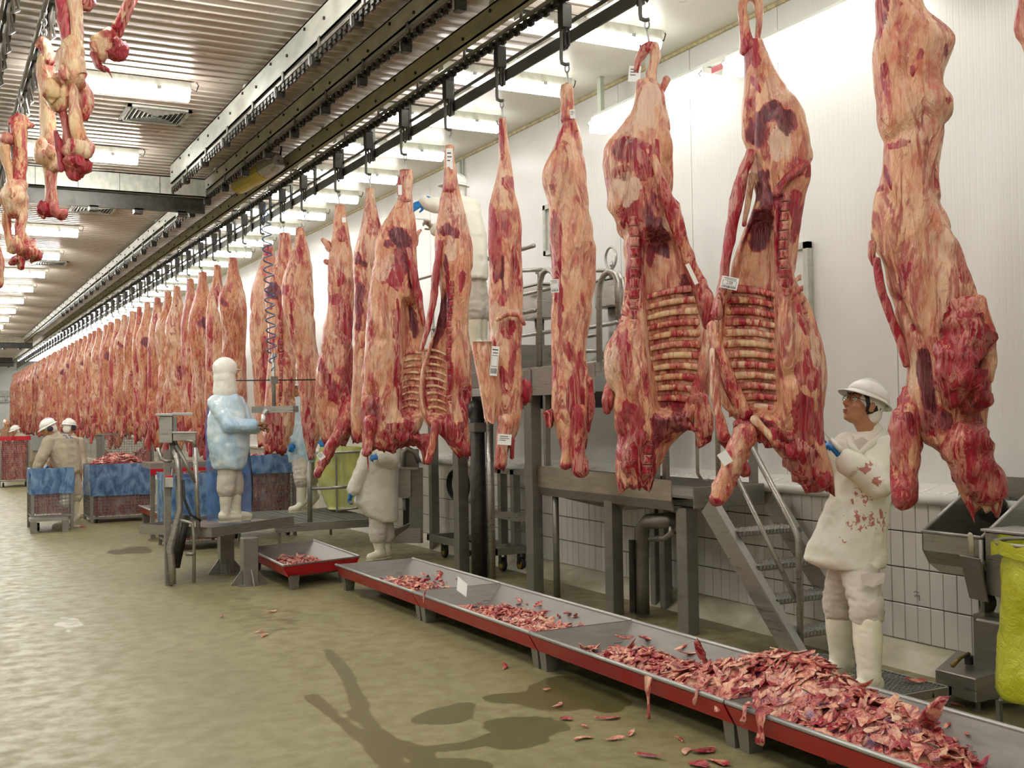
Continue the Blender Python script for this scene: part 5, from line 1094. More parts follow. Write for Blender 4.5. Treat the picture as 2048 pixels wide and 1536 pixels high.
# ------------------------------------------------------------------ grating under the woman
def grating(label, x0, x1, y0, y1, z, pitch, legs, w=.004, hgt=.022):
    r = thing('grate_platform', label, 'platform', ((x0+x1)/2, (y0+y1)/2, z))
    for nm, A, B in (('frame_bar', (x0, y0), (x1, y0+.02)), ('frame_bar', (x0, y1-.02), (x1, y1)), ('frame_bar', (x0, y0), (x0+.02, y1)), ('frame_bar', (x1-.02, y0), (x1, y1))):
        b = MB(); b.box((*A, z-.045), (*B, z)); b.build(nm, M['steel'], r)
    s = None; n = 0
    for y in np.arange(y0+.04, y1-.02, pitch):
        if s is None:
            b = MB(); V = []; xs = np.linspace(x0+.02, x1-.02, 25)
            for a_, c in zip(xs[:-1], xs[1:]): k = int(round((a_-x0)/(x1-x0)*24)); b.bar((a_, y+(.006 if k % 2 else -.006), z-.01), (c, y+(-.006 if k % 2 else .006), z-.01), w, hgt)
            s = b.build('slat', M['steel_bright'], r); ys = y
        else: o = s.copy(); COL.objects.link(o); o.location = (0, y-ys, 0)
    for x in np.linspace(x0, x1, 5)[1:-1]:
        b = MB(); b.box((x-.005, y0, z-.04), (x+.005, y1, z-.02)); b.build('cross_bar', M['steel_dull'], r)
    for x, y in legs:
        b = MB(); b.box((x-.015, y-.015, 0), (x+.015, y+.015, z-.02)); b.build('leg', M['steel_dull'], r)
    return r
grating('low diamond-mesh grating the woman stands on', 4.42, 4.98, 4.40, 5.42, .15, .028, [(4.96, 4.42), (4.45, 4.42), (4.96, 5.4), (4.45, 5.4)])

# ------------------------------------------------------------------ sink, sterilizer, knee station at the right
sk = thing('trough_sink', 'steel trough sink on the tiled wall at the right', 'sink', (5.5, 4.55, 1.0))
b = MB(); y0, y1 = 4.80, 4.38
xs, zs = [5.22, 5.22, 5.27, 5.36, 5.48, 5.60, 5.735], [.945, .84, .76, .70, .68, .72, .80]
V = []; 
for y in (y0, y1):
    for x, z in zip(xs, zs): V.append((x, y, z))
n = len(xs); F = [(i, i+1, n+i+1, n+i) for i in range(n-1)]; V2 = [(x+.004 if i % n < 3 else x, y, z+.008) for i, (x, y, z) in enumerate(V)]
b.add(V+V2, F+[tuple(2*n+k for k in f[::-1]) for f in F]+[(0, n, 3*n, 2*n)]); b.build('trough', M['steel'], sk, smooth=False)
for y in (y0, y1):
    b = MB(); b.sheet([(5.735, y, 1.24), (5.735, y, .78)]+[(x, y, z) for x, z in list(zip(xs, zs))[::-1]], .006, (0, -1 if y == y0 else 1, 0)); b.build('end_plate', M['steel'], sk)
    b = MB(); b.tube([(5.222, y, .948), (5.735, y, 1.245)], .011, 8); b.build('end_lip', M['steel_bright'], sk, smooth=True)
b = MB(); b.tube([(5.22, y0, .95), (5.22, y1, .95)], .011, 8); b.build('front_lip', M['steel_bright'], sk, smooth=True)
b = MB(); b.box((5.726, y1, .8), (5.735, y0, 1.26)); b.build('back_plate', M['steel_dull'], sk)
b = MB(); p = AX(1945, 1005, 5.6); b.tube([p+[.12, 0, .1], p+[.02, 0, .12], p+[-.02, 0, .08], p+[-.03, 0, .02]], .014, 8); b.build('tap', M['steel_bright'], sk, smooth=True)
p = AX(1985, 1018, 5.58); b = MB(); b.ell(p, (.09, .09, .085), 14, 8); b.build('soap_dispenser', M['dark'], sk, smooth=True); b = MB(); b.box(p+[-.1, -.02, .05], p+[.12, .02, .07]); b.build('dispenser_lever', M['steel_bright'], sk)
sp_ = thing('splash_plate', 'tall dented steel splash plate left of the sink', 'panel', (5.7, 4.9, 1.1)); b = MB(); b.hexa([(5.715, 4.84, .85), (5.725, 4.84, .85), (5.725, 5.0, .93), (5.715, 5.0, .93), (5.715, 4.80, 1.38), (5.725, 4.80, 1.38), (5.725, 4.93, 1.30), (5.715, 4.93, 1.30)]); b.build('plate', M['steel'], sp_, bev=.003)
b = MB(); b.box((5.725, 4.86, 1.1), (5.76, 4.90, 1.2)); b.build('bracket', M['steel_dull'], sp_)
sb = thing('sterilizer', 'steel sterilizer box on a pedestal with a knife holder, right foreground', 'sterilizer', (5.3, 4.3, 0))
b = MB(); b.box((5.20, 3.85, .64), (5.46, 4.34, .99)); b.build('box', M['steel'], sb, bev=.006); b = MB(); b.box((5.19, 3.85, .99), (5.47, 4.36, 1.005)); b.build('lid', M['steel_bright'], sb, bev=.003)
kh = np.array([AX(1918, 1110, 5.14), AX(1958, 1118, 5.14), AX(1975, 1205, 5.17), AX(1938, 1196, 5.17)]); b = MB(); b.sheet(kh[::-1], .02, (1, 0.3, 0)); b.build('knife_holder', M['steel_dull'], sb, bev=.003)
a_, c_ = AX(1948, 1085, 5.25), AX(1968, 1250, 5.25); b = MB(); b.box((5.26, a_[1]-.05, .5), (5.34, a_[1]-.01, a_[2])); b.build('post', M['steel_dull'], sb)
b = MB(); b.tube([AX(1962, 1080, 5.2), AX(1966, 1225, 5.2)], .012, 8); b.build('rod', M['steel_bright'], sb, smooth=True)
for v in (1125, 1172): p = AX(1963, v, 5.2); b = MB(); b.cyl(p-[0, 0, .008], p+[0, 0, .008], .022, 10); b.build('collar', M['steel_bright'], sb)
b = MB(); b.box((5.30, 4.20, .18), (5.44, 4.52, .50)); b.build('pedestal', M['steel_dull'], sb, bev=.004); b = MB(); b.tube([AX(1955, 1240, 5.2), AX(2010, 1250, 5.2)], .012, 8); b.build('cross_rod', M['steel_bright'], sb)
p = AX(1975, 1205, 5.25); b = MB(); b.ell(p, (.05, .05, .06), 10, 7); b.build('valve', M['dark'], sb, smooth=True)
b = MB(); b.hexa([(5.10, 4.34, .055), (5.52, 4.34, .055), (5.56, 4.86, .055), (5.10, 4.62, .055), (5.10, 4.34, .19), (5.52, 4.34, .205), (5.56, 4.86, .205), (5.10, 4.62, .19)]); b.build('foot_box', M['steel'], sb, bev=.006)
for x, y in ((5.13, 4.58), (5.16, 4.38), (5.48, 4.40)): b = MB(); b.cyl((x, y, 0), (x, y, .06), .014, 8); b.cyl((x, y, 0), (x, y, .008), .03, 10); b.build('foot', M['steel_dull'], sb)
p = AZ(1938, 1325, .215); b = MB(); b.tube([p+[0, 0, -.01], p+[0, 0, .04]], .025, 10); b.build('pedal_pivot', M['dark'], sb); b = MB(); q = AZ(1905, 1335, .215); b.tube([p+[0, 0, .05], (p+q)/2+[0, 0, .04], q+[0, 0, .01]], [.012, .009, .014], 8); b.build('pedal', simple('brass lever', '#8c7440', .4, .6), sb, smooth=True)
kn = thing('knife', 'white handled knife standing in the sterilizer holder', 'knife', AX(1943, 1080, 5.16)); a_, c_ = AX(1941, 1066, 5.16), AX(1944, 1106, 5.16); b = MB(); b.tube([a_, a_*.9+c_*.1+[0, .004, 0], a_*.5+c_*.5, c_], [.010, .018, .015, .017], 10, ell=.7); b.build('handle', simple('cream plastic', '#d9d3bd', .4), kn, smooth=True); b = MB(); b.box(c_+[-.003, -.012, -.12], c_+[.003, .012, 0]); b.build('blade', M['steel_bright'], kn)
# yellow bag on its ring stand
t = NT('yellow plastic film'); f = t.noise(5, 5, dist=.6); t.p(Base_Color=t.ramp(f, [(.3, lin('#c3c91e')), (.7, lin('#e2e64a'))]), Roughness=.22, Coat_Weight=.5, Transmission_Weight=0.0, Subsurface_Weight=0.0); t.bump(t.noise(14, 4, dist=1.5), .5, .03); M['bag'] = t.m
pb = Pl(5.0, 4.02)
bs = thing('bag_stand', 'steel ring stand holding the yellow bag', 'stand', pb.p(2030, 1440)); c0 = pb.p(2075, 1086); R_ = .20
b = MB(); b.tube([c0+[R_*math.cos(q), R_*math.sin(q), 0] for q in np.linspace(0, 6.28, 25)[:-1]], .012, 8, closed=True); b.build('ring', M['steel'], bs, smooth=True)
p = pb.p(1998, 1400); b = MB(); b.box(p+[-.012, -.012, 0], np.array([p[0]+.012, p[1]+.012, .0])); b.V[-1] = b.V[-1]; b.build('leg', M['steel_dull'], bs); b = MB(); b.tube([p, pb.p(2110, 1408)], .014, 8); b.build('low_bar', M['steel_dull'], bs)
b = MB(); q = c0+[R_, 0, 0]; b.box((q[0]-.012, q[1]-.012, 0), (q[0]+.012, q[1]+.012, q[2])); b.build('upright', M['steel_dull'], bs)
bg = thing('waste_bag', 'yellow plastic bag sagging from its stand at the right edge', 'bag', pb.p(2040, 1300)); rows = [(1086, 2007, 2135), (1100, 2004, 2140), (1150, 2000, 2145), (1200, 2003, 2150), (1260, 2000, 2155), (1310, 1992, 2160), (1350, 1986, 2165), (1385, 1988, 2165), (1402, 2000, 2160), (1408, 2040, 2140)]
V = []; n = 40
for i, v in enumerate(np.linspace(1086, 1408, 34)):
    L_ = np.interp(v, [r[0] for r in rows], [r[1] for r in rows]); Rr = np.interp(v, [r[0] for r in rows], [r[2] for r in rows]); A = pb.p(L_, v); B = pb.p(Rr, v); c = (A+B)/2; h = np.linalg.norm(B-A)/2
    for k in range(n): an = 2*math.pi*k/n; V.append(c+pb.e*h*math.cos(an)+pb.n*h*.9*math.sin(an))
V = np.array(V); cc = np.repeat(V.reshape(34, n, 3).mean(1), n, 0); d = V-cc; d /= np.linalg.norm(d, axis=1)[:, None]+1e-9; V = V+d*(fbm(V*[1, 1, .45], 9, 4)*.07)[:, None]
F = [(i*n+k, (i+1)*n+k, (i+1)*n+(k+1) % n, i*n+(k+1) % n) for i in range(33) for k in range(n)]+[tuple(33*n+k for k in range(n))]; mk('film', V, F, M['bag'], bg, smooth=True)
V = []
for z in (c0[2]+.012, c0[2]-.06):
    for k in range(n): an = 2*math.pi*k/n; rr = R_+.016+.01*math.sin(an*9); V.append(c0*[1, 1, 0]+[rr*math.cos(an), rr*math.sin(an), z+.012*math.sin(an*5)])
mk('folded_rim', V, [(k, (k+1) % n, n+(k+1) % n, n+k) for k in range(n)], M['bag'], bg, smooth=True)
wg = Pl(5.0, 4.1)
# ------------------------------------------------------------------ high platform with rails and wash basins
hp = thing('high_platform', 'high steel platform with looped guard rails behind the narrow carcasses', 'platform', (5.3, 10, 2))
b = MB(); b.box((4.95, 8.0, 2.06), (5.7, 13.2, 2.09)); b.build('deck', M['steel_dull'], hp); b = MB(); b.box((4.94, 8.0, 1.84), (4.955, 9.35, 2.10)); b.build('side_panel', M['steel'], hp, bev=.004); b = MB(); b.box((4.94, 9.35, 1.94), (4.955, 13.2, 2.10)); b.build('side_panel', M['steel_dull'], hp, bev=.004)
b = MB(); b.box((4.95, 7.98, 1.98), (5.7, 8.0, 2.1)); b.build('end_panel', M['steel'], hp); b = MB(); b.box((5.05, 8.3, 1.72), (5.6, 10.6, 1.86)); b.build('drip_pan', M['dark'], hp)
b = MB(); b.box((5.0, 9.4, 2.09), (5.6, 10.9, 2.33)); b.build('raised_step', M['steel_dull'], hp)
posts(hp, [(4.98, 9.16, 0, 2.08, .11, .14), (4.95, 10.70, 0, 1.95, .12, .13), (5.6, 8.1, 0, 2.06, .08, .08), (5.6, 12.9, 0, 2.06, .1, .1), (5.0, 13.0, 0, 2.06, .1, .1)], 'leg')
b = MB(); b.box((4.95, 8.86, 1.2), (5.0, 8.90, 2.06)); b.build('brace_post', M['steel_dull'], hp)
def hoop(pts, x, r=.026):
    b = MB(); b.tube([AX(u, v, x) for u, v in pts], r, 10); b.build('guard_hoop', M['steel'], hp, smooth=True)
hoop([(1079, 738), (1079, 600), (1080, 565), (1086, 546), (1095, 539), (1105, 544), (1112, 560), (1114, 600)], 5.0); hoop([(1199, 748), (1198, 590), (1201, 565), (1208, 550), (1219, 543), (1230, 550), (1235, 565), (1237, 640)], 5.0); hoop([(1222, 550), (1236, 548), (1244, 562), (1248, 590), (1249, 650)], 5.15)
for v in (518, 638): 
    p = AX(975, v, 5.05); b = MB(); b.tube([(5.05, 9.2, p[2]), (5.05, 13.1, p[2])], .022, 8); b.build('guard_rail', M['steel'], hp, smooth=True)
for p, q in (((1043, 590), (1112, 574)), ((1040, 672), (1108, 662)), ((1040, 712), (1200, 700)), ((1176, 655), (1235, 645)), ((1176, 672), (1200, 668)), ((1045, 541), (1092, 539)), ((1176, 540), (1215, 541))):
    b = MB(); b.tube([AX(*p, 5.35), AX(*q, 5.35)], .02, 8); b.build('guard_rail', M['steel'], hp, smooth=True)
for y in (11.6, 13.0): b = MB(); b.tube([(5.05, y, 2.09), (5.05, y, 3.0)], .022, 8); b.build('rail_post', M['steel'], hp, smooth=True)
def basin(label, u0, u1, v0, v1, x):
    A, B = AX(u0, v1, x), AX(u1, v0, x); y0_, y1_ = sorted((A[1], B[1])); z0_, z1_ = A[2], B[2]; r = thing('wash_basin', label, 'basin', (x, (y0_+y1_)/2, z0_))
    b = MB(); b.box((x, y0_, z0_), (x+.22, y1_, z1_)); b.build('tub', M['steel'], r, bev=.012); m = (y0_+y1_)/2
    b = MB(); b.tube([(x+.1, m, z0_), (x+.1, m, z0_-.3), (x+.02, m+.05, z0_-.45), (x-.05, m+.2, z0_-.55)], .05, 10); b.build('drain', M['steel_dull'], r, smooth=True)
    b = MB(); b.tube([(x+.1, m, z1_), (x+.1, m, z1_+.1), (x+.06, m-.06, z1_+.16), (x+.02, m-.1, z1_+.12)], .012, 8); b.build('tap', M['steel_bright'], r, smooth=True)
    b = MB(); b.box((x-.01, y0_-.02, z1_), (x+.3, y1_+.02, z1_+.015)); b.build('rim', M['steel_bright'], r)
basin('wash basin on the high platform beside the slim flapped carcass', 1044, 1078, 568, 642, 5.42); basin('wash basin on the high platform left of the ribbed pair', 1188, 1226, 556, 618, 5.42)
p = AX(1222, 538, 5.55); hs = thing('hose_ring', 'small coiled pipe ring on the high platform', 'hose', p); b = MB(); b.tube([p+[0, .09*math.cos(q), .1+.10*math.sin(q)] for q in np.linspace(0, 6.28, 22)[:-1]], .012, 8, closed=True); b.build('ring', M['steel'], hs, smooth=True)
# framed boards on the wall
def board(label, u0, v0, u1, v1, nm='notice_board'):
    A, B = AX(u0, v0, XW-.03), AX(u1, v1, XW-.03); y0_, y1_ = sorted((A[1], B[1])); z1_, z0_ = max(A[2], B[2]), min(A[2], B[2]); r = thing(nm, label, 'frame', (XW, (y0_+y1_)/2, z0_))
    for a, c in (((y0_, z0_), (y1_, z0_+.05)), ((y0_, z1_-.05), (y1_, z1_)), ((y0_, z0_), (y0_+.05, z1_)), ((y1_-.05, z0_), (y1_, z1_))): b = MB(); b.box((XW-.05, *a), (XW-.005, *c)); b.build('frame_bar', M['galv'], r)
    b = MB(); b.box((XW-.02, y0_+.04, z0_+.04), (XW-.01, y1_-.04, z1_-.04)); b.build('pane', M['white_paint'], r)
board('small grey framed hatch on the white wall behind the narrow side', 1088, 412, 1128, 502); board('tall grey framed hatch on the wall right of the ribbed pair', 1548, 497, 1622, 640)
# pipe stack left of the slim carcass
pp = thing('lift_column', 'dark hydraulic lift column with a round head behind the slim carcass', 'column', (5.03, 10.44, 0)); b = MB(); b.tube([(5.03, 10.44, 0), (5.03, 10.44, .5), (5.03, 10.44, 1.75)], [.085, .085, .075], 14); b.build('cylinder', M['dark'], pp, smooth=True); b = MB(); b.tube([(5.10, 10.3, 0), (5.10, 10.3, 1.6)], .04, 10); b.build('side_pipe', M['steel'], pp, smooth=True)
p = AX(955, 822, 5.05); b = MB(); b.ell(p, (.11, .11, .13), 14, 9); b.build('head', M['dark'], pp, smooth=True); b = MB(); b.box(p+[-.1, -.12, -.22], p+[.1, .12, -.12]); b.build('flange', M['steel_dull'], pp, bev=.01)
# cart
ct = thing('hand_cart', 'low steel hand cart with black and yellow castors', 'cart', (5.4, 11, 0)); yf, yn = 12.25, 10.5
for nm, a, c in (('side_bar', (5.22, yn, .2), (5.27, yf, .27)), ('side_bar', (5.6, yn, .2), (5.65, yf, .27)), ('end_bar', (5.22, yn, .2), (5.65, yn+.05, .27)), ('end_bar', (5.22, yf-.05, .2), (5.65, yf, .27))): b = MB(); b.box(a, c); b.build(nm, M['steel_dull'], ct)
for y in (10.6, 10.9): b = MB(); b.box((5.5, y-.04, .27), (5.58, y+.04, 1.08)); b.build('upright', M['steel_dull'], ct)
b = MB(); b.box((5.5, 10.3, 1.03), (5.58, 11.3, 1.08)); b.build('top_bar', M['steel_dull'], ct); b = MB(); b.box((5.45, 10.4, .55), (5.6, 11.2, .63)); b.build('crank_bar', M['steel'], ct); b = MB(); b.tube([(5.44, 11.1, .62), (5.44, 11.1, .42), (5.40, 11.1, .36)], .015, 8); b.build('crank', M['steel_bright'], ct)
for x, y in ((5.38, 12.1), (5.44, 10.72), (5.60, 11.9), (5.6, 10.6)):
    b = MB(); b.tube([(x-.02, y, .075), (x+.02, y, .075)], .075, 16); w_ = b.build('castor', M['black'], ct, bev=.006); b = MB(); b.tube([(x-.024, y, .075), (x+.024, y, .075)], .045, 12); b.build('hub', M['orange'], w_); b = MB(); b.box((x-.035, y-.03, .08), (x-.028, y+.03, .21)); b.box((x+.028, y-.03, .08), (x+.035, y+.03, .21)); b.box((x-.035, y-.03, .19), (x+.035, y+.03, .21)); b.build('fork', M['dark'], w_)
hs = thing('coiled_hose', 'black coiled hose on the tiled wall behind a steel post', 'hose', AX(918, 970, 5.68)); c = AX(918, 970, 5.68)
for k in range(3): b = MB(); b.tube([c+[.015*k-.02, (.30-.02*k)*math.cos(q), (.19+.012*k)*math.sin(q)] for q in np.linspace(0, 6.28, 30)[:-1]], .014, 8, closed=True); b.build('loop', M['black'], hs, smooth=True)
b = MB(); b.tube([c+[0, .2, .15], c+[0, .05, .05], c+[0, .12, -.02]], .014, 8); b.build('tail_end', M['black'], hs, smooth=True)
b = MB(); b.box(c+[.02, -.1, .1], c+[.06, .1, .13]); b.build('hanger', M['steel'], hs)
# knee-operated wash station behind the worker
ws = thing('wash_station', 'steel cabinet wash station with a tilted knee flap', 'wash station', (5.45, 13, 0)); pw = Pl(5.35, 12.55)
def pbox(r, nm, u0, v0, u1, v1, off0, off1, mat, bev=.006, pl=pw):
    Q = [pl.p(u0, v1, off1), pl.p(u1, v1, off1), pl.p(u1, v1, off0), pl.p(u0, v1, off0), pl.p(u0, v0, off1), pl.p(u1, v0, off1), pl.p(u1, v0, off0), pl.p(u0, v0, off0)]; b = MB(); b.hexa(Q); return b.build(nm, mat, r, bev=bev)
pbox(ws, 'cabinet', 788, 938, 822, 995, -.05, .05, M['steel']); pbox(ws, 'column', 818, 935, 846, 1086, -.12, .0, M['steel_dull']); pbox(ws, 'lower_case', 786, 1055, 842, 1086, -.1, .02, M['steel']); pbox(ws, 'rim', 786, 934, 836, 940, -.06, .1, M['steel_bright'])
b = MB(); b.tube([pw.p(806, 938, -.05), pw.p(806, 905, -.05), pw.p(815, 896, -.05), pw.p(832, 905, -.05), pw.p(838, 925, -.05)], .03, 10); b.build('gooseneck', M['steel'], ws, smooth=True)
pbox(ws, 'backsplash', 800, 898, 838, 936, -.14, -.12, M['steel_dull']); b = MB(); b.sheet([pw.p(786, 1062, .12), pw.p(822, 1046, .12), pw.p(816, 1056, .02), pw.p(788, 1076, .02)], .01, (0, 0, 1)); b.build('knee_flap', M['steel_bright'], ws)
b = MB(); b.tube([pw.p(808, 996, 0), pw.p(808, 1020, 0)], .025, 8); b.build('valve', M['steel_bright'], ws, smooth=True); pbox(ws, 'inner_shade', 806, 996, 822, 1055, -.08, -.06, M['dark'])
# ------------------------------------------------------------------ people
M['skin'] = simple('warm brown skin', '#b98460', .45, 0, .08, 12, bump=.05); M['skin_dark'] = simple('brown glove', '#8a6242', .6, 0, .15, 14)
M['cloth'] = simple('cream work cloth', '#e9e5d6', .8, 0, .04, 5, bump=.12); M['cloth_grey'] = simple('grey-beige work cloth', '#c9c0b2', .85, 0, .06, 6, bump=.15); M['cloth_tan'] = simple('worn beige jacket', '#b3a893', .85, 0, .07, 6, bump=.12)
M['hood'] = simple('white knitted hood', '#efece2', .85, 0, .03, 10, bump=.1); M['glove_blue'] = simple('blue rubber glove', '#1878c0', .4, 0, .15, 12); M['glove_grey'] = simple('grey mesh glove', '#a9a795', .6, .2, .2, 40, bump=.3)
M['hair'] = simple('dark hair', '#1d1715', .5, 0, .3, 30); M['lip'] = simple('lips', '#a5605a', .4, 0, .05); M['muff'] = simple('dark ear muff', '#2a2438', .4, 0, .2)
t = NT('pale blue plastic gown'); f = t.noise(6, 5, (1, 1, .5), .8); t.p(Base_Color=t.ramp(f, [(.32, lin('#9cc3e0')), (.55, lin('#cfe4ec')), (.7, lin('#e4eee9'))]), Roughness=.28, Coat_Weight=.4); t.bump(t.noise(11, 4, (1, 1, .4), 1), .45, .03); M['gown'] = t.m
t = NT('clear blue apron film'); f = t.noise(9, 4, (1, 1, .5), 1); tr = t.n('ShaderNodeBsdfTransparent', i_Color=(.74, .84, 1, 1)); mx = t.n('ShaderNodeMixShader'); t.p(Base_Color=lin('#7fa8e0'), Roughness=.2, Coat_Weight=.3); t.set(mx.inputs[0], t.mr(f, .3, .8, .42, .68)); t.t.links.new(tr.outputs[0], mx.inputs[1]); t.t.links.new(t.b.outputs[0], mx.inputs[2]); t.t.links.new(mx.outputs[0], t.out.inputs[0]); M['apron'] = t.m
t = NT('blood-flecked cream coat'); at = t.n('ShaderNodeVertexColor', layer_name='mk'); sp = t.n('ShaderNodeSeparateColor'); t.set(sp.inputs[0], at.outputs[0]); n_ = t.noise(34, 4, (1, 1, .8), .8); n2 = t.noise(5, 4)
k = t.mr(t.math('ADD', t.math('MULTIPLY', sp.outputs[0], .55), t.math('MULTIPLY', t.math('SUBTRACT', n_, .5), 1.6)), .46, .56); c = t.mix(t.math('MULTIPLY', k, .85), t.ramp(n2, [(.3, lin('#e6e2cf')), (.7, lin('#f3f0e4'))]), lin('#b4564a')); t.p(Base_Color=c, Roughness=.8); t.bump(n2, .1, .01); M['coat_blood'] = t.m

def cap(mb, p, rp, q, rq, n=12):
    p = np.asarray(p, float); q = np.asarray(q, float); mb.tube([p, q], [rp, rq], n); mb.ell(p, rp, n, 8); mb.ell(q, rq, n, 8); return mb
def solid(name, mb, mat, parent, voxel=.014, it=5, wr=0.0, wsc=9, stretch=(1, 1, 1), blood=None):
    me = bpy.data.meshes.new('tmp'); me.from_pydata(np.concatenate(mb.V).tolist(), [], mb.F); bm = bmesh.new(); bm.from_mesh(me); bmesh.ops.recalc_face_normals(bm, faces=bm.faces); bm.to_mesh(me); bm.free()
    o = bpy.data.objects.new('tmp', me); COL.objects.link(o); r = o.modifiers.new('r', 'REMESH'); r.mode = 'VOXEL'; r.voxel_size = voxel
    s = o.modifiers.new('s', 'SMOOTH'); s.iterations = it; s.factor = .5
    e = o.evaluated_get(bpy.context.evaluated_depsgraph_get()); m2 = bpy.data.meshes.new_from_object(e); n = len(m2.vertices); V = np.zeros(n*3); m2.vertices.foreach_get('co', V); V = V.reshape(-1, 3); N_ = np.zeros(n*3); m2.vertices.foreach_get('normal', N_); N_ = N_.reshape(-1, 3); F = [tuple(p.vertices) for p in m2.polygons]
    bpy.data.objects.remove(o); bpy.data.meshes.remove(me); bpy.data.meshes.remove(m2)
    if wr: q = V*np.array(stretch); V = V+N_*((1-abs(fbm(q+3, wsc, 3))*5)*wr)[:, None]
    cols = None
    if blood is not None:
        k = np.zeros(n)
        for c, r_, v in blood: k = np.maximum(k, v*(1-sstep(.5, 1.2, np.linalg.norm((V-c)/r_, axis=1)+fbm(V, 8, 3)*.8)))
        cols = np.stack([k, 0*k, 0*k], 1)
    return mk(name, V, F, mat, parent, smooth=True, cols=cols)
def unit(v): v = np.asarray(v, float); return v/np.linalg.norm(v)
def hand(mb, wrist, d, nrm, side=1, curl=.9, s=1.0, fat=1.0):
    d = unit(d); nrm = unit(np.asarray(nrm, float)-d*(np.asarray(nrm, float) @ d)); w = np.cross(d, nrm)*side; wrist = np.asarray(wrist, float)
    rg = [(wrist+d*t_*s, w*a*s, nrm*b_*s*fat) for t_, a, b_ in ((0, .026, .02), (.03, .034, .018), (.07, .041, .016), (.09, .038, .013))]; mb.loft(rg, 12)
    for i, (off, L) in enumerate(((-.029, .066), (-.010, .076), (.010, .071), (.028, .056))):
        p = wrist+(d*.08+w*off)*s; a = .25+.06*i; r = .0094*s*fat
        for k, f in enumerate((.42, .32, .26)):
            dd = d*math.cos(a)+nrm*math.sin(a); q = p+dd*L*f*s; cap(mb, p, r*(1-.08*k), q, r*(.92-.08*k), 8); p = q; a += curl*(.8 if k else .9)
    p = wrist+(d*.022-w*.03)*s; a = unit(d*.55-w*.75+nrm*.25); q = p+a*.038*s; cap(mb, p, .0125*s*fat, q, .0105*s*fat, 8); q2 = q+unit(d*.8-w*.1+nrm*.6*curl)*.032*s; cap(mb, q, .0105*s*fat, q2, .0085*s*fat, 8)
class Frame:
    def __init__(s, c, f, up): s.c = np.asarray(c, float); s.f = unit(f); s.r = unit(np.cross(s.f, up)); s.u = np.cross(s.r, s.f); s.R = np.stack([s.r, s.f, s.u], 1)
    def __call__(s, x, y, z): return s.c+s.r*x+s.f*y+s.u*z
def head(mb, H, neck):
    E = lambda x, y, z, a, b_, c: mb.ell(H(x, y, z), (a, b_, c), 14, 10, H.R)
    E(0, -.015, .035, .076, .096, .086); E(0, .028, -.03, .062, .066, .085); E(0, .036, -.085, .05, .05, .036); E(0, .068, -.104, .022, .02, .017)
    cap(mb, H(0, .092, .008), .009, H(0, .114, -.034), .0135, 10); E(.013, .1, -.04, .009, .011, .008); E(-.013, .1, -.04, .009, .011, .008)
    for s in (-1, 1): E(s*.03, .078, .03, .028, .018, .011); E(s*.041, .055, -.03, .026, .028, .026); E(s*.078, -.008, -.008, .011, .022, .034)
    E(0, .088, -.066, .024, .012, .007); E(0, .086, -.079, .02, .012, .008); cap(mb, H(0, -.02, -.07), .055, neck, .062, 14)
def helmet(root, H, brim=True, mat='plastic_white'):
    mb = MB(); R = []
    for t_ in np.linspace(0, 1, 9): a = t_*math.pi/2; R.append((H(0, -.012, .052+.098*math.sin(a)), H.r*.104*max(math.cos(a), .06), H.f*.128*max(math.cos(a), .06)))
    mb.loft(R, 24); o = mb.build('helmet', M[mat], root, smooth=True); n = 28; V = []
    for rr, z in ((.98, .058), (1.0, .050), (1.17, .040), (1.17, .034), (.98, .046)):
        for k in range(n):
            an = 2*math.pi*k/n; fr = max(0, math.sin(an)); q = rr if rr < 1.1 else rr+.20*fr**2; V.append(H(.106*q*math.cos(an), -.012+.13*q*math.sin(an), z-.012*fr*(rr > 1.1)))
    F = [(i*n+k, i*n+(k+1) % n, (i+1)*n+(k+1) % n, (i+1)*n+k) for i in range(4) for k in range(n)]; mk('brim', V, F, M[mat], o, smooth=True)
    mb = MB(); mb.tube([H(0, -.02+.118*math.cos(a), .055+.103*math.sin(a)) for a in np.linspace(.25, 2.9, 12)], .007, 6); mb.build('ridge', M[mat], o, smooth=True); return o
def hood(root, H, neck, mat='hood', cape=.11, peak=True):
    mb = MB(); mb.ell(H(0, -.03, .04), (.118, .135, .125), 16, 12, H.R); mb.ell(H(0, -.04, -.05), (.118, .115, .11), 16, 10, H.R); cap(mb, H(0, -.03, -.08), .115, neck, cape+.02, 16); o = solid('hood', mb, M[mat], root, .011, 6, .004, 14)
    if peak: mb = MB(); mb.loft([(H(0, .075, .035), H.r*.06, H.u*.012), (H(0, .135, .03), H.r*.05, H.u*.006), (H(0, .155, .026), H.r*.03, H.u*.004)], 12); mb.build('peak', M['plastic_white'], o, smooth=True)
    return o
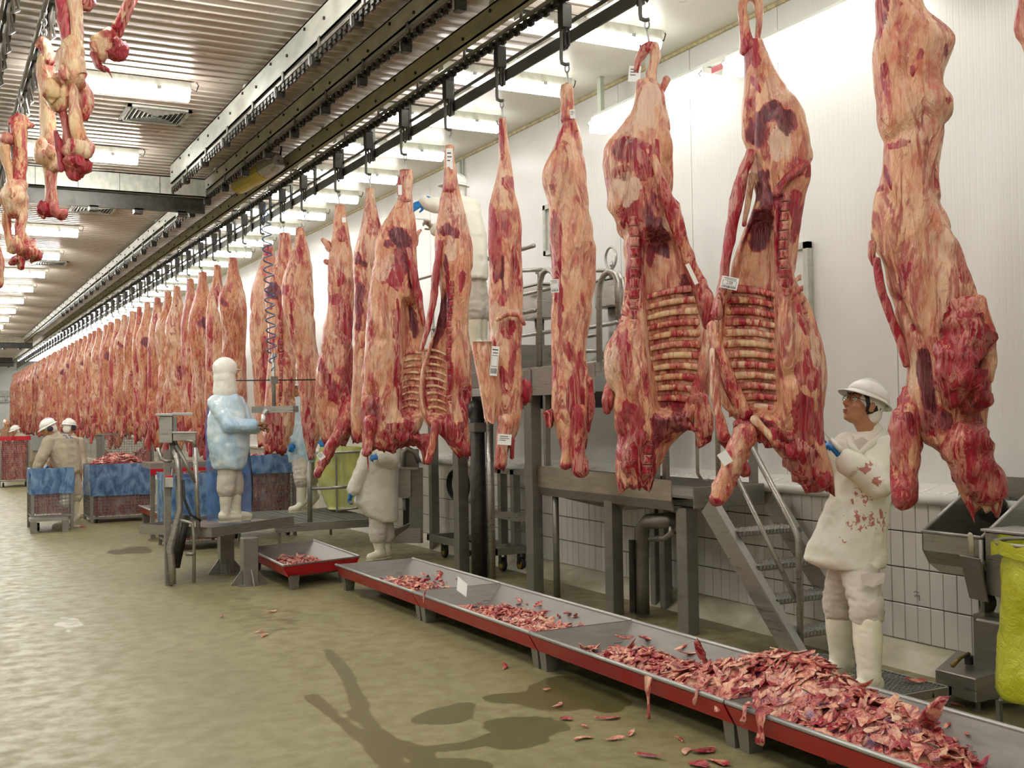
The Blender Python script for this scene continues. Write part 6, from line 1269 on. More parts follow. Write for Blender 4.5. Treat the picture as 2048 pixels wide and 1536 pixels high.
def boot(root, knee, ank, toe, rt=.066, mat='boot'):
    knee, ank, toe = map(lambda q: np.asarray(q, float), (knee, ank, toe)); mb = MB(); mb.tube([knee, knee*.6+ank*.4, knee*.25+ank*.75, ank], [rt, rt*.97, rt*.82, rt*.80], 16); mb.ell(ank, rt*.82, 12, 8); hl = ank-unit((toe-ank)*[1, 1, 0])*.03; g = min(ank[2], toe[2])
    cap(mb, [hl[0], hl[1], ank[2]-.02], .052, [*(ank*.45+toe*.55)[:2], toe[2]+.01], .047); cap(mb, [*(ank*.45+toe*.55)[:2], toe[2]+.012], .048, toe+[0, 0, .004], .041)
    o = solid('boot', mb, M[mat], root, .011, 4, .003, 16, (1, 1, 3)); z0 = toe[2]-.038; sl = MB(); a = hl*[1, 1, 0]+[0, 0, z0]; b_ = toe*[1, 1, 0]+[0, 0, z0]; d = unit(b_-a); w_ = np.array([d[1], -d[0], 0])
    P = [a-d*.04-w_*.03, a+w_*-.045, b_-w_*.045, b_+d*.038-w_*.02, b_+d*.038+w_*.02, b_+w_*.045, a+w_*.045, a-d*.04+w_*.03]; sl.sheet(P, .02, (0, 0, 1)); sl.build('sole', simple('boot sole', '#cfc8ac', .6) if 'sole' not in M else M['sole'], o); return o
M['sole'] = simple('boot sole', '#cfc8ac', .6)
def figure(label, V, J, coat, legs, fwd, mats, ground, headgear='helmet', gloves=(), hem_off=0, voxel=.014, muffs=False, blood=None, hands=None, hlift=0, legw=(.10, .085), group=None, sl=(.08, .062), bootr=.066):
    """J: surveyed joints (u, v, off); coat: rings (v, uL, uR, off, half-depth)"""
    Q = {k: V.p(*p) for k, p in J.items()}; e, n, z = V.e, V.n, np.array([0, 0, 1.])
    root = thing('person', label, 'person', (Q['hip'][0], Q['hip'][1], ground), group); f = fwd[0]*e+fwd[1]*n+fwd[2]*z; up = z-.0*f; H = Frame(Q['head'], f, up)
    fx = unit(np.array([f[0], f[1], 0]))
    mb = MB(); head(mb, H, Q['neck']); mb.loft([(Q['neck'], e*.07, n*.06), ((Q['sL']+Q['sR'])/2, (Q['sR']-Q['sL'])*.38, n*.09), (Q['hip']*.4+(Q['sL']+Q['sR'])*.3, e*.13, n*.1), (Q['hip'], e*.15, n*.11)], 14)
    for s in 'LR':
        cap(mb, Q['s'+s], .052, Q['e'+s], .042); cap(mb, Q['e'+s], .042, Q['w'+s], .031); hd = hands[s] if hands else (Q['w'+s]-Q['e'+s], z*-1, .9)
        hand(mb, Q['w'+s], hd[0], hd[1], 1 if s == 'R' else -1, hd[2], .98); cap(mb, Q['hip']*.6+Q['k'+s]*.4, .085, Q['k'+s], .06); cap(mb, Q['k'+s], .06, Q['a'+s], .045)
    solid('body', mb, M[mats.get('skin', 'skin')], root, .008 if voxel < .012 else .011, 3)
    for s, ex in (('L', -1), ('R', 1)):
        g = MB(); b_ = MB(); hd = hands[s] if hands else (Q['w'+s]-Q['e'+s], z*-1, .9); gm = dict(gloves).get(s)
        if gm: cap(g, Q['w'+s]-unit(hd[0])*.05, .041, Q['w'+s], .034); hand(g, Q['w'+s], hd[0], hd[1], 1 if s == 'R' else -1, hd[2], 1.03, 1.22); solid('glove', g, M[gm], root, .006, 2)
    # coat: rings joined with the sleeves
    mb = MB(); R = []
    for v, a, b_, off, ry in coat: A, B = V.p(a, v, off), V.p(b_, v, off); R.append(((A+B)/2, (B-A)/2, n*ry))
    mb.loft(R, 20)
    for s in 'LR':
        sh = Q['s'+s]; cap(mb, sh, sl[0], Q['e'+s], sl[0]*.93); wr = Q['e'+s]+(Q['w'+s]-Q['e'+s])*.86; cap(mb, Q['e'+s], sl[0]*.9, wr, sl[1])
    cap(mb, Q['neck'], .07, (Q['sL']+Q['sR'])/2, .11); solid('coat', mb, M[mats['coat']], root, voxel, 5, .009, 7, (1, 1, 1.3), blood)
    mb = MB(); cr = Q['hip']
    for s in 'LR':
        k, a = Q['k'+s], Q['a'+s]; t0 = cr*.65+k*.35+(k-cr)*[.0, .0, 0]; m = k*.55+a*.45; cap(mb, t0, legw[0]*1.12, k, legw[0], 16); cap(mb, k, legw[0]*.97, k*.9+a*.1, legw[1], 16); cap(mb, cr, legw[0]*1.25, t0, legw[0]*1.1, 16)
    solid('trousers', mb, M[mats['legs']], root, voxel, 5, .010, 11, (.8, .8, 2.2))
    for s in 'LR':
        k, a = Q['k'+s], Q['a'+s]; toe = a+fx*.155; toe = np.array([toe[0], toe[1], ground+.042]); a2 = np.array([a[0], a[1], max(a[2], ground+.09)]); boot(root, k*.86+a*.14, a2, toe, bootr)
    if headgear == 'helmet': helmet(root, H)
    if headgear in ('helmet', 'net'):
        mb = MB(); mb.ell(H(0, -.022, .03), (.084, .102, .086), 16, 10, H.R); mb.ell(H(0, -.06, -.03), (.075, .06, .07), 14, 10, H.R); solid('hair_net', mb, M['hood'], root, .009, 3, .002, 20)
    if headgear == 'hood': hood(root, H, Q['neck'])
    if muffs:
        for s in (-1, 1): mb = MB(); mb.tube([H(s*.075, -.01, -.01), H(s*.09, -.01, -.01), H(s*.115, -.01, -.012), H(s*.12, -.01, -.012)], [.036, .044, .042, .03], 14); mb.build('ear_muff', M['muff'], root, smooth=True)
    return root, H, Q
PM = []
# ---- woman in white
V = Pl(4.56, 4.74); fl, fr_ = AZ(1682, 1333, .22), AZ(1738, 1370, .22); ol, orr = [-(p-V.a) @ V.d for p in (fl, fr_)]
WJ = dict(head=(1726, 811, 0), neck=(1742, 868, -.02), sL=(1698, 897, -.06), sR=(1764, 903, .06), eL=(1668, 945, -.10), eR=(1756, 966, .19), wL=(1662, 912, -.06), wR=(1688, 918, .24), hip=(1708, 1085, 0), kL=(1677, 1205, ol*.8), kR=(1733, 1215, orr*.8), aL=(1682, 1322, ol), aR=(1739, 1360, orr))
cb = [(V.p(1724, 1000, .12), np.array([.09, .09, .16]), .9), (V.p(1722, 1040, .16), np.array([.15, .15, .08]), .75), (V.p(1725, 935, .25), np.array([.08, .08, .06]), 1.2), (V.p(1765, 1030, .12), np.array([.05, .05, .10]), .85), (V.p(1690, 1075, .12), np.array([.14, .14, .06]), .6), (V.p(1682, 935, .2), np.array([.05, .05, .05]), .8), (V.p(1755, 960, .26), np.array([.05, .05, .04]), 1.0)]
hw = {'R': (V.e*-.62+np.array([0, 0, .75]), V.e*-.7-V.n*.2+np.array([0, 0, -.5]), 1.1), 'L': (V.e*-.5+np.array([0, 0, .8]), V.e*-.6+V.n*.3, 1.1)}
wr, WH, WQ = figure('woman in a white helmet and blood-flecked cream coat, looking up at the open carcass', V, WJ,
    [(872, 1712, 1764, 0, .07), (884, 1694, 1776, 0, .11), (905, 1684, 1784, 0, .15), (950, 1672, 1784, 0, .17), (1000, 1656, 1780, .01, .175), (1050, 1634, 1777, .02, .18), (1090, 1616, 1774, .03, .185), (1116, 1608, 1773, .03, .185), (1132, 1640, 1772, .03, .18)], None, (-.76, .50, .42), dict(coat='coat_blood', legs='cloth_grey'), .15, gloves=(('R', 'glove_blue'), ('L', 'glove_blue')), voxel=.011, blood=cb, hands=hw, legw=(.088, .088), sl=(.092, .07), bootr=.078)
for s in (-1, 1):
    mb = MB(); mb.ell(WH(s*.031, .0795, .004), .0125, 10, 8); ey = mb.build('eye', M['plastic_white'], wr, smooth=True); mb = MB(); mb.ell(WH(s*.031, .0875, .006), .0062, 10, 6); mb.build('iris', M['hair'], ey, smooth=True)
    mb = MB(); mb.tube([WH(s*.014, .094, .027), WH(s*.032, .096, .034), WH(s*.052, .078, .028)], .004, 6); mb.build('eyebrow', M['hair'], wr)
mb = MB(); mb.ell(WH(0, .0955, -.068), (.022, .008, .006), 12, 6, WH.R); mb.ell(WH(0, .0925, -.079), (.018, .008, .006), 12, 6, WH.R); mb.build('lips', M['lip'], wr, smooth=True)
mb = MB(); mb.ell(WH(0, -.03, .01), (.081, .085, .075), 14, 10, WH.R); [mb.tube([WH(s*.058, .062, .058), WH(s*.072, .036, .03), WH(s*.078, .018, -.005), WH(s*.076, .012, -.045)], [.010, .012, .011, .007], 8) for s in (-1, 1)]; mb.build('hair', M['hair'], wr, smooth=True)
gl = MB()
for s in (-1, 1): gl.tube([WH(s*.034+.025*math.cos(a), .102-.004*abs(math.cos(a)), .002+.019*math.sin(a)) for a in np.linspace(0, 6.28, 17)[:-1]], .0017, 5, closed=True); gl.tube([WH(s*.059, .098, .006), WH(s*.078, .05, .008), WH(s*.08, -.005, .006)], .0016, 5)
gl.tube([WH(-.009, .104, .004), WH(0, .109, .007), WH(.009, .104, .004)], .0016, 5); gl.build('glasses', M['dark'], wr)
mb = MB(); Cc = WQ['neck']
mb.tube([V.p(1700, 876, .05), V.p(1704, 893, .12), V.p(1720, 908, .14), V.p(1745, 886, .13), V.p(1768, 866, .04)], [.022, .024, .02, .024, .022], 10); mb.build('collar', M['cloth'], wr, smooth=True)
mb = MB(); mb.sheet([V.p(1702, 884, .10), V.p(1722, 922, .165), V.p(1742, 884, .12), V.p(1724, 874, .07)], .012, V.n); mb.build('shirt', M['cloth_grey'], wr, smooth=False)
mb = MB(); mb.sheet([V.p(1722, 1148, .2+orr*.4), V.p(1770, 1146, .16+orr*.4), V.p(1768, 1165, .17+orr*.4), V.p(1746, 1174, .2+orr*.4), V.p(1724, 1168, .21+orr*.4)], .01, V.n); mb.build('pocket_flap', M['cloth_grey'], wr)
mb = MB(); cap(mb, V.p(1697, 927, .235), .056, V.p(1710, 936, .23), .068); solid('cuff', mb, M['cloth_grey'], wr, .011, 3, .003, 12, blood=None)
p0, p1 = V.p(1664, 895, .26), V.p(1650, 878, .25); kf = thing('knife', 'white handled knife in the woman\'s blue glove', 'knife', p0); mb = MB(); mb.tube([V.p(1684, 902, .29), V.p(1674, 892, .29), V.p(1660, 878, .29)], [.016, .014, .013], 8); mb.build('handle', M['plastic_white'], kf, smooth=True); mb = MB(); mb.bar(V.p(1661, 879, .29), V.p(1645, 862, .29), .003, .03, V.n); mb.build('blade', M['steel_bright'], kf)

# ---- worker on the high platform
V = Pl(4.80, 10.1); UJ = dict(head=(907, 379, 0), neck=(917, 400, -.02), sL=(893, 412, .02), sR=(945, 414, .0), eL=(868, 410, .10), eR=(898, 470, .05), wL=(846, 404, .16), wR=(868, 458, .14), hip=(945, 540, 0), kL=(950, 620, .05), kR=(962, 622, -.05), aL=(951, 690, .05), aR=(964, 690, -.05))
gz = V.p(955, 703)[2]; hw = {'L': (V.e*-.85+V.n*.2+np.array([0, 0, -.5]), V.n*-1+np.array([0, 0, -.2]), .5), 'R': (V.e*-.6+np.array([0, 0, .6]), V.e*-.8+V.n*.4-np.array([0, 0, .5]), 1.3)}
figure('worker in white on the high platform behind the narrow carcasses, reaching left', V, UJ, [(396, 900, 940, 0, .08), (404, 890, 952, 0, .13), (425, 886, 962, 0, .17), (470, 896, 972, 0, .18), (520, 908, 976, 0, .18), (560, 915, 976, 0, .18)], None, (-.85, -.35, .1), dict(coat='cloth', legs='cloth_grey'), gz, gloves=(('L', 'glove_blue'), ('R', 'glove_grey')), hands=hw, legw=(.095, .085))
kf = thing('knife', 'knife in the grey mesh glove of the high platform worker', 'knife', V.p(850, 440, .2)); mb = MB(); mb.tube([V.p(862, 441, .2), V.p(847, 439, .2)], .014, 8); mb.build('handle', M['plastic_white'], kf); mb = MB(); mb.bar(V.p(847, 439, .2), V.p(826, 437, .2), .003, .022, V.n); mb.build('blade', M['steel_bright'], kf)
# ---- white-hooded worker in a blue gown
V = Pl(2.9, 12.12); gz = V.p(460, 1044)[2]; BJ = dict(head=(455, 745, 0), neck=(450, 782, 0), sL=(432, 806, .06), sR=(477, 808, -.06), eL=(459, 850, .20), eR=(492, 852, -.02), wL=(511, 851, .19), wR=(515, 856, .02), hip=(458, 920, 0), kL=(452, 975, .06), kR=(470, 972, -.06), aL=(451, 1028, .06), aR=(472, 1026, -.06))
hw = {'L': (V.e*.9+np.array([0, 0, .25]), V.e*.5+np.array([0, 0, -.6]), 1.2), 'R': (V.e*.9, np.array([0, 0, -1.]), 1.2)}
br, BH, BQ = figure('worker in a white hood and pale blue plastic gown on the raised steel platform', V, BJ, [(786, 438, 470, 0, .08), (796, 424, 484, 0, .14), (830, 416, 494, 0, .17), (870, 414, 498, 0, .18), (905, 418, 496, 0, .18), (930, 423, 492, 0, .17), (938, 428, 486, 0, .16)], None, (.85, -.45, 0), dict(coat='gown', legs='cloth_grey'), gz, headgear='hood', gloves=(('L', 'skin_dark'), ('R', 'skin_dark')), hands=hw, legw=(.092, .09), sl=(.088, .07))
Vv = []; n = 18; rows = [(790, 418, 470), (850, 410, 500), (920, 412, 500), (980, 411, 504), (1043, 414, 502)]
for i, v in enumerate(np.linspace(790, 1043, 20)):
    a = np.interp(v, [r[0] for r in rows], [r[1] for r in rows]); b_ = np.interp(v, [r[0] for r in rows], [r[2] for r in rows])
    for k in range(n): fq = k/(n-1); Vv.append(V.p(a+(b_-a)*fq, v, -.10-.16*math.sin(math.pi*fq)+.015*math.sin(fq*17+i*.4)))
mk('apron', Vv, [(i*n+k, i*n+k+1, (i+1)*n+k+1, (i+1)*n+k) for i in range(19) for k in range(n-1)], M['apron'], br, smooth=True)
kf = thing('air_knife', 'hand trimming tool in the brown glove of the hooded worker', 'tool', V.p(530, 838, .2)); mb = MB(); mb.tube([V.p(525, 848, .2), V.p(528, 828, .2)], .022, 10); mb.build('grip', M['plastic_white'], kf, smooth=True); mb = MB(); mb.tube([V.p(528, 828, .2), V.p(535, 820, .2)], .03, 10); mb.build('head', M['steel_bright'], kf)
# ---- headless-looking worker behind the second pair
V = Pl(4.65, 12.42); gz = 0.0; J2 = dict(head=(768, 846, -.05), neck=(766, 872, -.03), sL=(742, 892, .02), sR=(788, 894, .0), eL=(724, 940, .10), eR=(784, 922, .17), wL=(704, 985, .14), wR=(762, 914, .24), hip=(760, 1020, 0), kL=(756, 1068, .05), kR=(772, 1068, -.03), aL=(760, 1107, .05), aR=(772, 1107, -.03))
hw = {'L': (V.e*-.35+np.array([0, 0, -1.]), V.e*.6+V.n*.3, .7), 'R': (V.e*-.95+V.n*.2, np.array([0, 0, -.6])+V.n*-.5, 1.2)}
figure('worker in white, head hidden by beef, blue glove gripping a foreleg', V, J2, [(880, 748, 784, 0, .08), (892, 736, 794, 0, .13), (925, 724, 797, 0, .17), (970, 714, 796, 0, .18), (1005, 708, 796, .02, .18), (1030, 730, 797, .02, .18), (1042, 756, 796, .02, .17)], None, (-.6, .5, 0), dict(coat='cloth', legs='cloth_grey'), gz, gloves=(('L', 'glove_blue'), ('R', 'glove_blue')), hands=hw, legw=(.105, .105), sl=(.09, .075), bootr=.075)
# ---- stooping worker at the meat bins
V = Pl(1.86, 18.75); J3 = dict(head=(97, 857, .05), neck=(110, 868, .0), sL=(98, 883, .12), sR=(146, 884, -.1), eL=(84, 915, .16), eR=(120, 905, -.22), wL=(72, 940, .14), wR=(100, 930, -.25), hip=(138, 940, 0), kL=(130, 1000, .08), kR=(150, 985, -.12), aL=(131, 1042, .08), aR=(150, 1030, -.12))
hw = {'L': (V.e*-.7+np.array([0, 0, -.4]), np.array([0, 0, -1.]), .8), 'R': (V.e*-.7+np.array([0, 0, -.5]), np.array([0, 0, -1.]), .8)}
figure('stooping worker in beige with dark ear muffs leaning over the small blue bin', V, J3, [(866, 100, 128, 0, .1), (876, 92, 150, 0, .17), (895, 94, 158, 0, .21), (920, 100, 163, 0, .21), (938, 108, 164, 0, .2), (945, 116, 162, 0, .19)], None, (-.85, .1, -.45), dict(coat='cloth_tan', legs='cloth_grey'), 0.0, gloves=(('L', 'glove_blue'), ('R', 'glove_blue')), hands=hw, legw=(.115, .115), muffs=True, sl=(.095, .07))
sw = [o for o in COL.objects if o.get('label', '').startswith('stooping worker in beige')][0]; b = MB()
for v_, a_ in ((866, (120, 131)), (866, (133, 138)), (871, (126, 134)), (871, (136, 143)), (875, (131, 137)), (875, (139, 146))): b.sheet([V.p(a_[0], v_+1.2, .245), V.p(a_[1], v_+2.4, .245), V.p(a_[1], v_-.2, .245), V.p(a_[0], v_-1.4, .245)], .004, V.n)
b.build('back_print', simple('faded blue print', '#7d7d90', .8), sw)
V = Pl(2.35, 20.4); J4 = dict(head=(139, 855, 0), neck=(142, 872, 0), sL=(124, 884, 0), sR=(160, 884, 0), eL=(118, 915, .05), eR=(164, 915, 0), wL=(120, 940, .1), wR=(168, 940, .1), hip=(142, 950, 0), kL=(136, 995, 0), kR=(150, 995, 0), aL=(136, 1032, 0), aR=(150, 1032, 0))
figure('worker in a round white helmet hidden behind the stooping one', V, J4, [(872, 130, 152, 0, .08), (882, 122, 162, 0, .13), (910, 120, 164, 0, .17), (950, 120, 164, 0, .17), (965, 120, 164, 0, .17)], None, (.5, -.6, -.1), dict(coat='cloth_tan', legs='cloth_grey'), V.p(142, 1040)[2]*0, muffs=True)
V = Pl(2.42, 33.5); J5 = dict(head=(30, 862, 0), neck=(35, 868, 0), sL=(33, 876, .1), sR=(50, 876, -.1), eL=(26, 885, .2), eR=(44, 890, 0), wL=(18, 884, .2), wR=(30, 888, 0), hip=(58, 912, 0), kL=(52, 938, .1), kR=(62, 938, -.1), aL=(52, 957, .1), aR=(64, 957, -.1))
figure('distant stooping worker in white with blue gloves at the left edge', V, J5, [(868, 30, 46, 0, .1), (876, 30, 54, 0, .17), (892, 36, 62, 0, .2), (910, 46, 68, 0, .2), (925, 48, 70, 0, .2)], None, (-.85, .3, -.3), dict(coat='cloth_tan', legs='cloth_grey'), 0.0, gloves=(('L', 'glove_blue'), ('R', 'glove_blue')), voxel=.02)
V = Pl(2.05, 35.0); J6 = dict(head=(13, 846, 0), neck=(14, 854, 0), sL=(8, 860, 0), sR=(21, 860, 0), eL=(6, 874, .1), eR=(23, 874, .1), wL=(6, 886, .2), wR=(22, 886, .2), hip=(14, 900, 0), kL=(11, 928, 0), kR=(17, 928, 0), aL=(11, 950, 0), aR=(17, 950, 0))
figure('farthest worker in dull brown standing at the left edge by the end wall', V, J6, [(856, 10, 19, 0, .08), (862, 7, 22, 0, .14), (880, 6, 22, 0, .17), (905, 6, 22, 0, .17)], None, (.4, .8, 0), dict(coat='skin_dark', legs='cloth_tan'), 0.0, headgear='net', voxel=.02)
V = Pl(4.55, 15.0); J7 = dict(head=(598, 776, 0), neck=(599, 800, 0), sL=(578, 816, 0), sR=(620, 816, 0), eL=(572, 855, .1), eR=(630, 855, .1), wL=(580, 885, .2), wR=(640, 880, .2), hip=(600, 900, 0), kL=(604, 958, .15), kR=(622, 955, -.15), aL=(604, 1000, .15), aR=(628, 990, -.15))
figure('worker with teal-white coat and cream boots stepping on the rear mesh platform', V, J7, [(802, 586, 614, 0, .08), (814, 574, 626, 0, .13), (850, 572, 630, 0, .17), (890, 572, 632, 0, .18), (925, 578, 632, 0, .17)], None, (-.8, .3, 0), dict(coat='gown', legs='cloth_grey'), .38, legw=(.11, .10), gloves=(('L', 'glove_blue'), ('R', 'glove_blue')))
# ------------------------------------------------------------------ raised worker platform on the left
V = Pl(2.85, 11.9)
lp = thing('raised_platform', 'raised steel worker platform on two pedestal legs, with a sterilizer box on its rail', 'platform', AZ(460, 1160, 0))
zt, zb = .575, .475; A, B = AZ(423, 1055, zt), AZ(587, 1032, zt); C_, D2 = AZ(405, 1042, zt), AZ(505, 1013, zt)
dk = (B-A); per = np.array([-dk[1], dk[0], 0]); per /= np.linalg.norm(per); C1, D1 = A+per*1.0, B+per*1.0
b = MB(); b.hexa([A-[0, 0, .1], B-[0, 0, .1], D1-[0, 0, .1], C1-[0, 0, .1], A-[0, 0, .04], B-[0, 0, .04], D1-[0, 0, .04], C1-[0, 0, .04]]); b.build('deck', M['steel_dull'], lp)
for nm, p, q in (('front_lip', A, B), ('side_lip', B, D1), ('rear_lip', D1, C1), ('side_lip', C1, A)): b = MB(); b.bar(p-[0, 0, .05], q-[0, 0, .05], .012, .10); b.build(nm, M['steel'], lp)
for u, v in ((452, 1146), (499, 1169)):
    q = AZ(u, v, 0); b = MB(); b.box(q+[-.075, -.075, 0], q+[.075, .075, .475]); l_ = b.build('leg', M['steel_dull'], lp, bev=.006)
    for dx, dy in ((-1, 0), (1, 0), (0, -1), (0, 1)): b = MB(); w_ = np.array([dx, dy, 0.]); s_ = np.array([-dy, dx, 0.])*.006; p = q+w_*.075; b.add([p-s_, p+w_*.12-s_, p+[0, 0, .16]-s_, p+s_, p+w_*.12+s_, p+[0, 0, .16]+s_], [(0, 2, 1), (3, 4, 5), (0, 1, 4, 3), (1, 2, 5, 4), (2, 0, 3, 5)]); b.build('gusset', M['steel_dull'], l_)
    b = MB(); b.box(q+[-.13, -.13, 0], q+[.13, .13, .012]); b.build('base_plate', M['steel_dull'], l_)
W = Pl(2.25, 11.72)
def stick(nm, pts, r, mat='steel', n=10, par=lp, pl=W): b = MB(); b.tube([pl.p(*p) for p in pts], r, n); return b.build(nm, M[mat], par, smooth=True)
q = W.p(336, 1165); b = MB(); b.box((q[0]-.03, q[1]-.03, 0), (q[0]+.03, q[1]+.03, W.p(336, 900)[2])); b.build('post', M['steel_dull'], lp)
stick('bent_pipe', [(352, 905, .05), (357, 940, .05), (360, 1020, .05), (340, 1095, .08), (344, 1130, .08), (345, 1168, .08)], .035); stick('cold_pipe', [(316, 895, .02), (322, 918, .02), (332, 922, .02), (344, 920, .02)], .022)
stick('drain', [(346, 885, -.02), (349, 905, 0), (352, 915, .04)], .045, 'steel_dull'); stick('strut', [(390, 895, .1), (397, 1062, .1)], .022); stick('strut', [(352, 890, .06), (392, 965, .1)], .022, 'steel_dull'); stick('strut', [(345, 935, .0), (337, 1000, .0)], .02, 'steel_dull')
stick('dark_brace', [(372, 1030, -.1), (350, 1135, -.1)], .05, 'dark', 4); stick('valve_pipe', [(360, 1040, .08), (385, 1046, .08), (388, 1080, .08), (388, 1165, .08)], .018); stick('handle', [(372, 1108, .08), (390, 1108, .08)], .02, 'steel_dull')
stick('air_hose', [(366, 960, .06), (369, 1000, .08), (382, 1030, .1), (402, 1042, .12)], .013, 'black'); stick('arc_bar', [(390, 895, .1), (386, 882, .1), (372, 880, .1)], .022)
def bx(nm, u0, v0, u1, v1, o0, o1, mat, par=lp, pl=W, bev=.005): return pbox(par, nm, u0, v0, u1, v1, o0, o1, M[mat], bev, pl)
bx('sterilizer_box', 318, 832, 345, 886, -.1, .08, 'steel'); bx('box_lid', 310, 827, 346, 832, -.12, .12, 'steel_bright'); bx('lid_arm', 344, 825, 386, 831, -.1, .0, 'steel_bright'); bx('box_side', 345, 832, 354, 888, -.1, .02, 'steel_dull'); bx('drip_tray', 346, 866, 392, 882, -.08, .12, 'steel'); bx('tray_lip', 344, 863, 394, 867, -.1, .14, 'steel_bright'); bx('switch_box', 330, 955, 347, 975, 0, .1, 'galv'); bx('red_knob', 331, 951, 346, 956, .02, .08, 'red')
# hanging tool tray and blue coiled hose
T_ = Pl(3.3, 12.3)
ht = thing('tool_tray', 'shallow steel tray held out in front of the hooded worker', 'tray', T_.p(545, 820)); b = MB(); Q = [T_.p(u, v) for u, v in ((505, 822), (535, 828), (590, 820), (588, 813), (545, 810), (508, 816))]
c = T_.p(548, 818); e, n_ = T_.e, T_.n; P8 = [(-.24, .0), (-.12, .2), (.2, .24), (.26, .1), (.26, -.2), (-.1, -.24)]; V8 = [c+e*a+n_*q for a, q in P8]; b.sheet([p-[0, 0, .03] for p in V8], .006, (0, 0, 1)); b.build('pan', M['steel_dull'], ht)
for i in range(6): b = MB(); b.bar(V8[i]-[0, 0, .005], V8[(i+1) % 6]-[0, 0, .005], .008, .07); b.build('rim', M['steel'], ht)
b = MB(); b.tube([c+[0, 0, -.03], c+[0, 0, .30], c+[0, 0, .62]], .022, 8); b.build('rod', M['steel'], ht, smooth=True); b = MB(); b.box(c+[-.04, -.04, .28], c+[.04, .04, .36]); b.build('clamp', M['steel_dull'], ht); b = MB(); b.tube([c-e*.62+[0, 0, .32], c+e*.6+[0, 0, .32]], .008, 6); b.build('cross_wire', M['dark'], ht)
stick('black_hose', [(497, 905, .1), (503, 960, .12), (503, 1000, .1), (500, 1018, .1)], .016, 'black', 8, ht, T_)
M['hose_blue'] = simple('blue-grey air hose', '#45618c', .35, 0, .1)
ch = thing('coiled_hose', 'blue coiled air hose hanging from the rail above the hooded worker', 'hose', T_.p(528, 440)); pts = []
top, bot = T_.p(531, 408), T_.p(546, 752); tt = np.linspace(0, 1, 330)
for f in tt: pts.append(top+(bot-top)*f+(T_.e*math.cos(f*6.28*17)+T_.n*math.sin(f*6.28*17))*.052*min(1, 8*f, 8*(1-f)))
b = MB(); b.tube(pts, .0075, 5); b.build('coil', M['hose_blue'], ch, smooth=True); b = MB(); b.tube([bot, T_.p(548, 770)], .02, 8); b.build('coupling', M['steel_bright'], ch)
# ---- wire bins with plastic liners
t = NT('thin blue liner film'); f = t.noise(8, 5, (1, 1, .5), 1.2); tr = t.n('ShaderNodeBsdfTransparent', i_Color=(.45, .65, 1, 1)); mx = t.n('ShaderNodeMixShader'); t.p(Base_Color=t.ramp(f, [(.3, lin('#4577ae')), (.7, lin('#8fb2d6'))]), Roughness=.22, Coat_Weight=.4); t.bump(f, .5, .03); t.set(mx.inputs[0], t.mr(f, .3, .7, .5, .82)); t.t.links.new(tr.outputs[0], mx.inputs[1]); t.t.links.new(t.b.outputs[0], mx.inputs[2]); t.t.links.new(mx.outputs[0], t.out.inputs[0]); M['liner'] = t.m
t = NT('clear liner film'); f = t.noise(8, 5, (1, 1, .5), 1.2); tr = t.n('ShaderNodeBsdfTransparent', i_Color=(.9, .92, .95, 1)); mx = t.n('ShaderNodeMixShader'); t.p(Base_Color=lin('#c8ccd2'), Roughness=.15, Coat_Weight=.4); t.set(mx.inputs[0], t.mr(f, .35, .8, .08, .4)); t.t.links.new(tr.outputs[0], mx.inputs[1]); t.t.links.new(t.b.outputs[0], mx.inputs[2]); t.t.links.new(mx.outputs[0], t.out.inputs[0]); M['film'] = t.m
t = NT('pale yellow film'); f = t.noise(4, 5, (1, 1, .4), 1.2); t.p(Base_Color=t.ramp(f, [(.3, lin('#b9bc4a')), (.55, lin('#c9cf8a')), (.75, lin('#dfe06a'))]), Roughness=.25, Coat_Weight=.4); t.bump(f, .4, .04); M['film_yellow'] = t.m
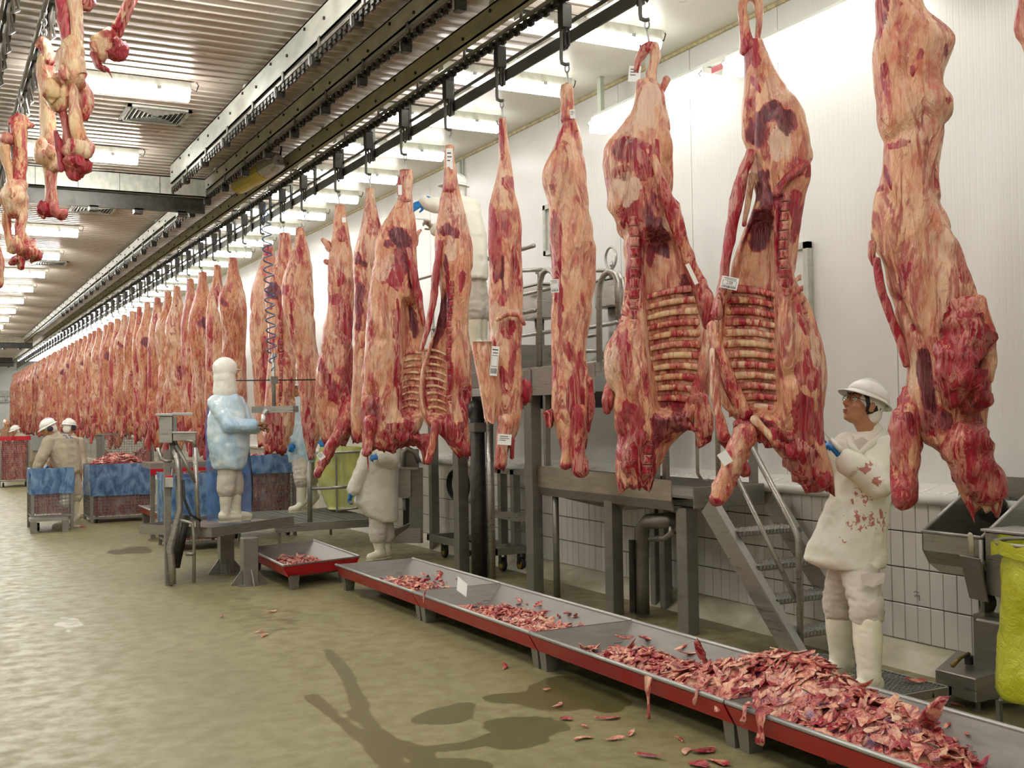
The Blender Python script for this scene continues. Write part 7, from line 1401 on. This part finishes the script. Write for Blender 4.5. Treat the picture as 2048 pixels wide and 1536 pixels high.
def bin_(label, x0, x1, y0, y1, z0, z1, split, meat_top, feet=.0, liner='liner', low='film', group='wire meat bins', heapf=1.0):
    r = thing('wire_bin', label, 'bin', ((x0+x1)/2, (y0+y1)/2, z0), group); fr = .022
    for x in (x0, x1):
        for y in (y0, y1): b = MB(); b.box((x-fr, y-fr, feet), (x+fr, y+fr, z1)); b.build('post', M['steel_dull'], r)
    for z in (z0, z1-.0):
        for a, c in (((x0, y0), (x1, y0)), ((x0, y1), (x1, y1)), ((x0, y0), (x0, y1)), ((x1, y0), (x1, y1))): b = MB(); b.bar((*a, z), (*c, z), .03, .03); b.build('rail', M['steel_dull'], r)
    b = MB(); wv = .0035
    for x in np.arange(x0, x1, .052): b.box((x-wv, y0-wv, z0), (x+wv, y0+wv, z1))
    for y in np.arange(y0, y1, .052):
        for x in (x0, x1): b.box((x-wv, y-wv, z0), (x+wv, y+wv, z1))
    for z in np.arange(z0, z1, .052): b.box((x0, y0-wv, z-wv), (x1, y0+wv, z+wv)); b.box((x0-wv, y0, z-wv), (x0+wv, y1, z+wv)); b.box((x1-wv, y0, z-wv), (x1+wv, y1, z+wv))
    b.build('wire_mesh', M['steel_dull'], r, kind='stuff')
    zs = z0+(z1-z0)*split; n = 26
    def skirt(nm, za, zb_, off, mat):
        P = []; per_ = [(x0-off, y1), (x0-off, y0-off), (x1+off, y0-off), (x1+off, y1)]
        for za_ in np.linspace(za, zb_, 9):
            for i in range(3):
                for k in range(n): f_ = k/n; P.append((per_[i][0]*(1-f_)+per_[i+1][0]*f_, per_[i][1]*(1-f_)+per_[i+1][1]*f_, za_))
        P = np.array(P); P += (np.array([[1., .6, .3]])*(fbm(P*[1, 1, .5], 5, 3)*.09)[:, None]); m = 3*n
        mk(nm, P, [(i*m+k, i*m+k+1, (i+1)*m+k+1, (i+1)*m+k) for i in range(8) for k in range(m-1)], M[mat], r, smooth=True)
    if liner: skirt('liner', zs, z1+.03, .03, liner)
    if low: skirt('clear_liner', z0+.02, zs, -.03, low)
    b = MB(); C = []; gx, gy = (x0+x1)/2, (y0+y1)/2
    nx, ny = 16, 10; P = []; F = []
    for j in range(ny+1):
        for i in range(nx+1): x = x0+.05+(x1-x0-.1)*i/nx; y = y0+.05+(y1-y0-.1)*j/ny; P.append((x, y, z1-.12+meat_top*math.exp(-((x-gx)/.45/(x1-x0+.01))**2*1-((y-gy)/.6)**2)*heapf))
    P = np.array(P); P[:, 2] += fbm(P*[1, 1, 0], 9, 3)*.16; o = len(P); P2 = P.copy(); P2[:, 2] = z0+.03; P = np.vstack([P, P2]); m = nx+1
    F = [(j*m+i, j*m+i+1, (j+1)*m+i+1, (j+1)*m+i) for j in range(ny) for i in range(nx)]
    for i in range(nx): F += [(i, o+i, o+i+1, i+1), (ny*m+i+1, o+ny*m+i+1, o+ny*m+i, ny*m+i)]
    for j in range(ny): F += [((j+1)*m, o+(j+1)*m, o+j*m, j*m), (j*m+nx, o+j*m+nx, o+(j+1)*m+nx, (j+1)*m+nx)]
    cols = np.stack([.6+fbm(P, 7, 3)*2, .3+fbm(P+4, 6, 2), .1+0*P[:, 0]], 1); mk('meat_fill', P, F, M['raw'], r, smooth=True, cols=np.clip(cols, 0, 1), kind='stuff')
    b = MB(); C = []
    for k in range(150):
        x = random.uniform(x0+.1, x1-.1); y = random.uniform(y0+.06, y1-.06); V_, F_, c_ = random.choice(FL if random.random() < .6 else FS); R_m = np.array(Matrix.Rotation(random.uniform(0, 6), 3, 'Z') @ Matrix.Rotation(random.gauss(0, .5), 3, 'X'))
        b.add(V_*1.0 @ R_m.T+[x, y, z1-.08+(meat_top+.03)*math.exp(-((x-gx)/.45/(x1-x0+.01))**2-((y-gy)/.6)**2)*heapf+random.uniform(-.02, .03)], F_); C.append(np.clip(c_+.2, 0, 1))
    b.build('meat_piece', M['scrap'], r, smooth=True, cols=np.concatenate(C), kind='stuff')
    for x in (x0+.08, x1-.08): b = MB(); b.tube([(x-.02, y0+.08, .06), (x+.02, y0+.08, .06)], .06, 12); b.build('castor', M['black'], r)
    return r
bin_('small wire bin with a blue liner that the stooping worker leans over', 1.42, 1.98, 18.55, 19.3, .22, .92, .48, .03, .0)
bin_('large wire bin with stretched blue film and meat heaped above its rim', 2.36, 3.32, 19.3, 20.2, .08, .92, .42, .22, .0)
bin_('far wire bin with a red liner rim at the left edge', 1.62, 2.3, 31, 32, .15, 1.25, .93, .02, 0, 'red', None)
bin_('wire bin with a blue liner behind the raised platform pipes', 2.75, 3.45, 14.6, 15.5, .1, .95, .1, .02, 0, 'liner', None)
bin_('wire bin with a loose blue rim of film right of the hooded worker', 3.72, 4.62, 15.6, 16.5, .30, 1.12, .72, .05, 0)
bin_('tall empty looking wire bin far behind the heaped bin', 3.3, 4.3, 25, 26, .2, 1.35, .99, -.9, 0, None, None)
lo = thing('bin_trestle', 'low steel trestle in front of the small blue bin', 'stand', (1.6, 18.3, 0)); b = MB(); b.box((1.36, 18.15, .17), (1.88, 18.5, .22)); b.build('top', M['steel'], lo)
for x in (1.36, 1.80): b = MB(); b.box((x, 18.15, 0), (x+.09, 18.2, .17)); b.build('leg', M['steel_dull'], lo)
g2 = grating('low mesh platform behind, with a slim rail and yellow lined cart', 3.72, 5.1, 13.3, 15.4, .38, .09, [(3.76, 13.34), (5.05, 13.34), (3.76, 15.3), (5.05, 15.3)], .007, .03)
b = MB(); b.box((3.7, 13.28, .29), (5.12, 13.32, .39)); b.build('front_lip', M['steel'], g2)
b = MB(); q = AY(620, 1040, 13.4); b.tube([(q[0], 13.4, .36), (q[0], 13.4, 1.15)], .03, 8); b.build('rail_post', M['steel_dull'], g2, smooth=True); p = AY(735, 972, 13.4); b = MB(); b.tube([(q[0], 13.4, p[2]), (p[0]+.1, 13.4, p[2])], .02, 8); b.build('rail_bar', M['steel'], g2, smooth=True)
yb = thing('waste_bag', 'pale yellow lined waste tub on the rear mesh platform', 'bag', (5.0, 15, .4)); V = Pl(4.95, 14.6); rows = [(893, 640, 742), (930, 628, 744), (980, 640, 744), (1016, 655, 742)]; Vv = []; n = 28
for v in np.linspace(893, 1016, 16):
    a = np.interp(v, [r[0] for r in rows], [r[1] for r in rows]); b_ = np.interp(v, [r[0] for r in rows], [r[2] for r in rows]); A, B = V.p(a, v), V.p(b_, v); c = (A+B)/2
    for k in range(n): an = 6.2832*k/n; Vv.append(c+(B-A)/2*math.copysign(abs(math.cos(an))**.5, math.cos(an))+V.n*.3*math.copysign(abs(math.sin(an))**.5, math.sin(an)))
Vv = np.array(Vv); Vv += V.n*(fbm(Vv, 6, 3)*.08)[:, None]; mk('film', Vv, [(i*n+k, (i+1)*n+k, (i+1)*n+(k+1) % n, i*n+(k+1) % n) for i in range(15) for k in range(n)]+[tuple(range(15*n, 16*n))], M['film_yellow'], yb, smooth=True)
b = MB(); b.tube([V.p(650, 906, .35), V.p(742, 902, .35)], .018, 8); b.build('top_rail', M['steel'], yb, smooth=True); b = MB(); b.tube([V.p(676, 1020, .36), V.p(742, 1012, .36)], .02, 8); b.build('base_bar', M['steel'], yb, smooth=True)
b = MB(); b.tube([V.p(672, 910, .35), V.p(674, 1024, .36)], .012, 8); b.build('upright', M['steel_dull'], yb)
mt = tray('far red tray on the floor left of the raised platform', (2.95, 16.8), (.7, 0), (0, 1.6), .32); lo2 = thing('side_table', 'steel table with red edge behind the raised platform', 'table', (3.2, 16.2, 0))
b = MB(); b.box((2.75, 16.2, .98), (3.6, 16.9, 1.06)); b.build('top', M['steel'], lo2); b = MB(); b.box((2.75, 16.18, .9), (3.6, 16.2, .98)); b.build('red_edge', M['red'], lo2)
for x in (2.8, 3.55): b = MB(); b.box((x-.03, 16.3, 0), (x+.03, 16.36, .98)); b.build('leg', M['steel_dull'], lo2)
# end wall fittings
b = MB(); b.box((2.0, 65.9, 0), (3.75, 65.99, 2.3)); d = b.build('door_1', M['white_paint'], kind='structure', loc=(3, 65.9, 0)); b = MB(); b.box((1.9, 65.86, 2.62), (3.95, 65.98, 2.74)); b.box((1.9, 65.86, 2.95), (3.95, 65.98, 3.25)); b.box((3.7, 65.86, 2.7), (3.8, 65.98, 2.95)); b.build('door_track', M['galv'], d)
b = MB(); b.box((3.4, 65.86, 1.0), (3.5, 65.9, 1.2)); b.build('door_handle', M['steel_dull'], d)
# ------------------------------------------------------------------ bones on the chains at the upper left
class Bone(Side):
    def __init__(s, label, u, v, x, y, seed): s.pl = Pl(x, y); s.seed = seed; s.root = thing('leg_bone', label, 'bone', s.pl.p(u, v), 'bones on the left chains')
def chain_to(B, u, v0, v1):
    z = np.linspace(v0, v1, max(3, int((v1-v0)/9)))
    for i in range(len(z)-1):
        a, c = B.pl.p(u, z[i]-3), B.pl.p(u, z[i+1]+3); m = (a+c)/2; h = (c-a)/2; w_ = (B.pl.e if i % 2 else B.pl.n)*.016; b = MB(); b.tube([m+h*math.cos(q)+w_*math.sin(q) for q in np.linspace(0, 6.28, 11)[:-1]], .005, 5, closed=True); b.build('chain_link', M['steel_bright'], B.root)
k = Bone('chained leg bone with an orange bent tip, left of the long yellow bones', 88, 90, .95, 8.2, 51); chain_to(k, 88, 8, 92)
k.rod('tip', [(74, 92, .02), (86, 86, .02), (97, 100, .02), (97, 125, .02)], [.02, .045, .045, .05], 'bone', .45); k.rod('shank', [(92, 120, 0), (92, 170, 0), (95, 230, 0), (96, 290, 0)], [.06, .065, .05, .055], 'bone', .3); k.rod('joint', [(88, 290, .0), (98, 315, .03), (112, 330, .02)], [.07, .09, .07], 'bone', .15, pale=.5, amp=.02)
k.lump('cartilage', 101, 305, .1, (.035, .03, .05), 'bone', -.2, 0); k.rod('lower_bone', [(100, 325, .0), (103, 370, .0), (104, 410, .0)], [.06, .04, .055], 'bone', .3); k.rod('knuckle', [(84, 425, .0), (104, 418, .02), (124, 430, .0)], [.05, .055, .05], 'bone', .5, .1, amp=.03); k.lump('gristle', 88, 418, .03, (.05, .04, .05), 'raw', .8, .2)
k = Bone('longest pair of yellow bones with a white ball joint at the top left', 150, -60, .98, 6.9, 52); chain_to(k, 150, -60, -20)
k.rod('upper_bone', [(146, -22, .02), (152, 40, .02), (152, 90, .02)], [.05, .042, .05], 'bone', .1); k.rod('red_muscle', [(120, -15, 0), (128, 30, 0), (140, 90, 0)], [.05, .045, .05], 'bone', .75, .1); k.rod('side_knob', [(162, -10, -.02), (172, 8, -.02)], [.05, .06], 'raw', .9); k.rod('joint', [(148, 85, .02), (140, 120, .03), (150, 160, .03), (160, 150, .02)], [.06, .10, .09, .06], 'bone', .1, pale=.35, amp=.02)
k.lump('cartilage', 126, 148, .12, (.035, .03, .05), 'bone', -.25, 0); k.lump('cartilage', 103, 180, .09, (.05, .04, .065), 'bone', -.25, 0); k.rod('joint', [(120, 160, .03), (112, 190, .03), (118, 215, .02)], [.06, .075, .05], 'bone', .15, pale=.3); k.rod('yellow_bone', [(144, 165, .04), (149, 215, .05), (154, 260, .05), (160, 285, .04)], [.035, .034, .045, .06], 'bone', -.15, pale=.1); k.rod('red_bone', [(118, 205, .0), (130, 250, 0), (138, 295, 0)], [.035, .033, .04], 'bone', .55)
k.rod('knuckle', [(135, 300, .04), (158, 296, .04), (176, 302, .02)], [.055, .07, .05], 'bone', .5, .15, amp=.03); k.rod('gristle', [(140, 325, .03), (160, 330, .02), (145, 352, .02)], [.06, .06, .035], 'bone', .6, .15, amp=.035); k.rod('flap', [(165, 175, -.05), (175, 205, -.05), (168, 235, -.05)], [.05, .055, .03], 'bone', .45)
k.rod('red_tendon', [(112, 265, .0), (118, 290, .02), (122, 340, .02)], [.02, .03, .02], 'raw', .9)
k = Bone('bone swinging out to the right with a hanging flap of meat', 262, -60, 1.62, 7.6, 53); chain_to(k, 272, -60, -22); k.rod('shank', [(268, -20, 0), (252, 20, 0), (234, 55, 0)], [.055, .045, .05], 'bone', .35); k.rod('red_side', [(266, 5, .03), (250, 45, .03), (240, 72, .03)], [.02, .022, .02], 'raw', .95); k.rod('knuckle', [(222, 68, 0), (208, 95, .01), (198, 112, 0)], [.06, .09, .05], 'bone', .3, .1, amp=.03); k.lump('knob', 234, 100, .03, (.075, .06, .075), 'raw', .7, .1)
k.rod('meat_flap', [(186, 112, .02), (200, 135, .02), (216, 140, .02), (224, 155, .02)], [.04, .045, .04, .01], 'raw', .9, .25, ell=.4)
k = Bone('lowest chained bone with splayed knuckles at the left edge', 38, 235, .72, 9.3, 54); chain_to(k, 42, 182, 240); k.rod('tip', [(22, 246, 0), (40, 238, 0), (52, 250, 0), (66, 250, 0)], [.035, .06, .05, .02], 'bone', .5); k.rod('shank', [(40, 250, 0), (38, 290, 0), (40, 330, 0), (36, 370, 0)], [.07, .06, .065, .06], 'bone', .5); k.rod('second_bone', [(10, 292, 0), (14, 320, 0), (24, 360, 0), (26, 420, 0)], [.05, .045, .035, .05], 'bone', .25); k.lump('knob', 14, 278, .02, (.05, .05, .05), 'raw', .6, .1)
k.rod('joint', [(34, 370, .02), (28, 400, .03), (30, 425, .02)], [.08, .1, .07], 'bone', .15, pale=.3, amp=.025); k.lump('cartilage', 24, 388, .12, (.03, .03, .05), 'bone', -.2, 0); k.rod('lower_bone', [(46, 395, .02), (44, 430, .02), (40, 460, .02), (48, 490, .02)], [.05, .04, .045, .06], 'bone', .35, .1); k.rod('left_bone', [(12, 430, .0), (16, 470, 0), (26, 500, 0)], [.04, .035, .05], 'bone', -.1)
k.rod('knuckle', [(34, 490, .02), (50, 500, .03), (74, 512, .02)], [.07, .08, .06], 'bone', .5, .15, amp=.035); k.rod('gristle', [(24, 525, .0), (42, 518, .02), (42, 535, .02)], [.04, .06, .03], 'bone', .6, .1, amp=.03)
k = Bone('small bone end just showing at the very left edge', -6, 500, .55, 10.5, 55); k.rod('end', [(-8, 480, 0), (-6, 530, 0), (-4, 570, 0)], [.05, .055, .05], 'bone', .4); k.rod('shank', [(-10, 380, 0), (-8, 430, 0), (-8, 480, 0)], [.04, .035, .05], 'bone', .4)
